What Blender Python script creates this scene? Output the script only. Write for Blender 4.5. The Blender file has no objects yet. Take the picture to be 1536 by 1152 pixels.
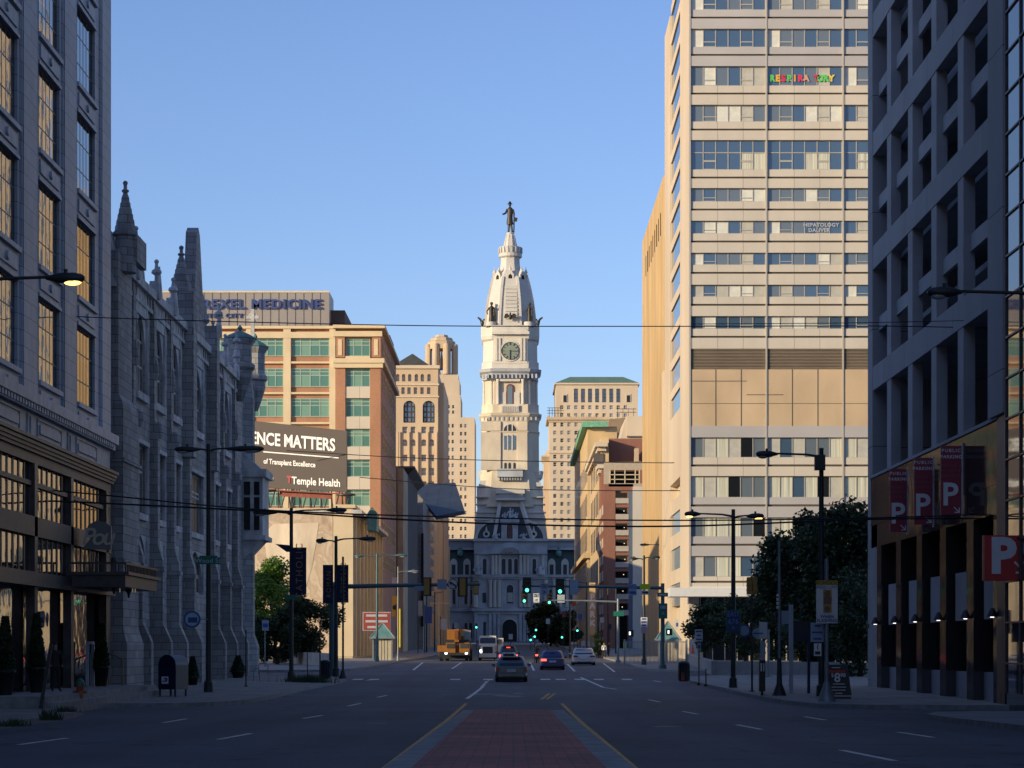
import bpy, bmesh, math, random
from mathutils import Vector, Matrix
random.seed(7)
sc = bpy.context.scene
R = math.radians
# ---------------------------------------------------------------- camera, sky, sun, exposure
F, HOR, VX, EYE = 3370.0, 970.0, 770.0, 1.6      # focal length in px of a 1536 px wide picture, eye level row, street axis column
cam = bpy.data.cameras.new('camera'); camo = bpy.data.objects.new('camera', cam)
sc.collection.objects.link(camo); sc.camera = camo
cam.sensor_width = 36.0; cam.lens = 36.0*F/1536.0
cam.shift_x = (768-VX)/1536.0; cam.shift_y = (HOR-576)/1536.0
cam.clip_start = 0.5; cam.clip_end = 20000
camo.location = (0, 0, EYE); camo.rotation_euler = (R(90), 0, 0)
SUN_EL, SUN_AZ = 13.0, 54.0                       # azimuth: degrees from straight behind the camera towards the left
SUN_STR, SKY_STR, EXPO = 4.2, 0.14, 0.25
w = bpy.data.worlds.new('World'); sc.world = w; w.use_nodes = True
wn = w.node_tree; bg = wn.nodes['Background']; sky = wn.nodes.new('ShaderNodeTexSky')
sky.sky_type = 'NISHITA'; sky.sun_disc = False; sky.sun_elevation = R(SUN_EL)
to_sun = Vector((-math.sin(R(SUN_AZ))*math.cos(R(SUN_EL)), -math.cos(R(SUN_AZ))*math.cos(R(SUN_EL)), math.sin(R(SUN_EL))))
sky.sun_rotation = math.atan2(to_sun.x, to_sun.y)
sky.altitude = 0; sky.air_density = 1.0; sky.dust_density = 0.6; sky.ozone_density = 3.0
tint = wn.nodes.new('ShaderNodeMix'); tint.data_type = 'RGBA'; tint.blend_type = 'MULTIPLY'; tint.inputs[0].default_value = 1; tint.inputs[7].default_value = (1.08, 1.03, 1.24, 1)
wn.links.new(sky.outputs[0], tint.inputs[6]); wn.links.new(tint.outputs[2], bg.inputs[0]); bg.inputs[1].default_value = SKY_STR
sl = bpy.data.lights.new('sun', 'SUN'); sl.energy = SUN_STR; sl.angle = R(0.5); sl.color = (1.0, 0.82, 0.5)
so = bpy.data.objects.new('sun', sl); sc.collection.objects.link(so)
so.rotation_euler = (-to_sun).to_track_quat('-Z', 'Y').to_euler()
sc.view_settings.view_transform = 'Standard'; sc.view_settings.look = 'None'
sc.view_settings.exposure = EXPO; sc.view_settings.gamma = 1.0; sc.view_settings.use_curve_mapping = False
sc.render.engine = 'CYCLES'; sc.cycles.max_bounces = 5; sc.cycles.diffuse_bounces = 3; sc.cycles.glossy_bounces = 3
# ---------------------------------------------------------------- picture to place
RP = [(-80,-1.5),(0,-1.6),(30,-1.78),(66,-2.1),(95,-2.25),(121,-2.08),(168,-1.75),(240,-1.45),(500,-0.2),(850,2.0),(6000,2.0)]
def _lin(y):
    if y <= RP[0][0]: return RP[0][1]
    for (a, b), (c, d) in zip(RP, RP[1:]):
        if y <= c: return b+(d-b)*(y-a)/(c-a)
    return RP[-1][1]
def gz(y): return EYE + (_lin(y-9)+_lin(y-4)+_lin(y)+_lin(y+4)+_lin(y+9))/5
def X(px, Y): return (px-VX)*Y/F
def Z(py, Y): return (HOR-py)*Y/F + EYE
def YF(px, x=17.2): return abs(x)*F/abs(px-VX)
def M(n, Y): return n*Y/F                          # picture px to metres at depth Y
def on(px, py, dz=0.15):                           # the ground point seen there
    a, b = 15.0, 900.0
    for _ in range(50):
        m = (a+b)/2
        if EYE-(py-HOR)*m/F - gz(m) - dz > 0: a = m
        else: b = m
    return X(px, a), a, gz(a)+dz
# ---------------------------------------------------------------- objects
def link(o): sc.collection.objects.link(o); return o
def tag(o, label=None, cat=None, group=None, kind=None):
    if label: o['label'] = label
    if cat: o['category'] = cat
    if group: o['group'] = group
    if kind: o['kind'] = kind
    return o
def thing(name, label, cat, loc=(0, 0, 0), group=None, rz=0):
    o = link(bpy.data.objects.new(name, None)); o.location = loc; o.rotation_euler = (0, 0, rz)
    o.empty_display_size = 0.3
    return tag(o, label, cat, group)
def wloc(o):
    v = Vector((0, 0, 0))
    while o is not None: v += o.location; o = o.parent
    return v
def child(name, mesh, parent, loc=(0, 0, 0), rz=0, world=True):
    o = link(bpy.data.objects.new(name, mesh)); o.parent = parent
    o.location = Vector(loc) - (wloc(parent) if world and parent else Vector((0, 0, 0)))
    o.rotation_euler = (0, 0, rz); return o
def kids(o): return [c for c in bpy.data.objects if c.parent == o]
KID = {}
def copy_tree(o, parent=None, only=None):
    c = o.copy(); link(c)
    if parent: c.parent = parent
    for ch in list(o.children): copy_tree(ch, c)
    return c
class MB:
    def __init__(s): s.v = []; s.f = []; s.m = []; s.sm = []
    def add(s, vs, fs, m=0, smooth=False):
        b = len(s.v); s.v += [tuple(p) for p in vs]
        for f in fs: s.f.append([b+i for i in f]); s.m.append(m); s.sm.append(smooth)
    def box(s, x0, x1, y0, y1, z0, z1, m=0):
        if x0 > x1: x0, x1 = x1, x0
        if y0 > y1: y0, y1 = y1, y0
        if z0 > z1: z0, z1 = z1, z0
        s.add([(x0,y0,z0),(x1,y0,z0),(x1,y1,z0),(x0,y1,z0),(x0,y0,z1),(x1,y0,z1),(x1,y1,z1),(x0,y1,z1)],
              [(0,3,2,1),(4,5,6,7),(0,1,5,4),(1,2,6,5),(2,3,7,6),(3,0,4,7)], m)
    def frus(s, x0, x1, y0, y1, z0, X0, X1, Y0, Y1, z1, m=0):
        s.add([(x0,y0,z0),(x1,y0,z0),(x1,y1,z0),(x0,y1,z0),(X0,Y0,z1),(X1,Y0,z1),(X1,Y1,z1),(X0,Y1,z1)],
              [(0,3,2,1),(4,5,6,7),(0,1,5,4),(1,2,6,5),(2,3,7,6),(3,0,4,7)], m)
    def prism(s, poly, O, U, V, N, m=0):           # polygon in the U,V plane at O, extruded by vector N
        O, U, V, N = Vector(O), Vector(U), Vector(V), Vector(N); n = len(poly)
        a = [O+U*p[0]+V*p[1] for p in poly]; b = [p+N for p in a]
        area = sum(poly[i][0]*poly[(i+1) % n][1]-poly[(i+1) % n][0]*poly[i][1] for i in range(n))
        flip = (area > 0) == (U.cross(V).dot(N) > 0)
        fs = [tuple(range(n)), tuple(range(2*n-1, n-1, -1))] + [(i, i+n, (i+1) % n+n, (i+1) % n) for i in range(n)]
        if flip: fs = [tuple(reversed(f)) for f in fs]
        s.add(a+b, fs, m)
    def cyl(s, p0, p1, r0, r1=None, n=10, m=0, cap=True, smooth=True):
        if r1 is None: r1 = r0
        p0, p1 = Vector(p0), Vector(p1); d = (p1-p0).normalized()
        a = d.orthogonal().normalized(); b = d.cross(a)
        vs = []
        for p, r in ((p0, r0), (p1, r1)):
            for i in range(n):
                t = 2*math.pi*i/n; vs.append(p+(a*math.cos(t)+b*math.sin(t))*r)
        s.add(vs, [(i, (i+1) % n, n+(i+1) % n, n+i) for i in range(n)], m, smooth)
        if cap: s.add(vs, [tuple(reversed(range(n))), tuple(range(n, 2*n))], m)
    def tube(s, pts, r, n=8, m=0):
        for i in range(len(pts)-1):
            ra = r[i] if isinstance(r, (list, tuple)) else r; rb = r[i+1] if isinstance(r, (list, tuple)) else r
            s.cyl(pts[i], pts[i+1], ra, rb, n, m)
    def lathe(s, prof, c, n=16, m=0, smooth=True, ph=0.0, sx=1.0, sy=1.0):   # prof: list of (radius, z)
        vs = []; cx, cy, cz = c
        for r, z in prof:
            for i in range(n):
                t = 2*math.pi*i/n+ph; vs.append((cx+r*sx*math.cos(t), cy+r*sy*math.sin(t), cz+z))
        fs = []
        for k in range(len(prof)-1):
            for i in range(n):
                j = (i+1) % n; fs.append((k*n+i, k*n+j, (k+1)*n+j, (k+1)*n+i))
        s.add(vs, fs, m, smooth)
        s.add(vs[:n], [tuple(reversed(range(n)))], m); s.add(vs[-n:], [tuple(range(n))], m)
    def ball(s, c, rx, ry=None, rz=None, n=10, m=0):
        ry = ry or rx; rz = rz or rx
        prof = [(max(1e-3, math.sin(math.pi*k/(n//2+2))), -math.cos(math.pi*k/(n//2+2))) for k in range(n//2+3)]
        vs = []
        for r, z in prof:
            for i in range(n):
                t = 2*math.pi*i/n; vs.append((c[0]+rx*r*math.cos(t), c[1]+ry*r*math.sin(t), c[2]+rz*z))
        fs = [(k*n+i, k*n+(i+1) % n, (k+1)*n+(i+1) % n, (k+1)*n+i) for k in range(len(prof)-1) for i in range(n)]
        s.add(vs, fs, m, True)
    def bar(s, p0, p1, w, h=None, m=0):            # square bar between two points
        h = h or w; p0, p1 = Vector(p0), Vector(p1); d = (p1-p0).normalized()
        up = Vector((0, 0, 1)) if abs(d.z) < 0.95 else Vector((0, 1, 0))
        a = d.cross(up).normalized()*w/2; b = a.cross(d).normalized()*h/2
        vs = [p0-a-b, p0+a-b, p0+a+b, p0-a+b, p1-a-b, p1+a-b, p1+a+b, p1-a+b]
        s.add(vs, [(0,3,2,1),(4,5,6,7),(0,1,5,4),(1,2,6,5),(2,3,7,6),(3,0,4,7)], m)
    def quad(s, a, b, c, d, m=0): s.add([a, b, c, d], [(0, 1, 2, 3)], m)
    def loft(s, secs, m=0, smooth=True, cap=True):  # equal-length rings of points
        n = len(secs[0]); vs = [p for r in secs for p in r]
        fs = [(k*n+i, k*n+(i+1) % n, (k+1)*n+(i+1) % n, (k+1)*n+i) for k in range(len(secs)-1) for i in range(n)]
        s.add(vs, fs, m, smooth)
        if cap: s.add(secs[0], [tuple(reversed(range(n)))], m); s.add(secs[-1], [tuple(range(n))], m)
    def mesh(s, name, mats, off=(0, 0, 0)):
        me = bpy.data.meshes.new(name); off = Vector(off)
        me.from_pydata([Vector(p)-off for p in s.v], [], s.f)
        for mt in (mats if isinstance(mats, (list, tuple)) else [mats]): me.materials.append(mt)
        me.polygons.foreach_set('material_index', s.m); me.polygons.foreach_set('use_smooth', s.sm)
        uv = me.uv_layers.new(name='UVMap').data
        V = s.v
        for p in me.polygons:
            nx, ny, nz = (abs(c) for c in p.normal)
            for li, vi in zip(p.loop_indices, p.vertices):
                x, y, z = V[vi]
                if nz > nx and nz > ny and nz > .7: uv[li].uv = (x, y)
                elif nx > ny: uv[li].uv = (y, z)
                else: uv[li].uv = (x, z)
        me.update(); return me
    def build(s, name, mats, parent=None, loc=None):
        off = wloc(parent) if parent else Vector(loc or (0, 0, 0))
        me = s.mesh(name, mats, off); o = link(bpy.data.objects.new(name, me))
        if parent: o.parent = parent
        else: o.location = off
        return o
# facade sheet with real openings: cells (i,j) listed in holes are cut out and get reveals
def facade(mb, O, U, N, us, zs, holes, depth, m=0, rm=None):
    O, U, N = Vector(O), Vector(U), Vector(N); K = Vector((0, 0, 1)); rm = m if rm is None else rm
    P = lambda u, z, d=0: O+U*u+K*z-N*d
    flip = U.cross(K).dot(N) < 0
    def q(a, b, c, d, mm):
        if flip: a, b, c, d = d, c, b, a
        mb.quad(a, b, c, d, mm)
    for j in range(len(zs)-1):
        i = 0
        while i < len(us)-1:
            if (i, j) in holes:
                u0, u1, z0, z1 = us[i], us[i+1], zs[j], zs[j+1]
                q(P(u0,z0), P(u0,z0,depth), P(u0,z1,depth), P(u0,z1), rm); q(P(u1,z0,depth), P(u1,z0), P(u1,z1), P(u1,z1,depth), rm)
                q(P(u0,z0), P(u1,z0), P(u1,z0,depth), P(u0,z0,depth), rm); q(P(u0,z1,depth), P(u1,z1,depth), P(u1,z1), P(u0,z1), rm)
                i += 1
            else:
                k = i
                while k < len(us)-1 and (k, j) not in holes: k += 1
                q(P(us[i],zs[j]), P(us[k],zs[j]), P(us[k],zs[j+1]), P(us[i],zs[j+1]), m); i = k
def arch_poly(w, h, pointed=False, n=8, side=0):   # the corner that fills the rectangle beside an arch; side 0 left, 1 right; h = arch rise
    pts = []
    for k in range(n+1):
        t = k/n*(math.pi/2 if not pointed else math.pi/3)
        if pointed: x = w - w*math.cos(t); z = w*math.sin(t)*h/(w*0.866)
        else: x = w/2 - w/2*math.cos(t); z = h*math.sin(t)
        pts.append((x, z))
    poly = [(0, h+.001)] + [(0, 0)] + pts[1:]
    if side: poly = [(w-x, z) for x, z in reversed(poly)]
    return poly
WIN = {}
def win_mesh(key, w, h, nx, nz, fmat, gmat, bar=.06, arch=0, fd=.05):
    k = (key, round(w, 3), round(h, 3), nx, str(nz), arch)
    if k not in WIN:
        b = MB()
        mats = [fmat]+(list(gmat) if isinstance(gmat, (list, tuple)) else [gmat]); ng = len(mats)-1
        rnd = random.Random(sum(map(ord, str(k))))
        cx = [w*i/nx for i in range(nx+1)]; cz = nz if isinstance(nz, (list, tuple)) else [h*i/nz for i in range(nz+1)]
        for i in range(nx):
            for j in range(len(cz)-1):
                g = 1+(rnd.randrange(ng) if ng > 1 else 0)
                b.add([(cx[i], 0, cz[j]), (cx[i+1], 0, cz[j]), (cx[i+1], 0, cz[j+1]), (cx[i], 0, cz[j+1])], [(0, 1, 2, 3)], g)
        for i in range(nx+1):
            x = min(max(cx[i], bar/2), w-bar/2); b.box(x-bar/2, x+bar/2, -fd, 0.01, 0, h)
        for z in cz:
            z = min(max(z, bar/2), h-bar/2); b.box(0, w, -fd*.8, 0.01, z-bar/2, z+bar/2)
        WIN[k] = b.mesh('window', mats)
    return WIN[k]
# ---------------------------------------------------------------- materials
def nt(name):
    m = bpy.data.materials.new(name); m.use_nodes = True; t = m.node_tree
    return m, t, t.nodes['Principled BSDF']
def mat(name, col, rough=.7, metal=0., var=.12, scale=1.5, bump=0., spec=None, coat=0., uv=False, streak=0.):
    m, t, p = nt(name); N, L = t.nodes, t.links
    p.inputs['Roughness'].default_value = rough; p.inputs['Metallic'].default_value = metal
    if spec is not None: p.inputs['Specular IOR Level'].default_value = spec
    if coat: p.inputs['Coat Weight'].default_value = coat; p.inputs['Coat Roughness'].default_value = .05
    c = (*col, 1)
    if var:
        tc = N.new('ShaderNodeTexCoord'); nz = N.new('ShaderNodeTexNoise'); nz.inputs['Scale'].default_value = scale; nz.inputs['Detail'].default_value = 6
        mp = N.new('ShaderNodeMapping'); L.new(tc.outputs['Object'], mp.inputs[0]); L.new(mp.outputs[0], nz.inputs[0])
        if streak: mp.inputs['Scale'].default_value = (1, 1, streak)
        r = N.new('ShaderNodeMapRange'); r.inputs[1].default_value = .3; r.inputs[2].default_value = .7
        r.inputs[3].default_value = 1-var; r.inputs[4].default_value = 1+var; L.new(nz.outputs[0], r.inputs[0])
        mx = N.new('ShaderNodeVectorMath'); mx.operation = 'SCALE'; mx.inputs[0].default_value = col; L.new(r.outputs[0], mx.inputs['Scale'])
        L.new(mx.outputs[0], p.inputs['Base Color'])
        if bump:
            bp = N.new('ShaderNodeBump'); bp.inputs['Strength'].default_value = bump; bp.inputs['Distance'].default_value = .02
            L.new(nz.outputs[0], bp.inputs['Height']); L.new(bp.outputs[0], p.inputs['Normal'])
    else: p.inputs['Base Color'].default_value = c
    return m
def stone(name, c1, c2, mortar, bw=.6, bh=.3, ms=.012, rough=.8, dirt=.25, bump=.4, off=.5):
    m, t, p = nt(name); N, L = t.nodes, t.links; p.inputs['Roughness'].default_value = rough
    uv = N.new('ShaderNodeUVMap'); br = N.new('ShaderNodeTexBrick'); L.new(uv.outputs[0], br.inputs[0])
    br.inputs['Color1'].default_value = (*c1, 1); br.inputs['Color2'].default_value = (*c2, 1); br.inputs['Mortar'].default_value = (*mortar, 1)
    br.inputs['Scale'].default_value = 1; br.inputs['Brick Width'].default_value = bw; br.inputs['Row Height'].default_value = bh
    br.inputs['Mortar Size'].default_value = ms; br.offset = off
    nz = N.new('ShaderNodeTexNoise'); nz.inputs['Scale'].default_value = .35; nz.inputs['Detail'].default_value = 9; nz.inputs['Roughness'].default_value = .65
    tc = N.new('ShaderNodeTexCoord'); mp = N.new('ShaderNodeMapping'); mp.inputs['Scale'].default_value = (1, 1, .35)
    L.new(tc.outputs['Object'], mp.inputs[0]); L.new(mp.outputs[0], nz.inputs[0])
    r = N.new('ShaderNodeMapRange'); r.inputs[1].default_value = .3; r.inputs[2].default_value = .72; r.inputs[3].default_value = 1-dirt; r.inputs[4].default_value = 1+dirt*.5
    L.new(nz.outputs[0], r.inputs[0])
    mx = N.new('ShaderNodeVectorMath'); mx.operation = 'SCALE'; L.new(br.outputs[0], mx.inputs[0]); L.new(r.outputs[0], mx.inputs['Scale'])
    L.new(mx.outputs[0], p.inputs['Base Color'])
    if bump:
        bp = N.new('ShaderNodeBump'); bp.inputs['Strength'].default_value = bump; bp.inputs['Distance'].default_value = .02; bp.invert = True
        L.new(br.outputs['Fac'], bp.inputs['Height']); L.new(bp.outputs[0], p.inputs['Normal'])
    return m
def glass(name, col, ior=1.6, rough=.03, wob=.0, wscale=.6, metal=0.):
    m, t, p = nt(name); N, L = t.nodes, t.links
    p.inputs['Base Color'].default_value = (*col, 1); p.inputs['Roughness'].default_value = rough; p.inputs['IOR'].default_value = ior; p.inputs['Metallic'].default_value = metal
    if wob:
        tc = N.new('ShaderNodeTexCoord'); nz = N.new('ShaderNodeTexNoise'); nz.inputs['Scale'].default_value = wscale; nz.inputs['Detail'].default_value = 1
        L.new(tc.outputs['Object'], nz.inputs[0]); bp = N.new('ShaderNodeBump'); bp.inputs['Strength'].default_value = wob; bp.inputs['Distance'].default_value = .05
        L.new(nz.outputs[0], bp.inputs['Height']); L.new(bp.outputs[0], p.inputs['Normal'])
    return m
def emit(name, col, st):
    m, t, p = nt(name); p.inputs['Base Color'].default_value = (*[min(1, c) for c in col], 1)
    p.inputs['Emission Color'].default_value = (*col, 1); p.inputs['Emission Strength'].default_value = st; return m
def leafmat(name, a, b):
    m, t, p = nt(name); N, L = t.nodes, t.links; p.inputs['Roughness'].default_value = .55
    tc = N.new('ShaderNodeTexCoord'); nz = N.new('ShaderNodeTexNoise'); nz.inputs['Scale'].default_value = 1.1; nz.inputs['Detail'].default_value = 5
    L.new(tc.outputs['Object'], nz.inputs[0]); cr = N.new('ShaderNodeValToRGB'); L.new(nz.outputs[0], cr.inputs[0])
    cr.color_ramp.elements[0].position = .35; cr.color_ramp.elements[0].color = (*a, 1); cr.color_ramp.elements[1].position = .68; cr.color_ramp.elements[1].color = (*b, 1)
    L.new(cr.outputs[0], p.inputs['Base Color'])
    tr = N.new('ShaderNodeBsdfTranslucent'); L.new(cr.outputs[0], tr.inputs[0]); ad = N.new('ShaderNodeMixShader'); ad.inputs[0].default_value = .3
    L.new(p.outputs[0], ad.inputs[1]); L.new(tr.outputs[0], ad.inputs[2]); L.new(ad.outputs[0], t.nodes['Material Output'].inputs[0]); return m
G = {}
G['kerbc'] = mat('median_border', (.25, .25, .25), .85, var=.25, scale=2)
def asphalt():
    m, t, p = nt('asphalt'); N, L = t.nodes, t.links; p.inputs['Roughness'].default_value = .8
    tc = N.new('ShaderNodeTexCoord'); out = None
    def noise(sc_, det, sx=1, sy=1, lo=.35, hi=.65, a=.8, b=1.2):
        mp = N.new('ShaderNodeMapping'); mp.inputs['Scale'].default_value = (sx, sy, 1); L.new(tc.outputs['Object'], mp.inputs[0])
        n = N.new('ShaderNodeTexNoise'); n.inputs['Scale'].default_value = sc_; n.inputs['Detail'].default_value = det; L.new(mp.outputs[0], n.inputs[0])
        r = N.new('ShaderNodeMapRange'); r.inputs[1].default_value = lo; r.inputs[2].default_value = hi; r.inputs[3].default_value = a; r.inputs[4].default_value = b; L.new(n.outputs[0], r.inputs[0]); return r.outputs[0]
    def mul(a, b):
        q = N.new('ShaderNodeMath'); q.operation = 'MULTIPLY'; L.new(a, q.inputs[0]); L.new(b, q.inputs[1]); return q.outputs[0]
    v = mul(noise(.12, 3), noise(1, 2, .55, .03, a=.78, b=1.2))          # patches, wheel tracks along the street
    v = mul(v, noise(25, 4, a=.75, b=1.25))
    vo = N.new('ShaderNodeTexVoronoi'); vo.feature = 'DISTANCE_TO_EDGE'; vo.inputs['Scale'].default_value = .16
    wn_ = N.new('ShaderNodeTexNoise'); wn_.inputs['Scale'].default_value = .6; L.new(tc.outputs['Object'], wn_.inputs[0]); ad = N.new('ShaderNodeMixRGB'); ad.inputs[0].default_value = .35; L.new(tc.outputs['Object'], ad.inputs[1]); sc2 = N.new('ShaderNodeVectorMath'); sc2.operation = 'SCALE'; sc2.inputs['Scale'].default_value = 8; L.new(wn_.outputs['Color'], sc2.inputs[0]); L.new(sc2.outputs[0], ad.inputs[2]); L.new(ad.outputs[0], vo.inputs[0])
    cr = N.new('ShaderNodeMapRange'); cr.inputs[1].default_value = .004; cr.inputs[2].default_value = .016; cr.inputs[3].default_value = .45; cr.inputs[4].default_value = 1; L.new(vo.outputs[0], cr.inputs[0])
    v = mul(v, cr.outputs[0])
    mx = N.new('ShaderNodeVectorMath'); mx.operation = 'SCALE'; mx.inputs[0].default_value = (.05, .062, .085); L.new(v, mx.inputs['Scale']); L.new(mx.outputs[0], p.inputs['Base Color']); return m
G['asphalt'] = asphalt()
G['concrete'] = stone('concrete_paving', (.25, .245, .235), (.21, .205, .195), (.09, .09, .085), 1.5, 1.5, .02, off=0)
G['conc'] = mat('plain_concrete', (.3, .29, .27), .85, var=.2, bump=.2)
G['curb'] = mat('kerb_granite', (.24, .24, .24), .8, var=.25, scale=3)
G['redbrick'] = stone('red_paver', (.5, .13, .1), (.33, .09, .075), (.13, .07, .06), .42, .24, .015, dirt=.5)
G['white'] = mat('road_paint', (.62, .62, .6), .7, var=.3, scale=4)
G['yellow'] = mat('yellow_paint', (.6, .32, .03), .7, var=.3, scale=4)
G['terra'] = stone('glazed_terracotta', (.36, .43, .53), (.3, .36, .46), (.15, .18, .22), .9, .55, .015, rough=.5, dirt=.25)
G['terra_plain'] = mat('terracotta_trim', (.35, .41, .5), .5, var=.2, scale=2, bump=.3)
G['bronze'] = mat('dark_bronze', (.06, .05, .055), .45, .4, var=.3, scale=3)
G['bronze_trim'] = mat('bronze_cornice', (.06, .05, .048), .5, .3, var=.3)
G['winmetal'] = mat('steel_window_frame', (.08, .075, .07), .5, .3, var=0)
G['gothic'] = stone('grey_ashlar', (.43, .43, .43), (.28, .28, .285), (.13, .13, .13), .75, .36, .014, dirt=.4)
G['gothic_trim'] = mat('carved_stone', (.5, .5, .5), .85, var=.3, scale=1.4, bump=.5)
G['copper'] = mat('verdigris_copper', (.12, .26, .24), .6, .2, var=.25)
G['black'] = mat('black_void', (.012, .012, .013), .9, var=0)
G['glass'] = glass('window_glass', (.012, .016, .02), 1.7, .03)
G['glassr'] = glass('wavy_plate_glass', (.012, .014, .018), 1.85, .035, .12, 1.3)
G['dglass'] = glass('dark_glass', (.01, .012, .014), 1.5, .08)
G['blind'] = mat('window_blind', (.42, .41, .37), .8, var=.1)
G['bright_blind'] = mat('pale_blind', (.6, .6, .55), .8, var=.1)
G['curtain'] = mat('pale_curtain', (.5, .5, .42), .9, var=.35, scale=5, streak=.02)
# ================================================================= ground, streets
def strip(name, mt, x0, x1, ys, dz, kind='structure', thick=0, side=False):
    b = MB(); fx = (x0 if callable(x0) else (lambda y: x0)); gx = (x1 if callable(x1) else (lambda y: x1))
    for a, c in zip(ys, ys[1:]):
        za, zc = gz(a)+dz, gz(c)+dz
        b.quad((fx(a), a, za), (gx(a), a, za), (gx(c), c, zc), (fx(c), c, zc))
    return b
def frange(a, b, s):
    r = [a]; 
    while r[-1]+s < b-1e-6: r.append(r[-1]+s)
    return r+[b]
GY = frange(-80, 260, 5)+[300, 400, 500, 600, 700, 850, 1200, 3000, 6000]
tag(strip('ground', G['conc'], -3000, 3000, GY, -.03).build('ground', G['asphalt']), kind='structure')
tag(strip('road', G['asphalt'], -14, 14, [y for y in GY if y <= 850], 0).build('road', G['asphalt']), kind='structure')
def plate(name, outline, mt, h=.15, curb=True, label=None):   # raised paving with a kerb face following the street's slope
    b = MB(); n = len(outline)
    top = [(x, y, gz(y)+h) for x, y in outline]; bot = [(x, y, gz(y)-.1) for x, y in outline]
    cx = sum(p[0] for p in outline)/n; cy = sum(p[1] for p in outline)/n
    b.add(top, [tuple(range(n))], 0)
    for i in range(n):
        j = (i+1) % n; b.quad(bot[i], bot[j], top[j], top[i], 1)
    # kerb stone: narrow band just proud of the slab
    if curb:
        for i in range(n):
            j = (i+1) % n; p, q = Vector(top[i]), Vector(top[j]); d = (q-p); 
            if d.length < .05 or abs(p.x) > 25 or abs(q.x) > 25: continue
            nrm = Vector((-d.y, d.x, 0)).normalized()*.18
            if (Vector((cx, cy, 0))-p).dot(nrm) < 0: nrm = -nrm
            b.quad(p+Vector((0, 0, .004)), q+Vector((0, 0, .004)), q+nrm+Vector((0, 0, .004)), p+nrm+Vector((0, 0, .004)), 1)
    o = b.build(name, [mt, G['curb']]); tag(o, kind='structure'); return o
def side_outline(pts, s, xo=30):                    # kerb line pts (x,y) near to far, plus back edge
    a = [(s*x, y) for x, y in pts]; ys = frange(pts[0][1], pts[-1][1], 8)
    return a+[(s*xo, y) for y in reversed(ys)]
plate('sidewalk', side_outline([(30, 10), (12.4, 10), (12.4, 30), (12.4, 45), (12.6, 60), (12.9, 66), (13.4, 70), (14.6, 73), (17, 74), (30, 74)], -1, 60), G['concrete'])
plate('sidewalk', side_outline([(60, 81), (18, 81), (14, 80.3), (12, 80.5), (10.9, 83), (10.3, 87), (10.3, 95), (10.3, 110), (9.8, 120), (9.6, 130), (10, 134), (12, 137), (16, 138.5), (60, 138.5)], -1, 60), G['concrete'])
plate('sidewalk', side_outline([(60, 160), (17, 160), (13.5, 161), (12, 165), (11.7, 175), (11.6, 190), (11.4, 215), (11, 240), (10.6, 300), (10.5, 420), (10.5, 700)], -1, 60), G['concrete'])
plate('sidewalk', side_outline([(60, 10), (12.2, 10), (12, 40), (11.7, 60), (11.8, 64), (12.6, 67), (14.5, 68.5), (60, 69)], 1, 60), G['concrete'])
plate('sidewalk', side_outline([(60, 77), (16, 77), (12.5, 77.5), (10.8, 80), (10.4, 85), (10.3, 100), (10.1, 118), (9.9, 130), (10.6, 137), (13, 141), (17, 142), (60, 142)], 1, 60), G['concrete'])
plate('sidewalk', side_outline([(60, 155), (15, 155), (11.6, 158), (10, 164), (9.8, 175), (10.2, 200), (10.5, 300), (10.5, 420), (10.5, 700)], 1, 60), G['concrete'])
# brick paved median with concrete border
med = MB()
mys = frange(12, 100.5, 5)
def mz(y): return EYE - 1.63 - (y-30)*.01129
def medband(xa, xb, mi, dz):
    for a, c in zip(mys, mys[1:]):
        med.quad((xa(a), a, mz(a)+dz), (xb(a), a, mz(a)+dz), (xb(c), c, mz(c)+dz), (xa(c), c, mz(c)+dz), mi)
ML = lambda y: X(573, 30.1)+(y-30.1)*(X(714, 100)-X(573, 30.1))/70
MR = lambda y: X(954, 30.1)+(y-30.1)*(X(829, 100)-X(954, 30.1))/70
BL = lambda y: X(616, 30.1)+(y-30.1)*(X(724, 96)-X(616, 30.1))/66
BR = lambda y: X(910, 30.1)+(y-30.1)*(X(813, 96)-X(910, 30.1))/66
medband(ML, BL, 1, 0); medband(BL, BR, 0, .004); medband(BR, MR, 1, 0)
for f_ in (ML, MR):
    for a, c in zip(mys, mys[1:]): med.quad((f_(a), a, mz(a)), (f_(c), c, mz(c)), (f_(c), c, mz(c)-.3), (f_(a), a, mz(a)-.3), 1)
ye = 100.5
med.quad((ML(ye), ye, mz(ye)), (MR(ye), ye, mz(ye)), (MR(ye), ye, mz(ye)-.3), (ML(ye), ye, mz(ye)-.3), 1)
tag(med.build('median_strip', [G['redbrick'], G['kerbc']]), kind='structure')
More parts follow.
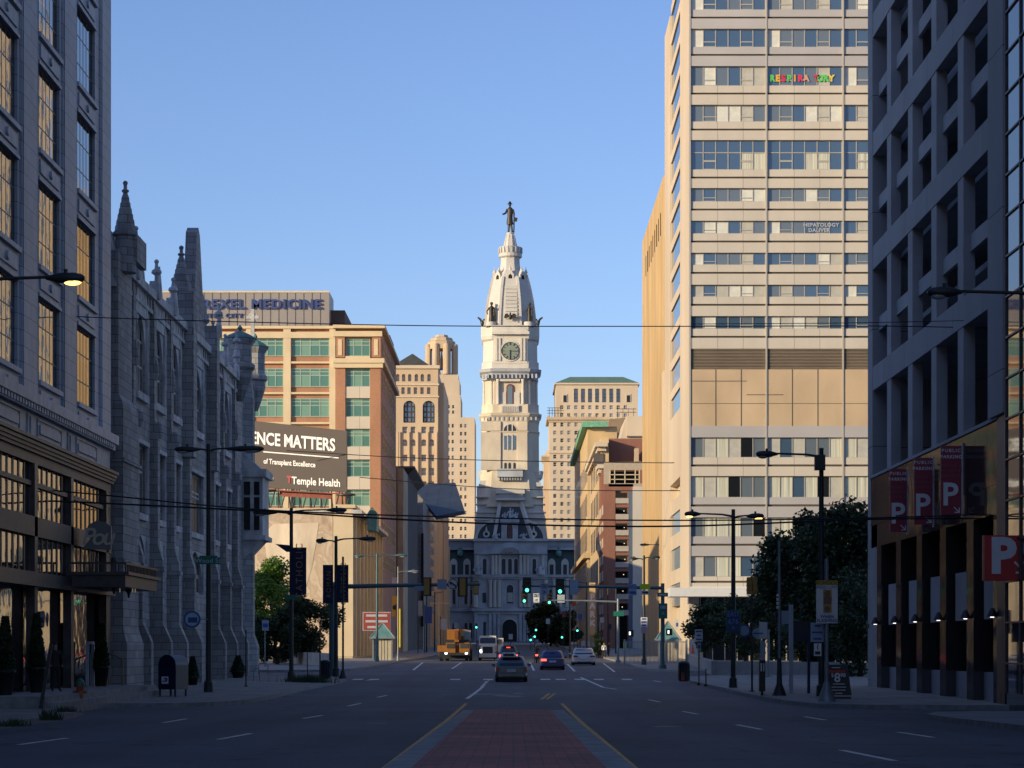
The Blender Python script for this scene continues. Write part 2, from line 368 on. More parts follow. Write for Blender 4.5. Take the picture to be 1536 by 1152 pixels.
# painted markings (sheets 4 mm above the road)
def mark(b, px0, py0, px1, py1, w, m=0, dz=.006):
    x0, y0, z0 = on(px0, py0, dz); x1, y1, z1 = on(px1, py1, dz)
    d = Vector((x1-x0, y1-y0, 0)); n = Vector((-d.y, d.x, 0)).normalized()*w/2
    k = max(1, int(d.length/4)); 
    for i in range(k):
        s0, s1 = i/k, (i+1)/k
        pa = Vector((x0+d.x*s0, y0+d.y*s0, 0)); pb = Vector((x0+d.x*s1, y0+d.y*s1, 0))
        pa.z = gz(pa.y)+dz; pb.z = gz(pb.y)+dz
        b.quad(pa-n, pa+n, pb+n, pb-n, m)
mk = MB()
for a in [(28,1117,100,1107),(245,1084,280,1078),(327,1109,377,1100),(455,1077.5,483,1073),(522,1059,541,1055),(1262,1125,1342,1141),(1105,1087,1142,1094),
          (1347,1098,1400,1106),(1207,1075,1238,1080),(1024,1067,1046,1071),(973,1049.5,990,1053),(566,1046,580,1043),(905,1031,925,1034),(980,1021,992,1023),(560,1020,548,1021)]:
    mark(mk, *a, .14)
for a in [(700,1048,722,1032),(722,1032,730,1022),(871,1016,905,1031),(795,994,801,1006),(678,1003,692,994),(620,1005,634,994),(851,996,862,1007),(905,995,922,1008)]:
    mark(mk, *a, .16)
for px in (542, 566, 688, 737, 823, 846, 874, 903, 945):             # crosswalk bars
    x, y, z = on(px, 1019, .006)
    mk.quad((x-.5, y-1.4, gz(y-1.4)+.006), (x+.1, y-1.4, gz(y-1.4)+.006), (x+.1, y+1.2, gz(y+1.2)+.006), (x-.5, y+1.2, gz(y+1.2)+.006))
for a in [(708,1041,760,1041.5),(742,1043.5,782,1044.5),(770,1040,785,1040)]: mark(mk, *a, .5)
tag(mk.build('lane_marking', G['white']), kind='structure')
ym = MB()
for s_, f_ in ((-1, ML), (1, MR)):
    for a, c in zip(mys[1:], mys[2:]):
        if a > 86: continue
        xa, xc = f_(a)+s_*.15, f_(c)+s_*.15
        ym.quad((xa-.065, a, gz(a)+.006), (xa+.065, a, gz(a)+.006), (xc+.065, c, gz(c)+.006), (xc-.065, c, gz(c)+.006))
for a in [(812,1049,824,1040),(820,1049,832,1040),(722,1030,734,1020)]: mark(ym, *a, .14)
tag(ym.build('centre_line', G['yellow']), kind='structure')
mh = MB()
for px, py in ((765, 1047), (430, 1044), (1000, 1090), (560, 1085)):
    x, y, z = on(px, py, .005); mh.cyl((x, y, z-.01), (x, y, z+.004), .38, n=20)
tag(mh.build('manhole_cover', mat('cast_iron_cover', (.05, .05, .05), .6, .3)), kind='structure')
# ================================================================= left: glazed terracotta loft building
BX = 17.2
t = thing('terracotta_building', 'tall glazed grey terracotta building with steel windows at the left edge', 'building', (-BX, 84, gz(84)))
K3 = Vector((0, 0, 1))
zf = lambda v: v+EYE                                # eye-relative height
# wall from z 9.0 up, facing +X; u runs along +Y
y0, y1 = 40.0, 95.8
wins = []                                           # window bays (y start)
yb = 88.5
while yb > y0+1: wins.append(yb); yb -= 7.2
wins = sorted(wins)
us = [0]
for a in wins: us += [a-y0, a+3.85-y0]
us.append(y1-y0)
zs = [8.95]; zb = 9.65; hz = []
while zb < 46: zs += [zb, zb+3.05]; zb += 4.2
zs.append(zs[-1]+3.5)
holes = {(i, j) for i in range(1, len(us)-1, 2) for j in range(1, len(zs)-1, 2)}
b = MB(); facade(b, (-BX, y0, EYE), (0, 1, 0), (1, 0, 0), us, zs, holes, .14)
H = zs[-1]+EYE
b.quad((-BX, y1, zf(7.4)), (-60, y1, zf(7.4)), (-60, y1, H), (-BX, y1, H))
b.quad((-60, y0, 0), (-BX, y0, 0), (-BX, y0, H), (-60, y0, H)); b.quad((-60, y1, 0), (-60, y0, 0), (-60, y0, H), (-60, y1, H))
b.quad((-BX, y0, H), (-BX, y1, H), (-60, y1, H), (-60, y0, H))
b.box(-60, -BX-.05, y1-.3, y1-.02, -1, zf(7.4))
b.build('wall', G['terra'], t)
b = MB()                                            # piers, each with a projecting face and colonnette
for k in range(2, len(us)-1, 2):
    a, c = us[k]+y0, us[k+1]+y0
    if k+1 == len(us)-1: a, c = us[k]+y0+.6, y1+.15
    p = MB(); p.box(-BX, -BX+.1, a+.55, c-.55, zf(9.0), H-.5); p.cyl((-BX, a+.4, zf(9.0)), (-BX, a+.4, H-1), .09, n=8); p.cyl((-BX, c-.4, zf(9.0)), (-BX, c-.4, H-1), .09, n=8)
    p.build('pier', G['terra'], t)
wm = win_mesh('pack', 3.85, 3.05, 6, [0, .95, 2.05, 3.05], G['winmetal'], G['glassr'], .05, fd=.008)
for a in wins:
    for j in range(1, len(zs)-1, 2):
        if a < 70 : continue
        child('window', wm, t, (-BX-.12, a, EYE+zs[j]), R(90))
        s_ = MB(); s_.box(-BX+.002, -BX+.13, a-.1, a+3.95, EYE+zs[j]-.18, EYE+zs[j]); s_.build('window_sill', G['terra_plain'], t)
        s_ = MB(); s_.box(-BX+.002, -BX+.08, a-.05, a+3.9, EYE+zs[j+1], EYE+zs[j+1]+.14); s_.build('lintel', G['terra_plain'], t); s_ = MB()
        s_.box(-BX+.002, -BX+.06, a+.25, a+3.6, EYE+zs[j]-.85, EYE+zs[j]-.35); s_.cyl((-BX+.03, a+1.92, EYE+zs[j]-.6), (-BX+.14, a+1.92, EYE+zs[j]-.6), .16, n=8)
        s_.build('spandrel_panel', G['terra_plain'], t)
b = MB()
b.box(-BX+.002, -BX+.35, y0, y1+.2, zf(8.6), zf(8.98)); b.box(-BX+.002, -BX+.22, y0, y1+.12, zf(8.35), zf(8.6))
for k in range(int((y1-y0)/.45)): b.box(-BX+.003, -BX+.3, y0+.1+k*.45, y0+.32+k*.45, zf(8.4), zf(8.597))
b.build('cornice', G['terra_plain'], t)
b = MB(); b.box(-BX-.3, -BX, y0, y1, zf(7.4), zf(8.6))
for a in wins:
    for (c0, c1, q) in ((a-.2, a+4.1, .05), (a-1.9, a-1.3, .05)):
        b.box(-BX+.001, -BX+q, c0, c1, zf(8.18), zf(8.26)); b.box(-BX+.001, -BX+q, c0, c1, zf(7.5), zf(7.58))
        b.box(-BX+.001, -BX+q, c0, c0+.08, zf(7.58), zf(8.18)); b.box(-BX+.001, -BX+q, c1-.08, c1, zf(7.58), zf(8.18))
        if c1-c0 > 2: b.box(-BX+.001, -BX+q+.02, c0+.35, c1-.35, zf(7.72), zf(8.04))
b.build('frieze', G['terra_plain'], t)
b = MB()
for z_, d_ in ((7.28, .42), (7.14, .34), (7.02, .27), (6.9, .2)): b.box(-BX+.002, -BX+d_, y0, y1-.2, zf(z_), zf(z_)+.12)
b.box(-BX-.25, -BX+.08, y0, y1-.3, zf(6.55), zf(6.9)); b.box(-BX-.2, -BX+.12, y0, y1-.3, zf(3.95), zf(4.65))
b.box(-BX-.2, -BX+.02, y0, y1-.3, zf(5.75), zf(5.92))
b.build('storefront_cornice', G['bronze_trim'], t)
g_ = [4.65, 5.75], [5.92, 6.55], [2.65, 3.95]
yy = y0
post = MB()
while yy < y1-.4:
    big = abs(((yy-88.5+1.7) % 7.2)) < .9
    post.box(-BX-.2, -BX+(.12 if big else -.075), yy, yy+(.5 if big else .2), zf(2.6) if not big else -1, zf(6.55)); yy += .9 if not big else 1.2
post.build('storefront_mullions', G['bronze'], t)
for (za, zb_) in g_:
    for yy in range(68, 94, 3):
        c = MB(); c.quad((-BX-.1, yy, zf(za)), (-BX-.1, min(yy+3, y1-.3), zf(za)), (-BX-.1, min(yy+3, y1-.3), zf(zb_)), (-BX-.1, yy, zf(zb_))); c.build('display_window', G['glassr'], t)
b = MB(); b.box(-BX-.3, -BX+.3, y0, y1-.3, zf(2.15), zf(2.65)); b.box(-BX-.1, -BX+.02, y1-.5, y1, -1, zf(7)); b.build('transom_band', G['bronze'], t)
b = MB(); b.quad((-BX-.3, y0, gz(y0)-.3), (-BX-.3, y1-.5, gz(y1)-.3), (-BX-.3, y1-.5, zf(2.2)), (-BX-.3, y0, zf(2.2))); b.build('shopfront_glass', G['glassr'], t)
b = MB(); b.bar((-BX+.1, 90.2, gz(90)), (-BX+.1, 90.2, zf(.15)), .12); b.bar((-BX+.1, 91.4, gz(90)), (-BX+.1, 91.4, zf(.15)), .12); b.bar((-BX+.1, 90.2, zf(.15)), (-BX+.1, 91.4, zf(.15)), .12); b.build('door_frame', G['terra_plain'], t)
b = MB(); b.box(-BX-.25, -BX+2.6, 72, 94.3, -1.2, -.2); b.box(-BX-.25, -BX+2.2, 72, 94.3, -.2, 0.0); b.build('entrance_steps', G['curb'], t)
# entrance canopy and script sign: hang off the wall, fixed to it
cn = MB(); cx0, cx1 = -BX+.1, -BX+2.35
cn.box(cx0, cx1, 86.0, 93.6, zf(2.3), zf(2.75)); cn.box(cx0, cx1+.15, 85.85, 93.75, zf(2.75), zf(2.87))
for k in range(22): cn.bar((cx1, 86.1+k*.34, zf(2.87)), (cx1, 86.1+k*.34, zf(3.2)), .06)
for k in range(9): cn.bar((cx0+.1+k*.27, 86, zf(2.87)), (cx0+.1+k*.27, 86, zf(3.2)), .05)
cn.bar((cx1, 86, zf(3.2)), (cx1, 93.6, zf(3.2)), .08); cn.bar((cx0, 86, zf(3.2)), (cx1, 86, zf(3.2)), .08)
cn.build('canopy', G['bronze'], t)
def lantern(x, y, z):
    l = MB(); l.lathe([(.1, 1.25), (.13, 1.1), (.08, 1.0), (.14, .95), (.14, .1), (.07, 0), (.03, -.2)], (x, y, z), 8, 0); l.build('lantern', G['bronze'], t)
lantern(X(171, 88), 88, zf(2.25)); lantern(X(193, 90), 90, zf(2.15))
b = MB(); b.box(X(171, 89), X(193, 90), 88.9, 89.1, zf(2.35), zf(2.75)); b.build('canopy_screen', G['bronze'], t)
LM = emit('lantern_pane', (1, .8, .5), .12)
for px in (180, 199, 203): b = MB(); b.box(X(px, 89), X(px+1.3, 89), 88.85, 88.9, zf(2.15), zf(2.4)); b.build('lantern_light', LM, t)
# ================================================================= text helper
TXT = {}
def text_mesh(s, size, mt, ext=.01, bold=0.0, spacing=1.0, align='CENTER', shear=0, xs=1.0):
    cu = bpy.data.curves.new('txt', 'FONT'); cu.body = s; cu.size = size; cu.extrude = ext; cu.offset = bold; cu.space_character = spacing
    cu.align_x = align; cu.align_y = 'CENTER'; cu.shear = shear; cu.resolution_u = 3
    o = bpy.data.objects.new('txt', cu); link(o); dg = bpy.context.evaluated_depsgraph_get()
    me = bpy.data.meshes.new_from_object(o.evaluated_get(dg)); bpy.data.objects.remove(o); me.materials.clear(); me.materials.append(mt)
    me.transform(Matrix.Scale(xs, 4, (1, 0, 0)))
    me.transform(Matrix.Rotation(R(90), 4, 'X')); return me
def text(name, s, size, mt, parent, loc, rz=0, vert=False, **k):
    me = text_mesh(s, size, mt, **k)
    if vert: me.transform(Matrix.Rotation(R(-90), 4, 'Y'))
    me.name = name
    return child(name, me, parent, loc, rz)
G['signwhite'] = mat('sign_white', (.7, .7, .7), .5, var=.05)
G['signgrey'] = mat('sign_silver', (.45, .47, .5), .4, .2, var=.05)
G['ink'] = mat('sign_black', (.02, .02, .025), .5, var=0)
# sign plate with script capital P o n, at the end of the canopy
sx, sy = X(147, 88.5), 88.5
b = MB(); pts = [(-.62, -.45), (.5, -.5), (.52, .42), (.3, .6), (-.05, .66), (-.38, .5), (-.5, .15), (-.3, -.05)]
b.prism(pts, (sx, sy, Z(806, sy)), (1, 0, 0), (0, 0, 1), (0, .12, 0)); b.build('script_sign', mat('sign_bronze', (.13, .14, .15), .4, .5), t)
text('sign_lettering', 'Pou', .95, mat('script_brass', (.5, .44, .34), .5, .2), t, (sx-.02, sy-.03, Z(806, sy)), shear=.25, bold=.012, spacing=.8)
# ================================================================= left: gothic school building
t = thing('gothic_school', 'grey stone gothic building with buttresses, gables and ball topped spires', 'building', (-BX, 122, gz(122)))
BS = -BX-.2
ya, ybk = 96.6, 149.0
bays = [(102.6, 2.9), (107.9, 2.9), (113.2, 2.9), (119.6, 5.0), (128.6, 2.9), (133.9, 2.9)]
us = [0]
for a, w_ in bays: us += [a-ya+.6, a-ya+.6+w_]
us.append(ybk-ya)
zs = [gz(100)-EYE-.5, -.3, 2.9, 5.2, 6.2, 9.4, 11.8, 15.6, 17.0]
holes = {(i, j) for i in range(1, len(us)-1, 2) for j in (2, 4, 6)} | {(i, 0) for i in range(1, len(us)-1, 2)}
b = MB(); facade(b, (BS, ya, EYE), (0, 1, 0), (1, 0, 0), us, zs, holes, .2)
b.quad((-70, ya, -2), (BS, ya, -2), (BS, ya, zf(17)), (-70, ya, zf(17))); b.quad((BS, ybk, -2), (-70, ybk, -2), (-70, ybk, zf(17)), (BS, ybk, zf(17)))
b.quad((BS, ya, zf(16.2)), (BS, ybk, zf(16.2)), (-70, ybk, zf(19)), (-70, ya, zf(19)))
b.build('wall', G['gothic'], t)
G['gothglass'] = mat('leaded_glass', (.012, .013, .016), .5, var=0)
for a, w_ in bays:
    u = a+.6
    for (z0, z1, nx, nz) in ((2.9, 5.2, 2, 1), (6.2, 9.4, 2, [0, 2.0, 2.25, 3.2]), (11.8, 15.6, 3, [0, 1.3, 2.5, 3.8])):
        if w_ > 4: nx += 1
        child('window', win_mesh('goth', w_, z1-z0, nx, nz, G['gothic_trim'], G['gothglass'], 0.1, fd=.03), t, (BS-.14, u, zf(z0)), R(90))
    for (z1, rise) in ((5.2, 1.4), (15.6, 2.3)):
        tr = MB()
        for sd in (0, 1): tr.prism(arch_poly(w_, rise, True, 6, sd), (BS-.12, u, zf(z1-rise)), (0, 1, 0), (0, 0, 1), (.15, 0, 0))
        tr.build('window_tracery', G['gothic_trim'], t)
    for q_ in ((.2, 11.45, 11.8), (.22, 9.4, 9.6), (.16, 5.9, 6.2)): tr = MB(); tr.box(BS, BS+q_[0], u-.1, u+w_+.1, zf(q_[1]), zf(q_[2])); tr.build('window_sill', G['gothic_trim'], t)
    for (z0, z1) in ((11.8, 15.4), (6.2, 9.4), (2.9, 5.0)):
        for uu in (u-.16, u+w_+.02): tr = MB(); tr.box(BS+.001, BS+.1, uu, uu+.14, zf(z0), zf(z1)); tr.cyl((BS+.1, uu+.07, zf(z0)), (BS+.1, uu+.07, zf(z1)), .05, n=6); tr.build('jamb_shaft', G['gothic_trim'], t)
    # gable above the bay: coping rising steeply to a finial
    gb = MB(); gp = 17.9 if w_ < 4 else 19.2
    gb.prism([(-.5, 14.6), (w_/2, gp), (w_+.5, 14.6), (w_+.5, 15.2), (w_/2, gp+.7), (-.5, 15.2)], (BS+.02, u, EYE), (0, 1, 0), (0, 0, 1), (.1, 0, 0))
    gb.prism([(0, 15.4), (w_/2, gp), (w_, 15.4)], (BS-.4, u, EYE), (0, 1, 0), (0, 0, 1), (.5, 0, 0))
    gb.build('gable', G['gothic_trim'], t)
def finial(y, z, h=1.9, r=.19, x=BS+.25):
    f = MB(); f.lathe([(r*1.1, 0), (r*.95, .35*h), (r*.55, .45*h), (r*.5, .6*h), (r*1.35, .66*h), (r*1.2, .73*h), (r*.5, .78*h), (r*.4, .9*h)], (x, y, zf(z)), 8, 0, False)
    f.ball((x, y, zf(z)+.95*h), r*.62, n=8); f.build('finial', G['gothic_trim'], t)
butts = [108.0-.0, 113.3, 118.7, 128.3, 133.7, 139.2]
for yy in [102.1]+butts:
    w_ = .62; bt = MB()
    prof = [(0, -5), (1.0, -5), (1.0, .2), (.6, 1.1), (.6, 4.1), (.36, 4.9), (.36, 10.2), (.2, 11.0), (.2, 16.3), (.12, 16.9), (0, 16.9)]
    bt.prism(prof, (BS, yy-w_/2, EYE), (1, 0, 0), (0, 0, 1), (0, w_, 0))
    bt.box(BS, BS+.68, yy-w_/2-.09, yy+w_/2+.09, zf(3.6), zf(3.8)); bt.lathe([(.15, -.3), (.24, 0), (.24, .35), (.12, .5)], (BS+.36, yy, zf(10.3)), 6)
    bt.lathe([(.1, -.5), (.2, -.1), (.15, .35), (.04, .7)], (BS+.2, yy, zf(13.3)), 6)
    bt.build('buttress', G['gothic'], t); finial(yy, 16.7, 1.9)
b = MB()
b.box(BS-.3, BS+.3, ya+4, ybk-7, zf(16.6), zf(17.0)); b.box(BS-.2, BS+.15, ya+4, ybk-7, zf(15.9), zf(16.1))
for k in range(int((ybk-ya-12)/.8)): b.box(BS-.15, BS+.12, ya+5+k*.8, ya+5.2+k*.8, zf(16.1), zf(16.6))
b.build('parapet', G['gothic_trim'], t)
def spire(x, y, z0, z1, r):
    f = MB(); h = z1-z0
    pr = [(r*.8, -.25*h), (r*.85, -.02*h), (r*1.15, .02*h), (r*1.15, .08*h)]
    for k in range(6):
        rr = r*(1-.72*k/6); z_ = h*(.1+.62*k/6); pr += [(rr, z_), (rr-.02, z_+.62*h/6-.04), (rr-.07*r, z_+.62*h/6-.03)]
    pr += [(r*.2, .78*h), (r*.34, .8*h), (r*.34, .83*h), (r*.17, .85*h), (r*.17, .92*h)]
    f.lathe(pr, (x, y, zf(z0)), 8, 0, False); f.ball((x, y, zf(z0)+.955*h), r*.24, n=8); f.build('spire', G['gothic'], t)
# corner tower
b = MB()
b.box(BS-1.6, BS+.55, 97.0, 101.0, -2, zf(10.5)); b.frus(BS-1.6, BS+.55, 97.0, 101.0, zf(10.5), BS-1.4, BS+.3, 97.3, 100.7, zf(11)); b.box(BS-1.4, BS+.3, 97.3, 100.7, zf(11), zf(17.2))
b.box(BS-1.75, BS+.75, 96.8, 101.2, -2, zf(.1)); b.frus(BS-1.75, BS+.75, 96.8, 101.2, zf(.1), BS-1.6, BS+.55, 97, 101, zf(.8))
for z_ in (3.6, 8.0): b.box(BS-1.7, BS+.63, 96.92, 101.08, zf(z_), zf(z_)+.18)
for xx in (BS-.95, BS-.15): b.cyl((xx, 97.2, zf(12.2)), (xx, 97.2, zf(14)), .16, n=8)
b.build('corner_tower', G['gothic'], t)
b = MB(); b.prism([(-.8, 0), (0, 1.9), (.8, 0)], (BS-.55, 97.1, zf(15.6)), (1, 0, 0), (0, 0, 1), (0, .3, 0)); b.frus(BS-1.2, BS+.05, 97.5, 100, zf(17.2), BS-.9, BS-.2, 98.2, 99.5, zf(18.2)); b.build('tower_gable', G['gothic_trim'], t)
spire(BS+X(188, 98.6)-BS, 98.6, 18.0, 20.45, .47)
b = MB(); b.lathe([(.5, zf(16.4)), (.42, zf(18.1))], (X(188, 98.6), 98.6, 0), 8); b.build('spire_base', G['gothic'], t)
b = MB(); b.box(X(199, 99), X(208.5, 99), 98.5, 101, zf(16.9), zf(18.1)); b.build('chimney_block', G['gothic'], t)
finial(102.1, 17.2, 1.9)
# central gable with chimney-like peak and two spires
b = MB(); b.prism([(0, 17), (1.4, 22.4), (2.0, 22.75), (2.6, 22.4), (4.6, 17)], (BS+.3, 120.0, EYE), (0, 1, 0), (0, 0, 1), (-.6, 0, 0)); b.build('central_gable', G['gothic'], t)
for q_ in ((118.1, 119.4, 18.7), (127.4, 128.5, 18.2)): b = MB(); b.box(BS-.2, BS+.6, q_[0], q_[1], zf(10), zf(q_[2])); b.build('gable_pier', G['gothic'], t)
spire(X(272, 118.8), 118.8, 18.7, 21.2, .55); spire(X(299, 127.9), 127.9, 18.4, 21.1, .5)
# end turrets with verdigris caps, oriel and celtic cross
def turret(x, y, r, z0, z1, zc):
    f = MB(); f.lathe([(r*.25, z0-1.9), (r*.6, z0-1.2), (r*.95, z0-.4), (r*.95, z0), (r*1.15, z0+.15), (r*1.15, z0+.4), (r*.9, z0+.5), (r*.9, z1-.4), (r*1.2, z1-.1), (r*1.2, z1)], (x, y, EYE), 8, 0, False, ph=R(22))
    f.build('turret', G['gothic'], t)
    c = MB(); c.lathe([(r*1.3, z1), (r*.9, z1+.25*(zc-z1)), (r*.2, z1+.55*(zc-z1)), (r*.08, z1+.6*(zc-z1)), (r*.22, z1+.75*(zc-z1)), (r*.04, zc)], (x, y, EYE), 8, 0, False, ph=R(22)); c.build('turret_cap', G['copper'], t)
turret(X(360, 141), 141, .85, 17.3, 19.3, 20.2); turret(X(383, 147.8), 147.8, .72, 17.4, 19.7, 20.6); finial(139.3, 17.6, 2.0); finial(130.8, 18, 2.0)
b = MB(); b.lathe([(1.6, gz(146)-EYE-.4), (1.6, 0), (1.3, .8), (1.3, 16), (1.1, 17.4)], (BS-.6, 145.5, EYE), 8, 0, False, ph=R(22)); b.build('turret_shaft', G['gothic'], t)
for k in (-1, 0, 1):
    c = MB(); c.box(BS-.7+k*.42-.09, BS-.7+k*.42+.09, 143.95, 144.28, zf(11), zf(15.5)); c.build('slit_window', G['black'], t)
b = MB(); b.prism([(0, -1.6), (1.5, 0), (1.5, 4.3), (0, 5.7)], (BS-.2, 144.3, zf(7.0)), (1, 0, 0), (0, 0, 1), (0, 3.6, 0))
b.box(BS-.2, BS+1.5, 144.1, 148.1, zf(6.85), zf(7.15)); b.box(BS-.2, BS+1.55, 144.05, 148.15, zf(10.9), zf(11.4)); b.build('oriel', G['gothic_trim'], t)
for (xa, xb) in ((BS+.1, BS+.5), (BS+.75, BS+1.1)):
    c = MB(); c.box(xa, xb, 144.24, 144.29, zf(7.5), zf(9.6)); c.box(xa, xb, 144.24, 144.29, zf(9.75), zf(10.6)); c.build('oriel_window', G['dglass'], t)
b = MB(); cx_ = X(379, 148.5); b.bar((cx_, 148.5, zf(19.5)), (cx_, 148.5, zf(22.3)), .22); b.bar((cx_-.42, 148.5, zf(21.75)), (cx_+.42, 148.5, zf(21.75)), .18)
for k in range(12):
    a0, a1 = 2*math.pi*k/12, 2*math.pi*(k+1)/12; b.bar((cx_+.28*math.cos(a0), 148.5, zf(21.75)+.28*math.sin(a0)), (cx_+.28*math.cos(a1), 148.5, zf(21.75)+.28*math.sin(a1)), .09)
b.build('stone_cross', G['gothic_trim'], t)
# unseen block added behind the school to shade the road and hospital base
b = MB(); b.box(-128, -70.2, 97, 150, -2, 26); o = b.build('school_shade_block', G['gothic'], t)
# ================================================================= generic block with real window openings
def grid(n0, pitch, w, count, total=None):          # edges list for `count` openings
    e = [0]
    for k in range(count): e += [n0+k*pitch, n0+k*pitch+w]
    e.append(total if total else n0+(count-1)*pitch+w+n0); return e
WCOUNT = {}
def fill(t, O, U, rz, us, zs, meshes, pick=None, inset=.25, cap=100, name='window'):
    U = Vector(U); N = Vector((math.sin(rz), -math.cos(rz), 0)); k = WCOUNT.get(t.name, 0); rest = []
    for i in range(1, len(us)-1, 2):
        for j in range(1, len(zs)-1, 2):
            if pick and not pick(i, j): continue
            p = Vector(O)+U*us[i]-N*inset+Vector((0, 0, zs[j]))
            me = meshes[(i*7+j*13+(i*j) % 5) % len(meshes)]
            if k < cap: child(name, me, t, p, rz); k += 1
            else: rest.append((me, p))
    WCOUNT[t.name] = k
    if rest:
        b = bmesh.new()
        for me, p in rest:
            m2 = me.copy(); m2.transform(Matrix.Translation(p-wloc(t)) @ Matrix.Rotation(rz, 4, 'Z')); b.from_mesh(m2)
        m2 = bpy.data.meshes.new('window'); b.to_mesh(m2); b.free()
        for mt in rest[0][0].materials: m2.materials.append(mt)
        o = child(name, m2, t); o.location = (0, 0, 0); o['kind'] = 'stuff'
def allholes(us, zs): return {(i, j) for i in range(1, len(us)-1, 2) for j in range(1, len(zs)-1, 2)}
G['brick'] = stone('orange_brick', (.46, .2, .095), (.39, .165, .08), (.3, .24, .2), .24, .09, .01, dirt=.2, bump=.1)
G['brickd'] = stone('red_brown_brick', (.32, .12, .075), (.26, .1, .065), (.2, .13, .1), .24, .09, .01, dirt=.2, bump=.1)
G['cream'] = mat('cream_precast', (.6, .49, .33), .8, var=.08, scale=.4)
G['tan'] = mat('tan_limestone', (.5, .38, .26), .8, var=.14, scale=.12, streak=.4)
G['tan2'] = mat('pale_limestone', (.55, .45, .34), .8, var=.12, scale=.1, streak=.4)
G['gold'] = mat('buff_brick', (.52, .37, .2), .8, var=.16, scale=.3, streak=.3)
G['beige'] = stone('beige_panel', (.56, .5, .42), (.53, .475, .405), (.3, .26, .22), 2.49, 60, .03, rough=.6, dirt=.1, bump=.1, off=0)
G['green_glass'] = glass('green_tinted_glass', (.08, .2, .17), 1.5, .12)
G['green_glass2'] = glass('green_lit_blind', (.16, .3, .24), 1.45, .2)
G['greenframe'] = mat('green_frame', (.3, .38, .33), .5, var=0)
G['bluegl'] = glass('sky_blue_glass', (.05, .09, .15), 2.0, .05)
G['bluegl2'] = glass('pale_reflecting_glass', (.12, .15, .18), 1.8, .1)
G['alu'] = mat('aluminium_mullion', (.42, .39, .34), .5, .2, var=0)
G['slate'] = mat('dark_slate', (.04, .045, .055), .6, var=.15, scale=.3)
G['roof'] = mat('roof_felt', (.12, .1, .09), .9, var=.2)
G['darkbrick'] = mat('dark_sooty_brick', (.1, .085, .08), .9, var=.2, scale=.3)
def P(px, py, Y): return Vector((X(px, Y), Y, Z(py, Y)))
G['joint'] = mat('panel_joint_brown', (.22, .19, .17), .8, var=0)
# ---------------------------------------------------------------- brick medical building with roof sign
YD = 291.0
t = thing('brick_office_building', 'orange brick office block with cream bands, green windows and a blue lettered roof sign', 'building', (-BX-30, YD, gz(YD)))
xR = X(571, YD); xL = -75.0
s = YD/F
fl = [(507,534),(552,580),(597,625),(643,670),(689,715),(734,759),(780,805),(826,851)]
b = MB(); b.box(xL, xR, YD+.6, YD+38, -1, Z(490, YD)); b.box(xL, xR-.05, YD+.5, YD+.6, Z(870, YD), Z(492, YD)); b.build('wall', G['brick'], t)
# front piers and floor bands (real relief round recessed ribbon windows)
piers = [(490, 433), (374, 385), (310, 321)]
def bx(a, c, y0, y1, z0, z1, b, m=0): b.box(X(a, YD), X(c, YD), y0, y1, Z(z0, YD), Z(z1, YD), m)
for (a, c) in [(425, 436), (494, 503), (369, 376), (310, 318)]:
    b = MB(); bx(a, c, YD, YD+.5, 492, 870, b); b.build('pier', G['cream'], t)
for (a, c) in [(503, 518), (555, 571)]:
    b = MB(); bx(a, c, YD-.1, YD+.5, 545, 870, b); b.build('brick_pier', G['brick'], t)
for k, (a, c) in enumerate(fl):
    b = MB(); bx(300, 494, YD+.05, YD+.5, c+8, c+11 if k else c+11, b)
    b.build('floor_band', G['cream'], t)
    b = MB(); bx(518, 555, YD+.02, YD+.5, c, fl[k+1][0]-0 if k+1 < len(fl) else c+15, b); b.build('spandrel', G['beige'] if k else G['cream'], t)
b = MB(); bx(300, 503, YD-.15, YD+.5, 493, 489, b); bx(300, 503, YD-.05, YD+.5, 507, 498, b); b.build('parapet_band', G['cream'], t)
b = MB(); b.box(X(500, YD), xR+.5, YD-.6, YD+.5, Z(545, YD), Z(538, YD)); b.box(X(500, YD), xR+.3, YD-.4, YD+.5, Z(552, YD), Z(545, YD))
b.box(X(500, YD), xR+.6, YD-.7, YD+.5, Z(493, YD), Z(488, YD)); b.box(X(500, YD), xR+.2, YD-.3, YD+.5, Z(505, YD), Z(497, YD))
b.box(xR-.2, xR+.5, YD+.5, YD+38, Z(545, YD), Z(538, YD)); b.box(xR-.2, xR+.6, YD+.5, YD+38, Z(493, YD), Z(488, YD)); b.build('cornice', G['cream'], t)
for (a, c) in [(504, 517), (558, 571)]:
    b = MB(); bx(a, c, YD-.05, YD+.5, 536, 506, b); b.build('corner_panel', G['brick'], t)
    b = MB(); bx(a+3, c-4, YD-.12, YD, 533, 509, b); b.build('panel_inset', G['cream'], t)
def ribbon(key, w, h, n, hz, mats, fm, t, x, y, z, bar, rz=0, name='window'):
    return child(name, win_mesh(key, w, h, n, hz, fm, mats, bar), t, (x, y, z), rz)
gm = [G['green_glass'], G['green_glass'], G['green_glass2']]
for k, (a, c) in enumerate(fl):
    for q, (u, v, n) in enumerate([(518, 555, 3), (436, 494, 4), (376, 425, 4), (318, 369, 4)]):
        h = (c-a)*s; ribbon('drx%d%d' % (k, q), (v-u)*s, h, n, [0, h*.62, h*.82, h], gm, G['greenframe'], t, X(u, YD), YD+.42, Z(c, YD), .12)
# side wall windows, facing the street
for k, (a, c) in enumerate(fl):
    for q in range(6):
        child('side_window', win_mesh('drs', 3.0, 2.2, 2, 2, G['cream'], G['dglass'], .12), t, (xR+.03, YD+4+q*5.4, Z(c, YD)), R(90))
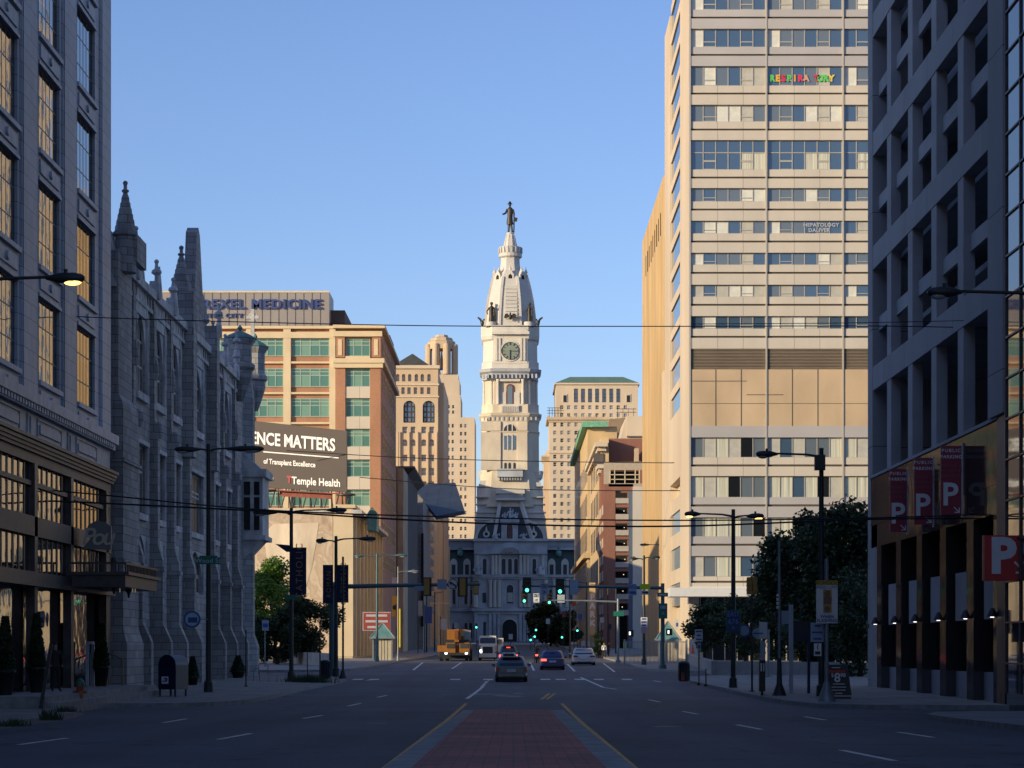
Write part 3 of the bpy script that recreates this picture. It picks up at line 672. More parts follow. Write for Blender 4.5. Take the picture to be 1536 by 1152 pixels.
# roof sign
b = MB(); b.box(X(238, YD), X(491, YD), YD+3, YD+10, Z(484, YD), Z(432, YD)); b.build('sign_wall', mat('sign_metal_panel', (.27, .25, .24), .5, .1, var=.08, scale=.2), t)
b = MB()
for k in range(19): b.box(X(250+k*12.6, YD), X(250+k*12.6, YD)+.06, YD+2.93, YD+3, Z(484, YD), Z(432, YD))
b.build('panel_joint', G['joint'], t)
b = MB(); b.box(X(238, YD), X(491, YD), YD+2.9, YD+3.0, Z(433.5, YD), Z(431, YD)); b.build('sign_coping', G['cream'], t)
b = MB(); b.box(X(491, YD), X(512, YD), YD+6, YD+18, Z(486, YD), Z(455, YD)); b.box(X(512, YD), X(576, YD), YD+14, YD+24, Z(488, YD), Z(480, YD)); b.build('penthouse', G['darkbrick'], t)
sb = mat('sign_blue', (.03, .055, .2), .5, var=0)
text('sign_lettering', 'DREXEL MEDICINE', 1.72, sb, t, (X(380, YD), YD+2.85, Z(452, YD)), bold=.05, ext=.12, spacing=1.12, xs=1.09)
text('sign_lettering', 'CENTER CITY', .75, sb, t, (X(322, YD), YD+2.85, Z(469, YD)), bold=.03, ext=.08, spacing=1.5)
b = MB(); b.lathe([(.75, 0), (.75, .3)], (0, 0, 0), 16); me = b.mesh('sign_emblem', sb); me.transform(Matrix.Rotation(R(90), 4, 'X')); child('sign_emblem', me, t, (X(254, YD), YD+2.8, Z(449, YD)))
# ---------------------------------------------------------------- low cream building with draped mural
YM = 240.0
t = thing('low_mural_building', 'low cream building with a faded painted mural on its blank side', 'building', (-BX-20, YM, gz(YM)))
xm = X(529, YM)
b = MB(); b.box(-70, xm, YM, YM+50, -1, Z(762, YM)); b.box(X(500, YM), xm+.3, YM-.3, YM+50, Z(762, YM), Z(757, YM)); b.build('wall', G['cream'], t)
b = MB(); b.box(X(500, YM), X(529, YM)+.05, YM-.12, YM, Z(985, YM), Z(775, YM)); b.build('corner_pilaster', G['cream'], t)
b = MB(); b.box(xm-.2, xm+1.0, YM-.5, YM+50, Z(771, YM), Z(765, YM)); b.box(-70, X(500, YM), YM-.15, YM, Z(768, YM), Z(765, YM)); b.build('cornice', G['gothic_trim'], t)
# mural: painted cloth folds, pale ochre and tan
m_, tt, p_ = nt('mural_paint'); N_, L_ = tt.nodes, tt.links
tc = N_.new('ShaderNodeTexCoord'); wv = N_.new('ShaderNodeTexNoise'); wv.inputs['Scale'].default_value = .28; wv.inputs['Detail'].default_value = 3; wv.inputs['Distortion'].default_value = 2.5
L_.new(tc.outputs['Object'], wv.inputs[0]); cr = N_.new('ShaderNodeValToRGB'); L_.new(wv.outputs[0], cr.inputs[0])
for i_, (q, c) in enumerate([(.3, (.4, .29, .2)), (.45, (.55, .43, .32)), (.55, (.47, .35, .25)), (.62, (.6, .49, .37)), (.75, (.5, .39, .29))]):
    e = cr.color_ramp.elements[i_] if i_ < 2 else cr.color_ramp.elements.new(q)
    e.position = q; e.color = (*c, 1)
L_.new(cr.outputs[0], p_.inputs['Base Color']); p_.inputs['Roughness'].default_value = .9
b = MB(); b.box(X(385, YM), X(499, YM), YM-.06, YM, Z(985, YM), Z(770, YM)); b.build('mural', m_, t)
b = MB(); cl = [(410, 786), (478, 784), (474, 815), (468, 850), (452, 905), (440, 870), (420, 855), (400, 835), (396, 800)]
b.prism([(X(a, YM), Z(c, YM)) for a, c in cl], (0, YM-.09, 0), (1, 0, 0), (0, 0, 1), (0, .03, 0)); b.build('painted_drapery', mat('mural_cloth', (.7, .58, .44), .9, var=.35, scale=.35, streak=.3), t)
for k in range(8):
    for (za, zb_) in ((785, 830), (850, 905), (915, 975)):
        b = MB(); yk = YM+3+k*6; b.box(xm-.2, xm+.04, yk, yk+2.6, Z(zb_, YM), Z(za, YM)); b.build('side_window', G['dglass'], t)
for k in range(9):
    b = MB(); b.box(xm, xm+.35, YM+.6+k*6, YM+1.5+k*6, Z(985, YM), Z(772, YM)); b.build('pilaster', G['cream'], t)
b = MB(); b.prism([(0, 0), (1.0, 0), (1.1, 1.9), (.5, 2.6), (0, 1.9)], (X(551, 247), 247, Z(796, 247)), (1, 0, 0), (0, 0, 1), (0, 4, 0)); b.build('copper_dormer', G['copper'], t)
# billboard on the low roof
t = thing('billboard', 'brown advertising billboard on a trussed steel frame above the low roof', 'billboard', (X(440, 246), 246, Z(760, 246)))
A, B_ = 243.0, 252.0
pl, pr_, Yl, Yr = 330, 520, 250, 240
def BBp(px, v): # v 0 bottom..1 top; board leans slightly in plan so its edges converge
    xl_, xr_ = X(pl, Yl), X(pr_, Yr); k_ = (px-VX)/F
    f_ = (k_*Yl-xl_)/((xr_-xl_)-k_*(Yr-Yl)); Y = Yl+(Yr-Yl)*f_
    lo, hi = (P(pl, 728, Yl), P(pl, 626, Yl)), (P(pr_, 738, Yr), P(pr_, 646, Yr))
    return (lo[0]+(lo[1]-lo[0])*v).lerp(hi[0]+(hi[1]-hi[0])*v, f_)
bm_ = mat('billboard_brown', (.04, .025, .022), .6, var=.04)
b = MB(); b.add([BBp(pl, 0), BBp(pr_, 0), BBp(pr_, 1), BBp(pl, 1)]+[p+Vector((.05, .5, 0)) for p in (BBp(pl, 0), BBp(pr_, 0), BBp(pr_, 1), BBp(pl, 1))],
      [(0, 1, 2, 3), (7, 6, 5, 4), (0, 4, 5, 1), (1, 5, 6, 2), (2, 6, 7, 3), (3, 7, 4, 0)]); b.build('panel', bm_, t)
def bbtext(s_, px, v, size, mt, **k):
    me = text_mesh(s_, size, mt, **k); d = (BBp(pr_, v)-BBp(pl, v)).normalized(); base = BBp(px, v)+Vector((0, -.08, 0))
    for vt in me.vertices: vt.co = d*vt.co.x+Vector((0, 1, 0))*vt.co.y+Vector((0, 0, 1))*vt.co.z
    me.name = 'lettering'; return child('lettering', me, t, base)
bbtext('SCIENCE MATTERS', 426, .735, 1.86, G['signwhite'], bold=.05, xs=.92)
bbtext('of Transplant Excellence', 434, .4, .78, G['signwhite'], bold=.02, xs=.95)
bbtext('KIDNEY | BONE MARROW', 385, .13, .5, G['signgrey'], bold=.012, xs=.82)
bbtext('Temple Health', 474, .13, 1.12, G['signwhite'], bold=.025)
bbtext('T', 434, .14, 1.0, mat('sign_red', (.35, .03, .04), .6, var=0), bold=.06)
d0, d1 = BBp(395, .545), BBp(508, .545); b = MB(); b.bar(d0+Vector((0, -.05, 0)), d1+Vector((0, -.05, 0)), .03, .12); b.build('underline', G['signwhite'], t)
b = MB()
for k in range(9):
    px = 385+k*16; p = BBp(px, 0); q = BBp(px+12, 0); b.bar(p+Vector((0, .3, 0)), p+Vector((0, .3, -2.6)), .12); b.bar(q+Vector((0, .3, 0)), p+Vector((.2, .3, -2.6)), .1)
    b.bar(p+Vector((0, .3, -.3)), p+Vector((0, 3.2, -2.6)), .1)
b.bar(BBp(385, 0)+Vector((0, .3, -2.6)), BBp(520, 0)+Vector((0, .3, -2.6)), .2); b.build('steel_truss', G['bronze'], t)
b = MB(); b.bar(BBp(400, 0)+Vector((0, -.4, -.25)), BBp(516, 0)+Vector((0, -.4, -.25)), .8, .12); b.bar(BBp(420, 0)+Vector((0, 0, -.5)), BBp(498, 0)+Vector((0, 0, -.5)), .15, .7); b.build('catwalk', mat('rusty_red_steel', (.18, .05, .04), .8, var=.2), t)
for px in (505, 388):
    b = MB(); p = BBp(px, 0); b.bar(p+Vector((0, -.3, -.4)), p+Vector((1.2, -2.2, -.6)), .1); b.lathe([(.15, 0), (1.1, .12), (.9, .3)], p+Vector((1.2, -2.2, -.7)), 10, sy=.5); b.build('floodlight', G['bronze'], t)
# ---------------------------------------------------------------- left, beyond the office block
t = thing('slim_brick_tower', 'slim brick block with a stone edged corner between the office building and a grey building', 'building', (-18.5, 335, gz(335)))
Yk = 332.0
b = MB(); b.box(-60, X(597, Yk), Yk, Yk+20, 0, Z(700, Yk)); b.build('wall', G['brick'], t)
b = MB(); b.box(X(597, Yk)-.05, X(605, Yk), Yk-.1, Yk+14, 0, Z(702, Yk)); b.build('corner_strip', mat('weathered_cream_render', (.5, .36, .24), .9, var=.3, scale=.3), t)
t = thing('dark_corniced_building', 'narrow dark building with a heavy bracketed cornice on the left side', 'building', (-18, 362, gz(360)))
b = MB(); b.box(-60, X(613, 355), 352, 388, 0, Z(706, 355)); b.build('wall', G['darkbrick'], t)
b = MB(); b.frus(-40, X(613, 355), 352, 388, Z(715, 355), -40, X(624, 355), 350, 388, Z(706, 355)); b.box(-40, X(624, 355), 350, 388, Z(706, 355), Z(703, 355)); b.build('cornice', G['roof'], t)
G['greyst'] = stone('grey_cut_stone', (.3, .27, .25), (.26, .235, .22), (.17, .16, .15), 1.6, .8, .03, dirt=.2)
t = thing('grey_stone_building', 'grey stone building with a rounded lit top behind the dark corniced one', 'building', (-18, 400, gz(400)))
b = MB(); b.box(-60, X(636, 400), 395, 430, 0, Z(752, 400))
prof = [(X(614, 400)+(X(636, 400)-X(614, 400))*k/8, Z(752, 400)+(Z(738, 400)-Z(752, 400))*math.cos(math.pi/2*k/8)) for k in range(9)]
b.prism([(X(600, 400), Z(752, 400))]+[(X(600, 400), Z(738, 400))]+prof, (0, 395, 0), (1, 0, 0), (0, 0, 1), (0, 35, 0)); b.build('wall', G['greyst'], t)
for k in range(3):
    b = MB(); b.box(X(614+k*9, 395), X(617.5+k*9, 395), 394.7, 395, Z(940, 395), Z(800, 395)); b.build('window', G['dglass'], t)
t = thing('glass_fronted_building', 'building with glazed bays facing the street beyond the grey stone block', 'building', (-17.5, 450, gz(450)))
b = MB(); b.box(-60, X(641, 452), 440, 500, 0, Z(760, 452)); b.build('wall', G['tan'], t)
for k in range(9):
    b = MB(); b.box(X(641, 452)-.2, X(643.5, 452)+.6, 441, 462, Z(775+k*18, 450), Z(766+k*18, 450)); b.build('bay_window', G['bluegl2'], t)
t = thing('brown_slab_building', 'plain brown stone building whose side wall runs into shade beside the tan skyscraper', 'building', (-18, 520, gz(520)))
b = MB(); b.box(-60, X(672, 600), 505, 600, 0, Z(775, 520)); b.build('wall', G['tan'], t)
b = MB(); b.box(X(672, 600)-.1, X(674.5, 600), 598, 602, 0, Z(820, 600)); b.build('corner_pier', G['cream'], t)
# slanting dark roof canopy
t = thing('tilted_roof_canopy', 'large dark slanted roof canopy jutting over the street from the left', 'canopy', (-16, 430, Z(770, 430)))
q = [(617, 727, 452), (683, 724, 446), (697, 766, 415), (654, 774, 411)]
vs = [P(a, c, Y) for a, c, Y in q]; dn = Vector((0, 0, -.7))
b = MB(); b.add(vs+[v+dn for v in vs], [(0, 1, 2, 3), (7, 6, 5, 4), (0, 4, 5, 1), (1, 5, 6, 2), (2, 6, 7, 3), (3, 7, 4, 0)]); b.build('canopy_slab', stone('blue_grey_panel', (.035, .05, .075), (.028, .04, .06), (.012, .016, .02), 2.4, 1.6, .06, rough=.6, dirt=.35, bump=.2, off=0), t)
b = MB(); b.bar(P(640, 760, 445), P(632, 790, 448), .6); b.build('support', G['bronze'], t)
# ---------------------------------------------------------------- tan skyscraper with pyramid roof
YT = 552.0
t = thing('tan_arcaded_skyscraper', 'tan masonry skyscraper with tall arched windows and a dark pyramid roof', 'building', (-28, YT, gz(YT)))
s = YT/F; x0 = X(560, YT); x1 = X(657, YT)
cols = [(587.5,3),]
b = MB()
rows = [(578,572,571)]
ux = [x0, X(583,YT)]; 
# rows of openings: (top, bottom) px ; columns by px
small = [(587,594),(601,608),(615,622),(628,635.5),(641,648)]
def tanfloor(yt, yb, colset): return [(X(a, YT), X(c, YT), Z(yb, YT), Z(yt, YT)) for a, c in colset]
z_edges = []; tr_rows = [((561,572),[(585,589),(594,599),(603,608),(612,617),(622,627),(631,636),(641,646)]),
   ((581,591),[(583,588),(592.5,597),(602,607),(611,616),(620.5,625.5),(630.5,635.5),(640.5,645.5)]),
   ((601,634),[(580,594),(605,623),(634,652)]),
   ((640,650),[(587,594),(603.5,611),(616,623),(632,639.5),(644,651)]),
   ((659,669),[(587,594),(603.5,611),(616,623),(632,639.5),(644,651)]),
   ((682,692),[(587,594),(603.5,611),(616,623),(632,639.5),(644,651)]),
   ((702,713),[(587,594),(603.5,611),(616,623),(632,639.5),(644,651)]),
   ((722,733),[(587,594),(603.5,611),(616,623),(632,639.5),(644,651)])]
ztop = Z(553, YT); prev = ztop
for (yt, yb), cs in tr_rows:
    a0, a1 = Z(yt, YT), Z(yb, YT)
    b.box(x0, x1, YT, YT+1, a0, prev)
    xe = [x0]+[e for c in cs for e in (X(c[0], YT), X(c[1], YT))]+[x1]
    for k in range(0, len(xe)-1, 2): b.box(xe[k], xe[k+1], YT, YT+1, a1, a0)
    for c in cs:
        w_ = X(c[1], YT)-X(c[0], YT); big = yt == 601
        child('arched_window' if big or yt == 561 else 'window', win_mesh('tan', w_, a0-a1, 3 if big else 2, 4 if big else 2, G['bronze'] if big else G['tan2'], [G['bluegl2'], G['bluegl']], .35 if big else .15), t, (X(c[0], YT), YT+.8, a1))
        if big or yt in (561, 659):
            for sd in (0, 1): b.prism(arch_poly(w_, w_/2, False, 6, sd), (X(c[0], YT), YT, a0-w_/2), (1, 0, 0), (0, 0, 1), (0, .7, 0))
    prev = a1
b.box(x0, x1, YT, YT+1, 0, prev); b.box(x0, x1, YT+1, YT+40, 0, ztop-.3)
b.box(x1, X(665, YT), YT+3, YT+45, 0, Z(572, YT)); b.build('wall', G['tan'], t)
for px in (597, 613.5, 626.5, 641.7, 599.6, 655):
    b = MB(); b.box(X(px-.9, YT), X(px+.9, YT), YT-.6, YT, 0, Z(648, YT)); b.build('buttress', G['tan'], t)
b = MB(); b.box(x0, x1+.4, YT-.5, YT+1, ztop, ztop+.8); b.box(x0, x1+.3, YT-.3, YT, Z(578, YT), Z(575.5, YT)); b.box(x0, x1+.3, YT-.3, YT, Z(596, YT), Z(594, YT)); b.build('cornice', G['tan2'], t)
b = MB(); b.box(X(589, YT), X(643, YT), YT+3, YT+12, ztop, Z(547, YT)); b.build('attic', G['copper'], t)
b = MB(); zc = Z(547, YT); ap = Vector((X(616.5, YT), YT+8, Z(524, YT)))
b.add([(X(588, YT), YT+2, zc), (X(645, YT), YT+2, zc), (X(645, YT), YT+14, zc), (X(588, YT), YT+14, zc), ap], [(0, 1, 4), (1, 2, 4), (2, 3, 4), (3, 0, 4), (3, 2, 1, 0)]); b.build('pyramid_roof', mat('dark_roof_tile', (.07, .07, .06), .8, var=.2, scale=.5), t)
# ---------------------------------------------------------------- stepped tower with bell lantern
YP = 1050.0
t = thing('bell_lantern_skyscraper', 'pale stepped skyscraper topped by an open lantern holding a bell', 'building', (-30, YP, gz(YP)))
def bp(b, a, c, top, bot, y0, y1): b.box(X(a, YP), X(c, YP), y0, y1, Z(bot, YP), Z(top, YP))
def wallwin(t, segs, Y, wall, wmeshes, inset=.4, depth=.6, name='window'):
    pass
b = MB()
us = [0]; c0 = X(668, YP)
cols_ = [(671.5, 674.8), (677.5, 681), (690, 693.5), (696.5, 700), ]
us = [0]+[X(e, YP)-c0 for c in cols_ for e in c]+[X(712, YP)-c0]
lv = [(636+i*11.85, 641.5+i*11.85) for i in range(15)]
zs = [0]+[Z(e, YP) for (a, c) in reversed(lv) for e in (c, a)]+[Z(626, YP)]
fc = allholes(us, zs)
facade(b, (c0, YP, 0), (1, 0, 0), (0, -1, 0), us, zs, fc, .6)
b.box(c0, X(712, YP), YP+.6, YP+40, 0, Z(626, YP)-.1)
# middle block above
c1 = X(668, YP); us2 = [0]+[X(e, YP)-c1 for e in (671.5, 674.8, 678, 681)]+[X(691, YP)-c1]; zs2 = [Z(626, YP)]+[Z(e, YP) for e in (620, 615, 612, 607)]+[Z(592, YP)]
facade(b, (c1, YP+2, 0), (1, 0, 0), (0, -1, 0), us2, zs2, allholes(us2, zs2), .6); b.box(c1, X(691, YP), YP+2.6, YP+35, Z(626, YP)-1, Z(592, YP)-.1)
bp(b, 660, 689, 568, 592, YP+4, YP+32); bp(b, 660, 687, 560, 568, YP+5, YP+30); b.build('wall', G['tan2'], t)
wmn = [win_mesh('pnb%d' % q, 1.05, 1.7, 1, 2, G['tan2'], [G['dglass'] if q else G['bluegl2']], .12) for q in range(3)]
fill(t, (c0, YP, 0), (1, 0, 0), 0, us, zs, wmn, inset=.4); fill(t, (c1, YP+2, 0), (1, 0, 0), 0, us2, zs2, wmn, inset=.4)
b = MB()
xc, rr = X(661, YP), M(22, YP)
b.lathe([(rr*1.08, Z(572, YP)), (rr*1.0, Z(566, YP)), (rr, Z(556, YP))], (xc, YP+14, 0), 8, 0, False, ph=R(22.5))
for k in range(8):
    a_ = R(22.5+45*k); px_, py_ = xc+rr*math.cos(a_)*.98, YP+14+rr*math.sin(a_)*.98; b.lathe([(1.5, Z(558, YP)), (1.5, Z(512, YP))], (px_, py_, 0), 6)
    a2 = a_+R(22.5); 
    for d_ in (-1, 1):
        qx, qy = xc+rr*.93*math.cos(a2)-d_*math.sin(a2)*1.7, YP+14+rr*.93*math.sin(a2)+d_*math.cos(a2)*1.7; b.lathe([(.9, Z(558, YP)), (.9, Z(516, YP))], (qx, qy, 0), 4)
b.lathe([(rr*1.02, Z(519, YP)), (rr*1.02, Z(508, YP)), (rr*.86, Z(506, YP)), (rr*.8, Z(502, YP)), (rr*.5, Z(500, YP)), (rr*.45, Z(497, YP))], (xc, YP+14, 0), 8, 0, False, ph=R(22.5)); b.build('lantern', G['tan'], t)
b = MB(); b.lathe([(2.3, Z(549, YP)), (1.8, Z(545, YP)), (1.3, Z(537, YP)), (.6, Z(533, YP)), (.3, Z(522, YP))], (xc, YP+14, 0), 12); b.build('bell', G['bronze'], t)
# ---------------------------------------------------------------- right: green roofed tower, its lower neighbour
YG = 1060.0
t = thing('green_roofed_tower', 'pale stone skyscraper with a green hipped roof above tall top windows', 'building', (X(896, YG), YG+20, gz(YG)))
s = YG/F; c0 = X(834, YG)
colg = [(848+i*10.6, 854+i*10.6) for i in range(10)]
def uof(px): return X(px, YG)-c0
b = MB()
usA = [0]+[uof(e) for i in range(10) for e in (844.5+i*10.6-4.3, 849.5+i*10.6-4.3)]+[uof(957)]
zsA = [0]+[Z(e, YG) for e in (682, 676, 670, 664, 658, 652, 646, 640, 634, 628, 625.5, 620, 614, 608)]+[Z(605.5, YG)]
facade(b, (c0, YG, 0), (1, 0, 0), (0, -1, 0), usA, zsA, allholes(usA, zsA), .6)
usB = [0]+[uof(e) for e in (845.5, 850.5)]+[uof(e) for i in range(7) for e in (861+i*10.6, 867+i*10.6)]+[uof(e) for e in (940.5, 945.5)]+[uof(957)]
zsB = [Z(605.5, YG), Z(603.5, YG), Z(583, YG), Z(577, YG)]
hb = {(i, 1) for i in range(3, 16, 2)}; facade(b, (c0, YG, 0), (1, 0, 0), (0, -1, 0), usB, zsB, hb, .6)
b.box(c0, X(957, YG), YG+.6, YG+45, 0, Z(577, YG)-.1); b.build('wall', G['tan2'], t)
wg = [win_mesh('grn%d' % q, 5*s, 6*s, 2, 2, G['tan2'], [G['dglass'] if q % 2 else G['bluegl']], .15) for q in range(4)]
fill(t, (c0, YG, 0), (1, 0, 0), 0, usA, zsA[-6:], wg, inset=.4); 
for i in range(3, 16, 2): child('tall_window', win_mesh('grt', 6*s, 20.5*s, 2, [0, 7.5*s, 12.5*s, 20.5*s], G['bronze'], G['bluegl'], .3), t, (c0+usB[i], YG+.4, zsB[1]))
for a, c in ((844, 851), (939, 946)):
    m2 = MB(); m2.box(X(a, YG), X(c, YG), YG-.3, YG, Z(603, YG), Z(591, YG), 0); m2.box(X(a+1, YG), X(c-1, YG), YG-.35, YG-.3, Z(603, YG), Z(593, YG), 1); m2.build('end_window', [G['tan2'], G['dglass']], t)
b = MB(); b.box(c0-.8, X(957, YG)+.8, YG-.8, YG+45, Z(577, YG), Z(574.5, YG)); b.build('cornice', G['tan2'], t)
b = MB(); za, zb_ = Z(574.5, YG), Z(560, YG); b.frus(c0-.5, X(957, YG)+.5, YG-.5, YG+45, za, X(856, YG), X(937, YG), YG+14, YG+30, zb_); b.build('hipped_roof', mat('green_copper_roof', (.13, .22, .15), .7, var=.1, scale=.2), t)
YL = 1000.0
t = thing('pale_corniced_tower', 'pale stone tower with square windows and crested cornice, in front of the green roofed one', 'building', (X(860, YL), YL+20, gz(YL)))
s = YL/F; c0 = X(824, YL)
def uof(px): return X(px, YL)-c0
usC = [0]+[uof(e) for i in range(8) for e in (830+i*10.6, 835+i*10.6)]+[uof(915)]
zl = [637, 649, 660.5, 672.5, 685, 696.5, 708.5, 720.5, 732, 744, 756, 768, 780, 792, 804, 816]
zsC = [0]+[e for y_ in reversed(zl) for e in (Z(y_+3, YL), Z(y_-3, YL))]+[Z(630, YL)]
b = MB(); facade(b, (c0, YL, 0), (1, 0, 0), (0, -1, 0), usC, zsC, allholes(usC, zsC), .6); b.box(c0, X(915, YL), YL+.6, YL+30, 0, Z(630, YL)-.1); b.build('wall', G['tan2'], t)
wl = [win_mesh('plc%d' % q, 5*s, 6*s, 1 if q % 2 else 2, 2, G['tan2'], [G['dglass'] if q % 2 else G['bluegl2']], .15) for q in range(4)]
fill(t, (c0, YL, 0), (1, 0, 0), 0, usC, zsC, wl, pick=lambda i, j: i < 11, inset=.4)
b = MB(); b.box(c0-1.2, X(915, YL), YL-1.2, YL+30, Z(630, YL), Z(626, YL)); b.box(c0-.5, X(915, YL), YL-.5, YL+1, Z(633, YL), Z(630, YL)); b.box(c0-.3, X(915, YL), YL-.4, YL, Z(680, YL), Z(678.5, YL))
for k in range(16): b.prism([(0, 0), (.45, .9), (.9, 0)], (c0-1+k*1.7, YL-1.1, Z(626, YL)), (1, 0, 0), (0, 0, 1), (0, .4, 0))
b.build('cornice', G['tan'], t)
b = MB()
for k in range(5): b.bar((c0+k*1.3, YL+2, Z(626, YL)), (c0+k*1.3, YL+2, Z(611, YL)), .25)
for z_ in (611, 615, 619): b.bar((c0-1, YL+2, Z(z_, YL)), (c0+6.5, YL+2, Z(z_, YL)), .2)
b.build('roof_mast_frame', G['bronze'], t)
b = MB(); 
for z_ in (612, 617): b.bar((X(925, YL), YL+4, Z(z_, YL)), (X(955, YL), YL+4, Z(z_, YL)), .25)
for k in range(4): b.bar((X(927+k*8, YL), YL+4, Z(632, YL)), (X(927+k*8, YL), YL+4, Z(611, YL)), .2)
b.build('roof_mast_frame', G['bronze'], t)
t = thing('brown_balconied_tower', 'slim brown tower with a jutting cornice seen just right of the clock tower', 'building', (X(819, 980), 980, gz(980)))
Yq = 1004.0
b = MB(); b.box(X(816, Yq), X(824, Yq), Yq, Yq+30, 0, Z(684, Yq)); b.build('wall', G['tan'], t)
b = MB(); b.frus(X(816, Yq), X(824, Yq), Yq-.5, Yq+20, Z(692, Yq), X(812, Yq), X(824, Yq), Yq-2, Yq+20, Z(686, Yq)); b.box(X(812, Yq), X(824, Yq), Yq-2, Yq+20, Z(686, Yq), Z(684, Yq)); b.frus(X(817, Yq), X(824, Yq), Yq, Yq+10, Z(684, Yq), X(820, Yq), X(824, Yq), Yq+1, Yq+10, Z(675, Yq)); b.build('cornice', G['tan'], t)
# ---------------------------------------------------------------- right mid distance
YA = 630.0
t = thing('golden_corniced_building', 'golden stone building with a green copper cornice facing the street on the right', 'building', (19, YA-60, gz(600)))
za = Z(652, 540)
b = MB(); b.box(X(862, YA), 24, 520, YA, 0, za)
b.build('wall', G['gold'], t)
for k in range(11):
    for j in range(5):
        b = MB(); yy = 524+k*9.5; zz = 8+j*8; b.box(X(862, YA)-.05, X(862, YA)+.3, yy, yy+4, zz, zz+5.2); b.build('window', G['dglass'], t)
b = MB(); b.box(X(862, YA)-1.3, X(862, YA)+1, 518, YA+1, za-.3, za+1); b.box(X(862, YA)+1, X(862, YA)+4.5, 517.5, 519, za-.3, za+1); b.build('copper_cornice', mat('bright_verdigris', (.14, .36, .24), .7, var=.2), t)
b = MB(); b.box(X(862, YA)-1.0, X(862, YA)+.5, 518.5, YA+1, za*.42, za*.42+1.2); b.build('string_course', G['gold'], t)
t = thing('brown_penthouse_block', 'brown brick rooftop block rising behind the golden buildings', 'building', (30, 610, gz(600)))
b = MB(); b.box(X(868, 600), X(914, 600), 600, 640, 0, Z(652, 600)+1); b.add([P(912, 655, 600), P(936, 655, 600), P(940, 626, 600), P(914, 629, 600)]+[P(912, 655, 600)+Vector((0, 20, 0)), P(936, 655, 600)+Vector((0, 20, 0)), P(940, 626, 600)+Vector((0, 20, 0)), P(914, 629, 600)+Vector((0, 20, 0))], [(0, 1, 2, 3), (7, 6, 5, 4), (1, 5, 6, 2), (2, 6, 7, 3), (3, 7, 4, 0)])
b.box(X(868, 600), X(914, 600), 600, 620, Z(656, 600), Z(645, 600)); b.build('wall', mat('brown_brick', (.27, .19, .12), .9, var=.2, scale=.3), t)
t = thing('white_rooftop_box', 'plain white rooftop block behind the red brick one', 'building', (38, 560, gz(560)))
b = MB(); b.box(X(940, 560), X(985, 560), 560, 590, 0, Z(624, 560)); b.frus(X(930, 560), X(941, 560), 560.2, 590, Z(660, 560), X(939.9, 560), X(941, 560), 560.2, 590, Z(624, 560)); b.build('wall', G['tan2'], t)
b = MB(); b.box(X(940, 560), X(975, 560), 559.5, 560, Z(656, 560), Z(654, 560)); b.build('roof_rail', G['roof'], t)
t = thing('white_corniced_building', 'golden building with two stepped white stone cornices above the street', 'building', (19, 480, gz(480)))
b = MB(); b.box(17.6, 19.2, 452, 515, 0, Z(668, 470)); b.box(17.6, X(905, 452), 446, 452, 0, Z(700, 450)); b.build('wall', G['gold'], t)
b = MB(); b.box(16.4, X(911, 452), 450, 516, Z(671, 452), Z(664, 452)); b.box(16.9, X(909, 452), 451, 516, Z(677, 452), Z(671, 452)); b.build('upper_cornice', G['tan2'], t)
b = MB(); b.box(16.6, X(905, 450), 444, 452, Z(706, 450), Z(700, 450)); b.box(16.9, X(904, 450), 445, 452, Z(712, 450), Z(706, 450)); b.build('lower_cornice', G['tan2'], t)
b = MB(); b.box(X(888, 452)+.3, X(905, 452), 451.7, 452, Z(700, 452), Z(680, 452)); b.build('loggia_window', G['darkbrick'], t)
for k in range(6):
    for j in range(5):
        b = MB(); yy = 456+k*9.5; zz = 8+j*7; b.box(17.55, 17.8, yy, yy+4, zz, zz+4.8); b.build('window', G['dglass'], t)
t = thing('red_brick_rooftop_block', 'plain red brick block rising above the parking structure', 'building', (32, 470, gz(470)))
b = MB(); b.box(19.3, X(990, 455), 456, 480, 0, Z(657, 455)); b.build('wall', G['brickd'], t)
b = MB(); b.box(X(953, 450), X(959, 450), 452, 455, Z(691, 450), Z(671, 450)); b.build('vent_shaft', G['tan'], t)
YB = 430.0
t = thing('brick_parking_structure', 'red brick and concrete parking structure with dark open decks', 'building', (24, YB, gz(YB)))
s = YB/F; x0 = 17.3
def bb(b, a, c, top, bot, y0=YB, y1=YB+.8, m=0): b.box(X(a, YB), X(c, YB), y0, y1, Z(bot, YB), Z(top, YB), m)
b = MB(); bb(b, 906, 990, 693, 705); bb(b, 906, 916, 705, 726); bb(b, 913, 990, 725, 730); b.build('concrete_head', mat('tan_concrete', (.4, .33, .25), .8, var=.1), t)
b = MB(); bb(b, 905, 923, 726, 985); bb(b, 923, 950, 726, 736); b.box(X(905, YB), 60, YB+10, YB+11, 0, Z(700, YB))
for k in range(7): bb(b, 923, 943, 748+k*24+8.5, 748+k*24+13, YB+.1)
b.build('brick_frame', G['brickd'], t)
b = MB(); 
for k in range(8): bb(b, 923, 943, 747+k*24, 755+k*24, YB+.05, YB+.5)
b.build('deck_parapet', mat('deck_concrete', (.42, .36, .3), .8, var=.1), t)
b = MB(); bb(b, 943, 949, 736, 985, YB+.1); b.build('blue_shaft', mat('blue_grey_panel', (.1, .13, .18), .5, var=0), t)
b = MB(); bb(b, 949, 990, 730, 985, YB-.2); b.build('stair_tower', G['beige'], t)
b = MB(); bb(b, 915, 959, 705, 726, YB+3, YB+3.2); bb(b, 923, 943, 736, 985, YB+6, YB+6.2); b.build('interior', G['black'], t)
b = MB()
for px in (915, 922, 937.5, 953, 959): bb(b, px-.6, px+.6, 705, 726, YB-.1)
for py in (712, 719): bb(b, 915, 959, py-.6, py+.6, YB-.1)
b.build('deck_railing', G['cream'], t)
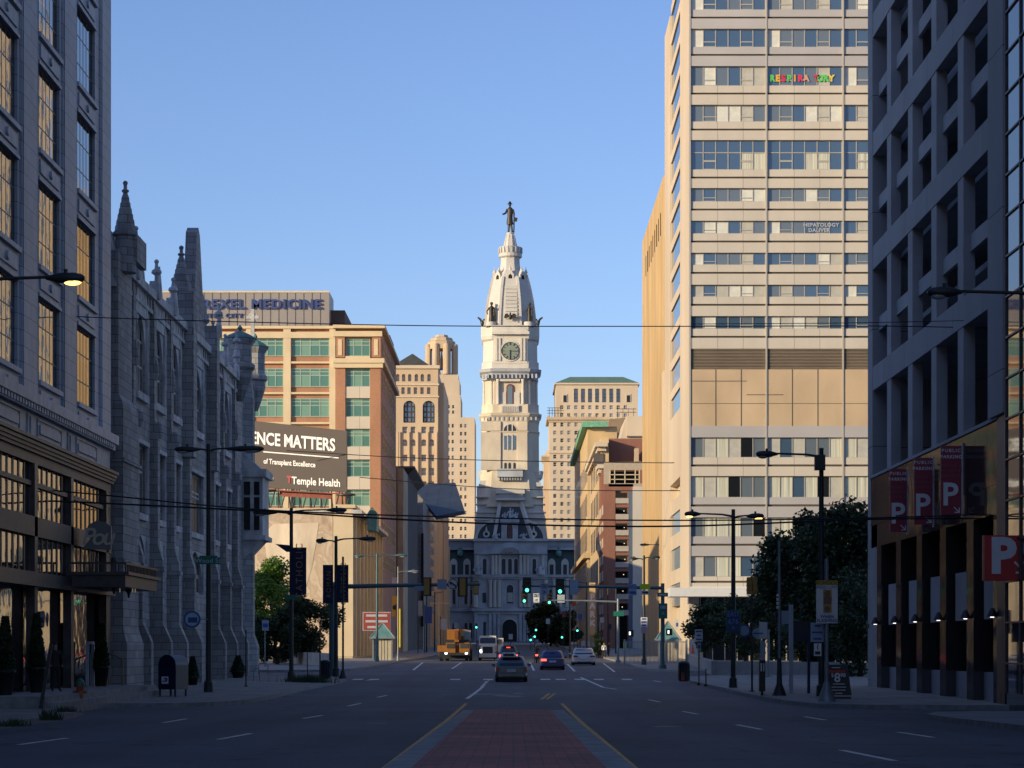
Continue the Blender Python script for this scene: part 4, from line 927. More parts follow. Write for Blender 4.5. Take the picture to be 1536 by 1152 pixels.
for k in range(9):
    b = MB(); z0 = Z(970-25*k, YB); b.box(x0, x0+.6, YB+.8, YB+22, z0, z0+3*.62); b.build('side_parapet', mat('side_concrete', (.45, .36, .28), .8, var=.1) if k == 0 else bpy.data.materials['side_concrete'], t)
for k in range(4):
    b = MB(); b.box(x0+.02, x0+.7, YB+.8+k*7, YB+2.2+k*7, 0, Z(700, YB)); b.build('side_pier', G['brickd'], t)
PL = emit('deck_lamp', (1, .85, .6), 1.2)
for k, (px, py) in enumerate([(936.5, 765), (937, 790), (937, 814), (938, 838), (936, 861), (935, 886), (934, 910)]):
    b = MB(); b.box(X(px, YB), X(px+1.2, YB), YB+3, YB+3.3, Z(py+.5, YB), Z(py-.5, YB)); b.build('deck_light', PL, t)
# ---------------------------------------------------------------- ribbed brown tower, then the hospital tower
t = thing('ribbed_tan_tower', 'windowless ribbed tan tower wall beside the hospital tower', 'building', (19, 278, gz(278)))
b = MB(); b.box(17.4, 60, 257, 300, -1, Z(258, 257))
for k in range(43):
    b.box(17.2, 17.4, 257.3+k, 257.75+k, -1, Z(262, 257))
b.build('wall', G['gold'], t)
b = MB(); b.box(17.25, 17.5, 254.5, 300, -1, 8); b.box(17.0, 17.6, 254.2, 257, -1, Z(560, 257)); b.build('base', G['tan2'], t)
for k in range(9):
    b = MB(); yy = 262+k*3.6; b.box(17.15, 17.3, yy, yy+.5, Z(262, 257)-6, Z(262, 257)-3.4); b.build('slit_vent', G['black'], t)
YH = 219.0
t = thing('hospital_tower', 'tall beige hospital tower with ribbon windows across its front', 'building', (37, YH, gz(YH)))
s = YH/F; c0 = X(1035, YH); TOPZ = Z(-95, YH)
def H_(py): return Z(py, YH)
xe = 80
b = MB()
b.box(18.6, xe, YH+.9, 254, -1, TOPZ-.5)
b.build('core_wall', G['beige'], t)
wr = [(-15-57, 14-57-2)]
bandw = [(-72, -43), (-14, 14), (43, 70), (99, 128), (157, 182), (210, 254), (282, 302), (331, 350), (379, 397), (427, 445), (474, 493)]
loww = [(656, 686), (714, 746), (776, 805), (834, 865)]
baysx = [(1036.5+115*k, 1148.5+115*k) for k in range(4)]
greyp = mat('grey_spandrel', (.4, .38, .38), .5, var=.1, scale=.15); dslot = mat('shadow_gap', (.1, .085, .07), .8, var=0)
warm = G['beige']
allw = sorted(bandw+loww)
tops = []
b1, b2, b3 = MB(), MB(), MB()
for k, (a, c) in enumerate(allw):
    nxt = allw[k+1][0] if k+1 < len(allw) else 883
    if a == 474: nxt = 523
    if a < 640 and k+1 < len(allw) or a > 640:
        pass
    mid = c+ (12 if nxt-c > 25 else (nxt-c)*.42)
    p = MB(); p.box(c0+.02, xe, YH+.12, YH+.9, H_(mid-1.5), H_(c)); p.box(c0+.02, xe, YH, YH+.9, H_(nxt), H_(mid+1.8))
    p.build('spandrel_band', greyp if k in (1, 2, 12, 13) else warm, t)
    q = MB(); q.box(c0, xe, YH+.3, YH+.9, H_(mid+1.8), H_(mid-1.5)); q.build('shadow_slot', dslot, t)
def hospmats(k, q):
    r_ = random.Random(k*31+q*7); pool = [G['bluegl'], G['bluegl2'], G['bluegl'], G['blind'], G['bright_blind'], G['bluegl2']]
    if k >= 11: pool = [G['curtain'], G['bluegl2'], G['bluegl2'], G['curtain'], G['dglass'], G['bluegl'], G['blind']]
    if k == 5: pool = [G['bluegl'], G['bluegl'], G['curtain']]
    return pool
for k, (a, c) in enumerate(allw):
    for q, (u, v) in enumerate(baysx):
        h = (c-a)*s; w_ = (v-u)*s; hz = [0, h*.3, h] if (k < 11 and k != 5) else ([0, h*.22, h*.58, h] if k == 5 else [0, h])
        fr = MB(); cw = w_/6; rnd = random.Random(k*17+q); pool = hospmats(k, q); mats = [G['alu']]+list(dict.fromkeys(pool))
        for i in range(6):
            mi = 1+mats[1:].index(rnd.choice(pool)); op = (i % 2 == 1)
            fr.quad((i*cw, 0, 0), ((i+1)*cw, 0, 0), ((i+1)*cw, 0, h), (i*cw, 0, h), mi)
            if k < 11 and rnd.random() < .6 and k != 5:      # blind partly drawn behind the glass
                pass
            fr.box(i*cw-.04, i*cw+.04, -.07, .02, 0, h)
            if k == 5:
                fr.box(i*cw, (i+1)*cw, -.05, .02, h*.57, h*.6)
                if True: fr.quad((i*cw+.05, -.01, h*.6), ((i+1)*cw-.05, -.01, h*.6), ((i+1)*cw-.05, -.01, h), (i*cw+.05, -.01, h), 1+mats[1:].index(G['bluegl']))
            if k < 11 and i in (1, 4):
                fr.box(i*cw, (i+1)*cw, -.06, .02, h*.27, h*.33); fr.box(i*cw+.05, (i+1)*cw-.05, -.055, .02, 0, .1); fr.box(i*cw+.05, (i+1)*cw-.05, -.055, .02, h-.09, h)
        fr.box(w_-.04, w_+.04, -.07, .02, 0, h); fr.box(0, w_, -.05, .02, 0, .05); fr.box(0, w_, -.05, .02, h-.05, h)
        child('ribbon_window', fr.mesh('ribbon_window', mats), t, (X(u, YH), YH+.3, H_(c)))
for u in [1035]+[1149.7+115*k for k in range(4)]:
    b = MB(); b.box(X(u, YH)-.07, X(u, YH)+.07, YH-.06, YH+.3, 0, TOPZ); b.build('mullion_fin', G['alu'], t)
b = MB(); b.box(c0+.02, xe, YH+.35, YH+.9, H_(554), H_(523)); 
for k in range(14): b.box(c0+.02, xe, YH+.15, YH+.35, H_(552.5-k*2.2), H_(553.3-k*2.2))
b.build('louvre_band', mat('louvre_brown', (.3, .24, .18), .7, var=.1, scale=.4), t)
b = MB(); b.box(c0+.02, xe, YH+.05, YH+.9, H_(639), H_(554)); b.build('blank_panel_wall', mat('stained_tan_panel', (.5, .37, .24), .75, var=.14, scale=.25, streak=.5), t)
b = MB()
for k in range(12): b.box(X(1073.5+38.3*k, YH)-.03, X(1073.5+38.3*k, YH)+.03, YH+.01, YH+.06, H_(639), H_(554))
b.box(c0+.02, xe, YH+.03, YH+.06, H_(605.5), H_(604.8)); b.build('panel_joint', dslot, t)
for (u, v, y_) in ((1037, 1120, 571.5), (1120, 1175, 592)):
    b = MB(); b.box(X(u, YH), X(v, YH), YH+.02, YH+.06, H_(y_+.5), H_(y_-.5)); b.build('rust_stain', dslot, t)
b = MB(); b.box(c0+.02, xe, YH, YH+.9, H_(656), H_(639)); b.build('grey_panel_band', greyp, t)
b = MB(); b.box(c0-2.2, xe, YH-4, YH+.9, H_(896), H_(883)); b.box(c0+.02, xe, YH-.1, YH+.9, H_(883), H_(880)); b.build('entrance_canopy', mat('white_fascia', (.62, .62, .62), .5, var=.05), t)
b = MB(); b.box(c0+.02, xe, YH+.5, YH+.9, -1, H_(896)); b.build('lobby_glass', G['dglass'], t)
for k in range(14):
    b = MB(); b.box(X(1050+k*18.5, YH), X(1051.5+k*18.5, YH), YH+.3, YH+.5, -1, H_(896)); b.build('lobby_mullion', G['alu'], t)
b = MB(); b.box(c0, X(1048, YH), YH-.1, YH+.6, -1, H_(896)); b.build('corner_column', greyp, t)
# street side of the tower: stone edges with a recessed window strip
b = MB(); b.box(17.18, 18.55, 219.93, 231.5, 3, TOPZ); b.box(17.18, 18.55, 246.5, 255, -1, TOPZ); b.box(18.0, 18.55, 231.5, 246.5, -1, TOPZ); b.box(17.18, 18.55, 231.5, 246.5, H_(700), H_(590)); b.build('side_wall', G['tan2'], t)
zk = H_(590)
k = 0
while zk < TOPZ-2:
    c = MB(); c.box(17.42, 17.95, 231.5, 246.5, zk, zk+2.3); c.build('side_window', G['bluegl'], t)
    c = MB(); c.box(17.3, 17.95, 231.5, 246.5, zk+2.3, zk+3.25); c.build('side_sill', G['tan2'], t); zk += 3.25
zk = 6
while zk < H_(700)-2.4:
    c = MB(); c.box(17.42, 17.95, 231.5, 246.5, zk, zk+2.3); c.build('side_window', G['bluegl2'], t)
    c = MB(); c.box(17.3, 17.95, 231.5, 246.5, zk+2.3, zk+3.8); c.build('side_sill', G['tan2'], t); zk += 3.8
b = MB(); b.box(17.6, 18.5, 219.2, 222, -1, 3); b.build('corner_pier', G['tan2'], t)
cols = [(.1,.5,.12),(.7,.35,.05),(.55,.03,.08),(.1,.45,.1),(.6,.3,.05),(.6,.04,.1),(.5,.3,.2),(.55,.03,.1),(.1,.5,.1),(.1,.5,.12),(.65,.5,.05)]
CM = {}
for i, ch in enumerate('RESPIRATORY'):
    col = cols[i]; mt = CM.setdefault(col, mat('paper_letter_%d' % i, col, .8, var=0))
    xx = 1158.5+i*8.5 + (7 if i > 6 else 0)-(3 if i > 7 else 0)
    text('paper_letter', ch, .85, mt, t, (X(xx, YH), YH+.19, H_(117)), bold=.05)
text('window_lettering', 'HEPATOLOGY', .5, G['signgrey'], t, (X(1232, YH), YH+.19, H_(337)), bold=.015, spacing=1.1)
text('window_lettering', 'DALIVER', .5, G['signgrey'], t, (X(1229, YH), YH+.19, H_(345)), bold=.015, spacing=1.1)
# ================================================================= right foreground: parking garage
t = thing('concrete_parking_garage', 'dark concrete parking garage with deep column grid and polished granite base', 'building', (BX+1, 92, gz(92)))
GX = 17.2
G['gar'] = stone('garage_precast', (.34, .345, .36), (.31, .315, .33), (.1, .1, .1), 5.5, 5.6, .02, dirt=.15, off=0)
G['garp'] = mat('garage_concrete', (.34, .345, .36), .8, var=.15, scale=.5, bump=.15)
b = MB(); b.box(GX, GX+1.0, 107.6, 109.0, -1, 48); b.box(GX+1, 70, 108.3, 109, -1, 48); b.build('end_pier', G['gar'], t)
b = MB(); b.box(GX-.3, GX+1.2, 77.6, 80.0, zf(8.1), 48); b.build('entrance_pier', G['gar'], t)
ycol = [80.6, 86.1, 91.6, 97.1, 102.6]
for y_ in ycol:
    b = MB(); b.box(GX+.05, GX+.5, y_, y_+1.1, zf(8.0), 48); b.build('column', G['garp'], t)
bz = [(970-e)*106.5/F for e in (582, 399, 227, 47)]; bz = bz+[bz[-1]+5.65, bz[-1]+11.3, bz[-1]+17]
for z_ in bz:
    b = MB(); b.box(GX+.02, GX+.6, 80.0, 107.6, zf(z_), zf(z_+1.12)); b.build('beam', G['gar'], t)
    b = MB(); b.box(GX+.3, GX+.45, 80.0, 107.6, zf(z_+1.12+1.75), zf(z_+1.12+2.4)); b.build('deck_parapet', G['garp'], t)
    b = MB(); b.box(GX+1.4, 60, 80.0, 108.3, zf(z_+.6), zf(z_+1.0)); b.build('deck', G['garp'], t)
    b = MB(); b.box(GX+2, 60, 80.0, 108.3, zf(z_+1.12+2.0), zf(z_+1.12+2.25)); b.build('deck', G['garp'], t)
b = MB(); b.box(GX+14, GX+14.5, 80, 100, 0, 48); b.build('inner_wall', G['garp'], t)
b = MB(); b.box(GX+8, GX+8.6, 92, 92.15, Z(577, 92)+.0, Z(577, 92)+.08); b.build('deck_lamp', emit('fluorescent', (.8, .85, 1), 3), t)
# base: polished granite band, piers and dark openings
gran, t2, p2 = nt('polished_brown_granite'); gl_ = t2.nodes.new('ShaderNodeBsdfGlossy'); gl_.inputs['Roughness'].default_value = .07; mxs = t2.nodes.new('ShaderNodeMixShader'); mxs.inputs[0].default_value = .14
p2.inputs['Base Color'].default_value = (.045, .038, .036, 1); p2.inputs['Roughness'].default_value = .8; p2.inputs['Specular IOR Level'].default_value = 0
gn_ = t2.nodes.new('ShaderNodeTexNoise'); gn_.inputs['Scale'].default_value = 1.2; gtc = t2.nodes.new('ShaderNodeTexCoord'); t2.links.new(gtc.outputs['Object'], gn_.inputs[0]); gb_ = t2.nodes.new('ShaderNodeBump'); gb_.inputs['Strength'].default_value = .12; gb_.inputs['Distance'].default_value = .05; t2.links.new(gn_.outputs[0], gb_.inputs['Height']); t2.links.new(gb_.outputs[0], gl_.inputs['Normal'])
t2.links.new(p2.outputs[0], mxs.inputs[1]); t2.links.new(gl_.outputs[0], mxs.inputs[2]); t2.links.new(mxs.outputs[0], t2.nodes['Material Output'].inputs[0])

granl = glass('polished_grey_granite', (.09, .09, .095), 1.6, .12)
b = MB(); b.box(GX-.12, GX+.5, 79.2, 107.3, zf(5.75), zf(8.0)); b.build('granite_fascia', gran, t)
b = MB(); b.box(GX-.1, GX+.5, 79.2, 107.3, zf(4.7), zf(5.75)); b.build('granite_soffit_band', gran, t)
b = MB(); b.box(GX-.2, GX+.55, 79.1, 107.4, zf(8.0), zf(8.12)); b.build('coping', G['garp'], t)
LENS = emit('warm_white_lens', (1, .95, .85), 2.5)
by = [104.2, 98.9, 93.8, 88.6, 83.3, 78.6]
for y_ in by:
    b = MB(); b.box(GX-.14, GX+.6, y_, y_+1.25, gz(y_)-.5, zf(4.7)); b.build('granite_pier', gran, t)
    c = MB(); c.lathe([(.2, 0), (.18, .1), (.1, .26), (.05, .32)], (GX-.32, y_+.6, zf(1.05)), 10, 0); c.build('wall_light', G['bronze'], t)
    c = MB(); c.lathe([(.07, -.02), (.07, 0)], (GX-.32, y_+.6, zf(1.05)), 8, 0); c.build('wall_light_lens', LENS, t)
    l = bpy.data.lights.new('wall_lamp', 'SPOT'); l.energy = 9; l.spot_size = R(70); l.color = (1, .9, .75); l.shadow_soft_size = .05
    lo = link(bpy.data.objects.new('wall_lamp', l)); lo.parent = t; lo.location = Vector((GX-.32, y_+.6, zf(1.0)))-wloc(t); lo.rotation_euler = (0, R(8), 0)
for y_ in by[:-1]:
    b = MB(); b.box(GX+.25, GX+.5, y_-3.7, y_, gz(y_)-.5, zf(gz(y_)-EYE+1.25-0)); b.build('low_wall', G['garp'], t)
    b = MB(); b.box(GX+.02, GX+.12, y_-3.9, y_-1.1, zf(1.0), zf(2.85)); b.build('screen_panel', G['garp'], t)
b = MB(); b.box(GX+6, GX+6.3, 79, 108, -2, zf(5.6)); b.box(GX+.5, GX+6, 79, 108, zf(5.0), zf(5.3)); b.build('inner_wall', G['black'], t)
b = MB(); b.box(GX-.1, GX+.9, 105.6, 107.6, gz(106)-.3, zf(8)); b.build('end_panel', G['garp'], t)
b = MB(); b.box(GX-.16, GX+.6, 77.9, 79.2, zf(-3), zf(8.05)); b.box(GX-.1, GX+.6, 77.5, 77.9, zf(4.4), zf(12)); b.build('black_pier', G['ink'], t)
l = MB(); l.box(GX-.12, GX-.05, 108.3, 108.4, zf(.9), zf(1.1)); l.build('wall_light', G['bronze'], t)
t = thing('glass_curtain_building', 'reflective glass building at the far right edge', 'building', (BX+4, 70, gz(70)))
b = MB(); b.box(GX-.2, 50, 30, 77.4, -2, 50); b.build('curtain_wall', glass('blue_curtain_glass', (.03, .04, .06), 2.4, .03, .05, .5), t)
b = MB()
for k in range(30): b.box(GX-.26, GX-.2, 60, 77.5, 1+k*1.4, 1.06+k*1.4)
for k in range(8): b.box(GX-.26, GX-.2, 62+k*2.2, 62.08+k*2.2, 0, 50)
b.build('mullion_grid', G['bronze'], t)
# parking signs on the garage
red = mat('sign_maroon', (.3, .03, .055), .6, var=.05); redb = mat('sign_bright_red', (.55, .03, .03), .5, var=.05)
def arrow(parent, x, y, z, sz, mt, rz=0):
    b = MB(); w_ = sz*.16
    b.prism([(-sz/2, sz/2-w_*.7), (-sz/2+w_*.7, sz/2), (sz/2-w_*.2, -sz/2+w_), (sz/2-w_, -sz/2+w_*.2)], (0, 0, 0), (1, 0, 0), (0, 0, 1), (0, .01, 0))
    b.prism([(-sz*.35, -sz/2), (sz/2, -sz/2), (sz/2, -sz/2+w_), (-sz*.35, -sz/2+w_)], (0, -.001, 0), (1, 0, 0), (0, 0, 1), (0, .011, 0)); b.prism([(sz/2-w_, -sz/2), (sz/2, -sz/2), (sz/2, sz*.35), (sz/2-w_, sz*.35)], (0, -.002, 0), (1, 0, 0), (0, 0, 1), (0, .012, 0))
    return child('arrow', b.mesh('arrow', mt), parent, (x, y, z), rz)
def banner(px0, px1, pyt, pyb, Y, lab):
    w_ = M(px1-px0, Y); h = M(pyb-pyt, Y); cx = X((px0+px1)/2, Y); cz = Z(pyb, Y)
    t = thing('parking_sign', lab, 'sign', (cx, Y, cz), 'maroon parking signs on the garage wall')
    b = MB(); b.box(cx-w_/2, cx+w_/2, Y-.06, Y+.06, cz, cz+h); b.build('panel', red, t)
    b = MB(); b.bar((cx+w_/2+.04, Y, cz-.1), (cx+w_/2+.04, Y, cz+h+.1), .07); b.bar((cx+w_/2, Y, cz+h*.9), (GX-.1, Y, cz+h*.9), .06); b.build('bracket', G['signgrey'], t)
    text('lettering', 'PUBLIC', h*.068, G['signwhite'], t, (cx, Y-.07, cz+h*.93), spacing=1.35, bold=.004); text('lettering', 'PARKING', h*.068, G['signwhite'], t, (cx, Y-.07, cz+h*.84), spacing=1.15, bold=.004)
    for k, wd in enumerate(('BROAD &', 'WOOD ST', 'GARAGE')): text('lettering', wd, h*.066, mat('dull_red_letter', (.35, .12, .13), .6, var=0) if k == 9 else DR, t, (cx, Y-.07, cz+h*(.71-.075*k)), spacing=1.15)
    text('letter_p', 'P', h*.46, G['signwhite'], t, (cx-w_*.06, Y-.07, cz+h*.28), bold=.025)
    arrow(t, cx+w_*.27, Y-.08, cz+h*.07, h*.09, G['signwhite'])
DR = mat('dull_red_letter', (.3, .1, .11), .6, var=0)
banner(1335, 1360, 704, 798, 95.6, 'maroon public parking sign with a white P, farthest of three on the garage')
banner(1371, 1398.5, 687, 787, 90.5, 'maroon public parking sign with a white P, middle of three on the garage')
banner(1411, 1441.5, 669, 772, 85.3, 'maroon public parking sign with a white P, nearest and highest of three on the garage')
Yp = 75.5
t = thing('parking_sign', 'large bright red sign with a white P and arrow at the right edge', 'sign', (X(1510, Yp), Yp, Z(870, Yp)))
b = MB(); b.box(X(1476, Yp), X(1560, Yp), Yp, Yp+.3, Z(871, Yp), Z(803, Yp)); b.build('panel', redb, t)
b = MB(); b.bar((X(1475.5, Yp), Yp-.02, Z(871, Yp)), (X(1475.5, Yp), Yp-.02, Z(803, Yp)), .06); b.build('edge_trim', mat('edge_orange', (.5, .15, .08), .5, var=0), t)
text('letter_p', 'P', 1.62, G['signwhite'], t, (X(1504, Yp), Yp-.02, Z(836, Yp)), bold=.07); arrow(t, X(1530, Yp), Yp-.02, Z(851, Yp), .42, G['signwhite'])
b = MB(); b.bar((X(1545, Yp), Yp+.3, Z(820, Yp)), (BX-.2, Yp+.3, Z(820, Yp)), .12); b.build('bracket', G['bronze'], t)
# ================================================================= unseen blocks added east of the street to throw the morning shade
def shader(x0, x1, y0, y1, z, lab, mt=None):
    t = thing('shade_block', lab, 'building', ((x0+x1)/2, (y0+y1)/2, 0))
    b = MB(); b.box(x0, x1, y0, y1, -2, z); b.build('wall', mt or G['brickd'], t)
    b = MB(); b.box(x0-.4, x1+.4, y0-.4, y1+.4, z, z+1); b.build('cornice', G['tan'], t)
    for k in range(int((y1-y0)/8)):
        for j in range(int(min(z, 40)/7)):
            w_ = MB(); w_.box(x1, x1+.06, y0+2+k*8, y0+5+k*8, 3+j*7, 6+j*7); w_.build('window', G['dglass'], t)
shader(-60, -17.2, -60, 38, 46, 'unseen brick block added left of the camera to shade the street')
shader(-220, -60.5, 20, 92, 40, 'unseen brick block added east of the terracotta building for shade')
shader(-125, -38, 655, 832, 69, 'unseen block added behind the tan skyscraper to shade city hall')  # added blocker; its height sets the shadow line on the clock tower
shader(-62, -19, 365, 394, 19, 'unseen low block added for shade behind the dark corniced building')
# ================================================================= city hall with clock tower
YC = 838.0                                          # plane of the north pavilion front
t = thing('city_hall', 'pale grey city hall with mansard roofs and a tall clock tower crowned by a statue', 'city hall', (X(765, 844), 850, gz(850)))
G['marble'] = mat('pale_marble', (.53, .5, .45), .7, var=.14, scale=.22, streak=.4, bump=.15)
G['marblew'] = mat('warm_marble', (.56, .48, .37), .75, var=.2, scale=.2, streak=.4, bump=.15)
G['marble2'] = mat('blue_grey_marble', (.37, .385, .41), .8, var=.25, scale=.25, bump=.3)  # darker, slightly bluer marble for pavilion, wings and cornices
G['iron'] = mat('painted_iron', (.5, .48, .45), .6, var=.08, scale=.3)
G['brz'] = mat('statue_bronze', (.045, .04, .035), .5, .4, var=.2, scale=.8)
CX = 765.3
def tower(name, rows, mt, Y=844.0, depth=None, m=None, frac=.64):   # octagonal (chamfered square) rings: rows of (half px, py)
    b = MB(); cy = Y+M(43.5, 844); secs = []
    for hp, py in rows:
        h = M(hp, 844); f_ = h*frac; cx = X(CX, 844); z = Z(py, cy-h)
        secs.append([(cx-f_, cy-h, z), (cx+f_, cy-h, z), (cx+h, cy-f_, z), (cx+h, cy+f_, z), (cx+f_, cy+h, z), (cx-f_, cy+h, z), (cx-h, cy+f_, z), (cx-h, cy-f_, z)])
    b.loft(secs, 0, False); return b.build(name, mt, t)
def cb(b, a, c, top, bot, y0=0., y1=1., Y=844.0, m=0): b.box(X(a, Y), X(c, Y), Y+y0, Y+y1, Z(bot, Y), Z(top, Y), m)
tower('lower_shaft', [(50, 760), (43.5, 706), (43.2, 648), (44.3, 648), (44.3, 646.5), (43, 646.5), (43, 632), (44, 631.5), (44, 626), (46.5, 623), (47.5, 620), (44, 619), (43, 617), (43, 606)], G['marblew'], frac=.62)
tower('column_stage', [(38, 606), (38, 568)], G['marblew'], Y=844)
tower('main_cornice', [(42, 569), (42.5, 560), (46, 557), (47, 553), (43, 552)], G['marble2'], frac=.64)
tower('clock_stage', [(43, 553), (43, 543), (41, 541), (40.5, 511), (43, 508), (44, 503), (42, 502)], G['marble'], frac=.64)
tower('upper_parapet', [(44, 503), (44, 488), (41, 487.5)], G['marble'], frac=.62)
tower('dome', [(38, 489), (36.5, 470), (34, 450), (30, 430), (26, 415), (22, 411), (16, 404), (14.5, 396), (14, 385)], G['iron'], frac=.42)
cxw, cyw = X(CX, 844), 844+M(43.5, 844)
def ring(name, prof, mt, n=20):
    b = MB(); b.lathe([(M(r, 844), Z(y, cyw-M(r, 844))) for r, y in prof], (cxw, cyw, 0), n, 0, False); return b.build(name, mt, t)
ring('gallery', [(14.5, 386), (17.8, 383), (17.8, 379), (16.8, 378.5), (17.5, 371), (17.8, 370), (17.8, 368.5), (10, 368)], G['iron'])
for k in range(18):
    a_ = 2*math.pi*k/18; b = MB(); b.lathe([(.25, Z(378.5, 852)), (.25, Z(370, 852))], (cxw+M(17.7, 844)*math.cos(a_), cyw+M(17.7, 844)*math.sin(a_), 0), 5); b.build('baluster', G['marble2'], t)
ring('pedestal', [(10, 369), (9, 362), (6.5, 353), (5.6, 351), (6.2, 348.5), (5, 348)], G['iron'], 14)
for k in range(10):
    a_ = 2*math.pi*k/10; b = MB(); d = Vector((math.cos(a_), math.sin(a_), 0)); c_ = Vector((cxw, cyw, 0))
    b.bar(c_+d*M(9.9, 844)+Vector((0, 0, Z(368, 853))), c_+d*M(6.2, 844)+Vector((0, 0, Z(352, 854))), .3); b.build('pedestal_rib', G['iron'], t)
# dome ribs, lucarnes and dome panels
for k in range(8):
    a_ = R(22.5+45*k)
    b = MB(); pts = []
    for hp, py in ((38, 488), (36.5, 470), (34, 450), (30, 430), (26, 415)):
        h = M(hp, 844)*1.09; pts.append(Vector((cxw+h*math.cos(a_), cyw+h*math.sin(a_), Z(py, cyw-h/1.09))))
    for p0, p1 in zip(pts, pts[1:]): b.bar(p0, p1, .9)
    b.build('dome_rib', G['iron'], t)
for k in range(8):
    a_ = R(45*k-90); d = Vector((math.cos(a_), math.sin(a_), 0)); r_ = M(27, 844); c_ = Vector((cxw, cyw, 0))+d*r_; sd = Vector((-d.y, d.x, 0))
    b = MB(); z0 = Z(420, 848)
    b.prism([(-1.4, 0), (1.4, 0), (1.4, 2.2), (0, 4.2), (-1.4, 2.2)], c_+Vector((0, 0, z0))-d*1.5, sd, (0, 0, 1), d*1.5); b.lathe([(.35, 0), (.5, .8), (.12, 1.6), (.05, 2.6)], c_+Vector((0, 0, z0+3.6))-d*.8, 6); b.build('lucarne', G['marble'], t)
    b = MB(); b.prism([(-.7, .6), (.7, .6), (.7, 1.7), (0, 2.4), (-.7, 1.7)], c_+Vector((0, 0, z0))+d*.02, sd, (0, 0, 1), d*.05); b.build('lucarne_opening', G['black'], t)
for (a, c) in ((759, 776),):
    b = MB()
    for i in range(9):
        py = 478-i*5.6; q = (py-415)/73; yy = 844+M(43.5, 844)-M(26+12*min(1, q*1.25)**.8, 844)-.35
        b.box(X(a-1, 844), X(c, 844), yy, yy+1.2, Z(py, yy), Z(py-4.8, yy))
    b.build('dome_louvre', G['iron'], t)
# clock faces (front and the two visible flanks of the stage)
def disc(name, c, r, th, mt, n=28):
    b = MB(); b.lathe([(r, 0), (r, th)], (0, 0, 0), n, 0, False); me = b.mesh(name, mt); me.transform(Matrix.Rotation(R(90), 4, 'X')); return child(name, me, t, c)
fy = 844+M(43.5, 844)-M(40.5, 844)
b = MB(); cb(b, 740.5, 791, 545, 498, 0, 1.5, Y=844.0); b.build('clock_bay', G['marble'], t)
for (a, c) in ((743, 746), (748, 751), (780, 783), (785, 788)):
    b = MB(); cb(b, a, c, 541, 507, -.5, .1); b.build('clock_pilaster', G['marble'], t)
f = disc('clock_surround', (X(765.5, 844), 844.0, Z(526.5, 844)), M(15.6, 844), .35, G['marble'])
f = disc('clock_face', (X(765.5, 844), 843.7, Z(526.5, 844)), M(13.3, 844), .2, mat('clock_glass', (.2, .24, .19), .4, var=.1))
b = MB(); cz_, cxx = Z(526.5, 844), X(765.5, 844)
for k in range(12):
    a_ = R(30*k); r0, r1 = M(8.8, 844), M(12.6, 844)
    b.bar((cxx+r0*math.cos(a_), 843.45, cz_+r0*math.sin(a_)), (cxx+r1*math.cos(a_), 843.45, cz_+r1*math.sin(a_)), .5, .1)
b.build('clock_numerals', G['ink'], t)
b = MB(); b.bar((cxx, 843.4, cz_+.3), (cxx, 843.4, cz_-M(12, 844)), .45, .1); b.bar((cxx-.3, 843.38, cz_), (cxx+M(9, 844), 843.38, cz_-.1), .5, .1); b.build('clock_hands', G['ink'], t)
b = MB()
for k in range(24):
    a0, a1 = 2*math.pi*k/24, 2*math.pi*(k+1)/24; r_ = M(13, 844); b.bar((cxx+r_*math.cos(a0), 843.42, cz_+r_*math.sin(a0)), (cxx+r_*math.cos(a1), 843.42, cz_+r_*math.sin(a1)), .35, .1)
b.build('clock_rim', G['ink'], t)
# arched pediment over the clock
b = MB(); n_ = 12; w_, h_ = M(27, 844), M(9, 844)
out = [(-w_*math.cos(math.pi*k/n_), h_*math.sin(math.pi*k/n_)*1.0) for k in range(n_+1)]
b.prism(out, (X(766, 844), 843, Z(499, 844)), (1, 0, 0), (0, 0, 1), (0, 6, 0)); cb(b, 738, 794, 502, 498, -1.6, 1); b.build('clock_pediment', G['marble'], t)
# corner statues and eagles on the parapet
def blob_figure(name, px, py0, py1, Y, mt, wpx=8, seed=1):
    r_ = random.Random(seed); b = MB(); z0, z1 = Z(py0, Y), Z(py1, Y); h = z1-z0; x = X(px, Y); w = M(wpx, Y)
    b.loft([[(x+dx+w*.5*q*math.cos(a)*1.0, Y+w*.4*q*math.sin(a), z0+h*u) for a in [2*math.pi*i/7 for i in range(7)]] for u, q, dx in ((0, 1, 0), (.25, .9, .1), (.5, .72, -.1), (.68, .8, .0), (.8, .4, .1), (.83, .25, .1))])
    b.ball((x+.1, Y, z0+h*.92), h*.085, n=8)
    b.tube([(x-w*.3, Y, z0+h*.72), (x-w*.75, Y-.3, z0+h*.5), (x-w*.6, Y-.6, z0+h*.35)], [.35, .25, .2], 6); b.tube([(x+w*.3, Y, z0+h*.72), (x+w*.7, Y-.2, z0+h*.62), (x+w*.75, Y-.5, z0+h*.9)], [.35, .25, .18], 6)
    if seed % 2: b.loft([[(x+w*.5+w*.25*q*math.cos(a), Y+w*.25*q*math.sin(a), z0+h*u) for a in [2*math.pi*i/6 for i in range(6)]] for u, q in ((0, 1), (.4, .8), (.6, .5), (.66, .3))])
    return b.build(name, mt, t)
blob_figure('corner_sculpture', 737, 482, 453, 846, G['brz'], 9, 1); blob_figure('corner_sculpture', 794, 482, 454, 846, G['brz'], 7, 3)
for px in (736, 793):
    b = MB(); b.lathe([(M(8, 844), Z(490, 844)), (M(7.5, 844), Z(482, 844))], (X(px, 844), 846, 0), 12); b.build('sculpture_plinth', G['marble'], t)
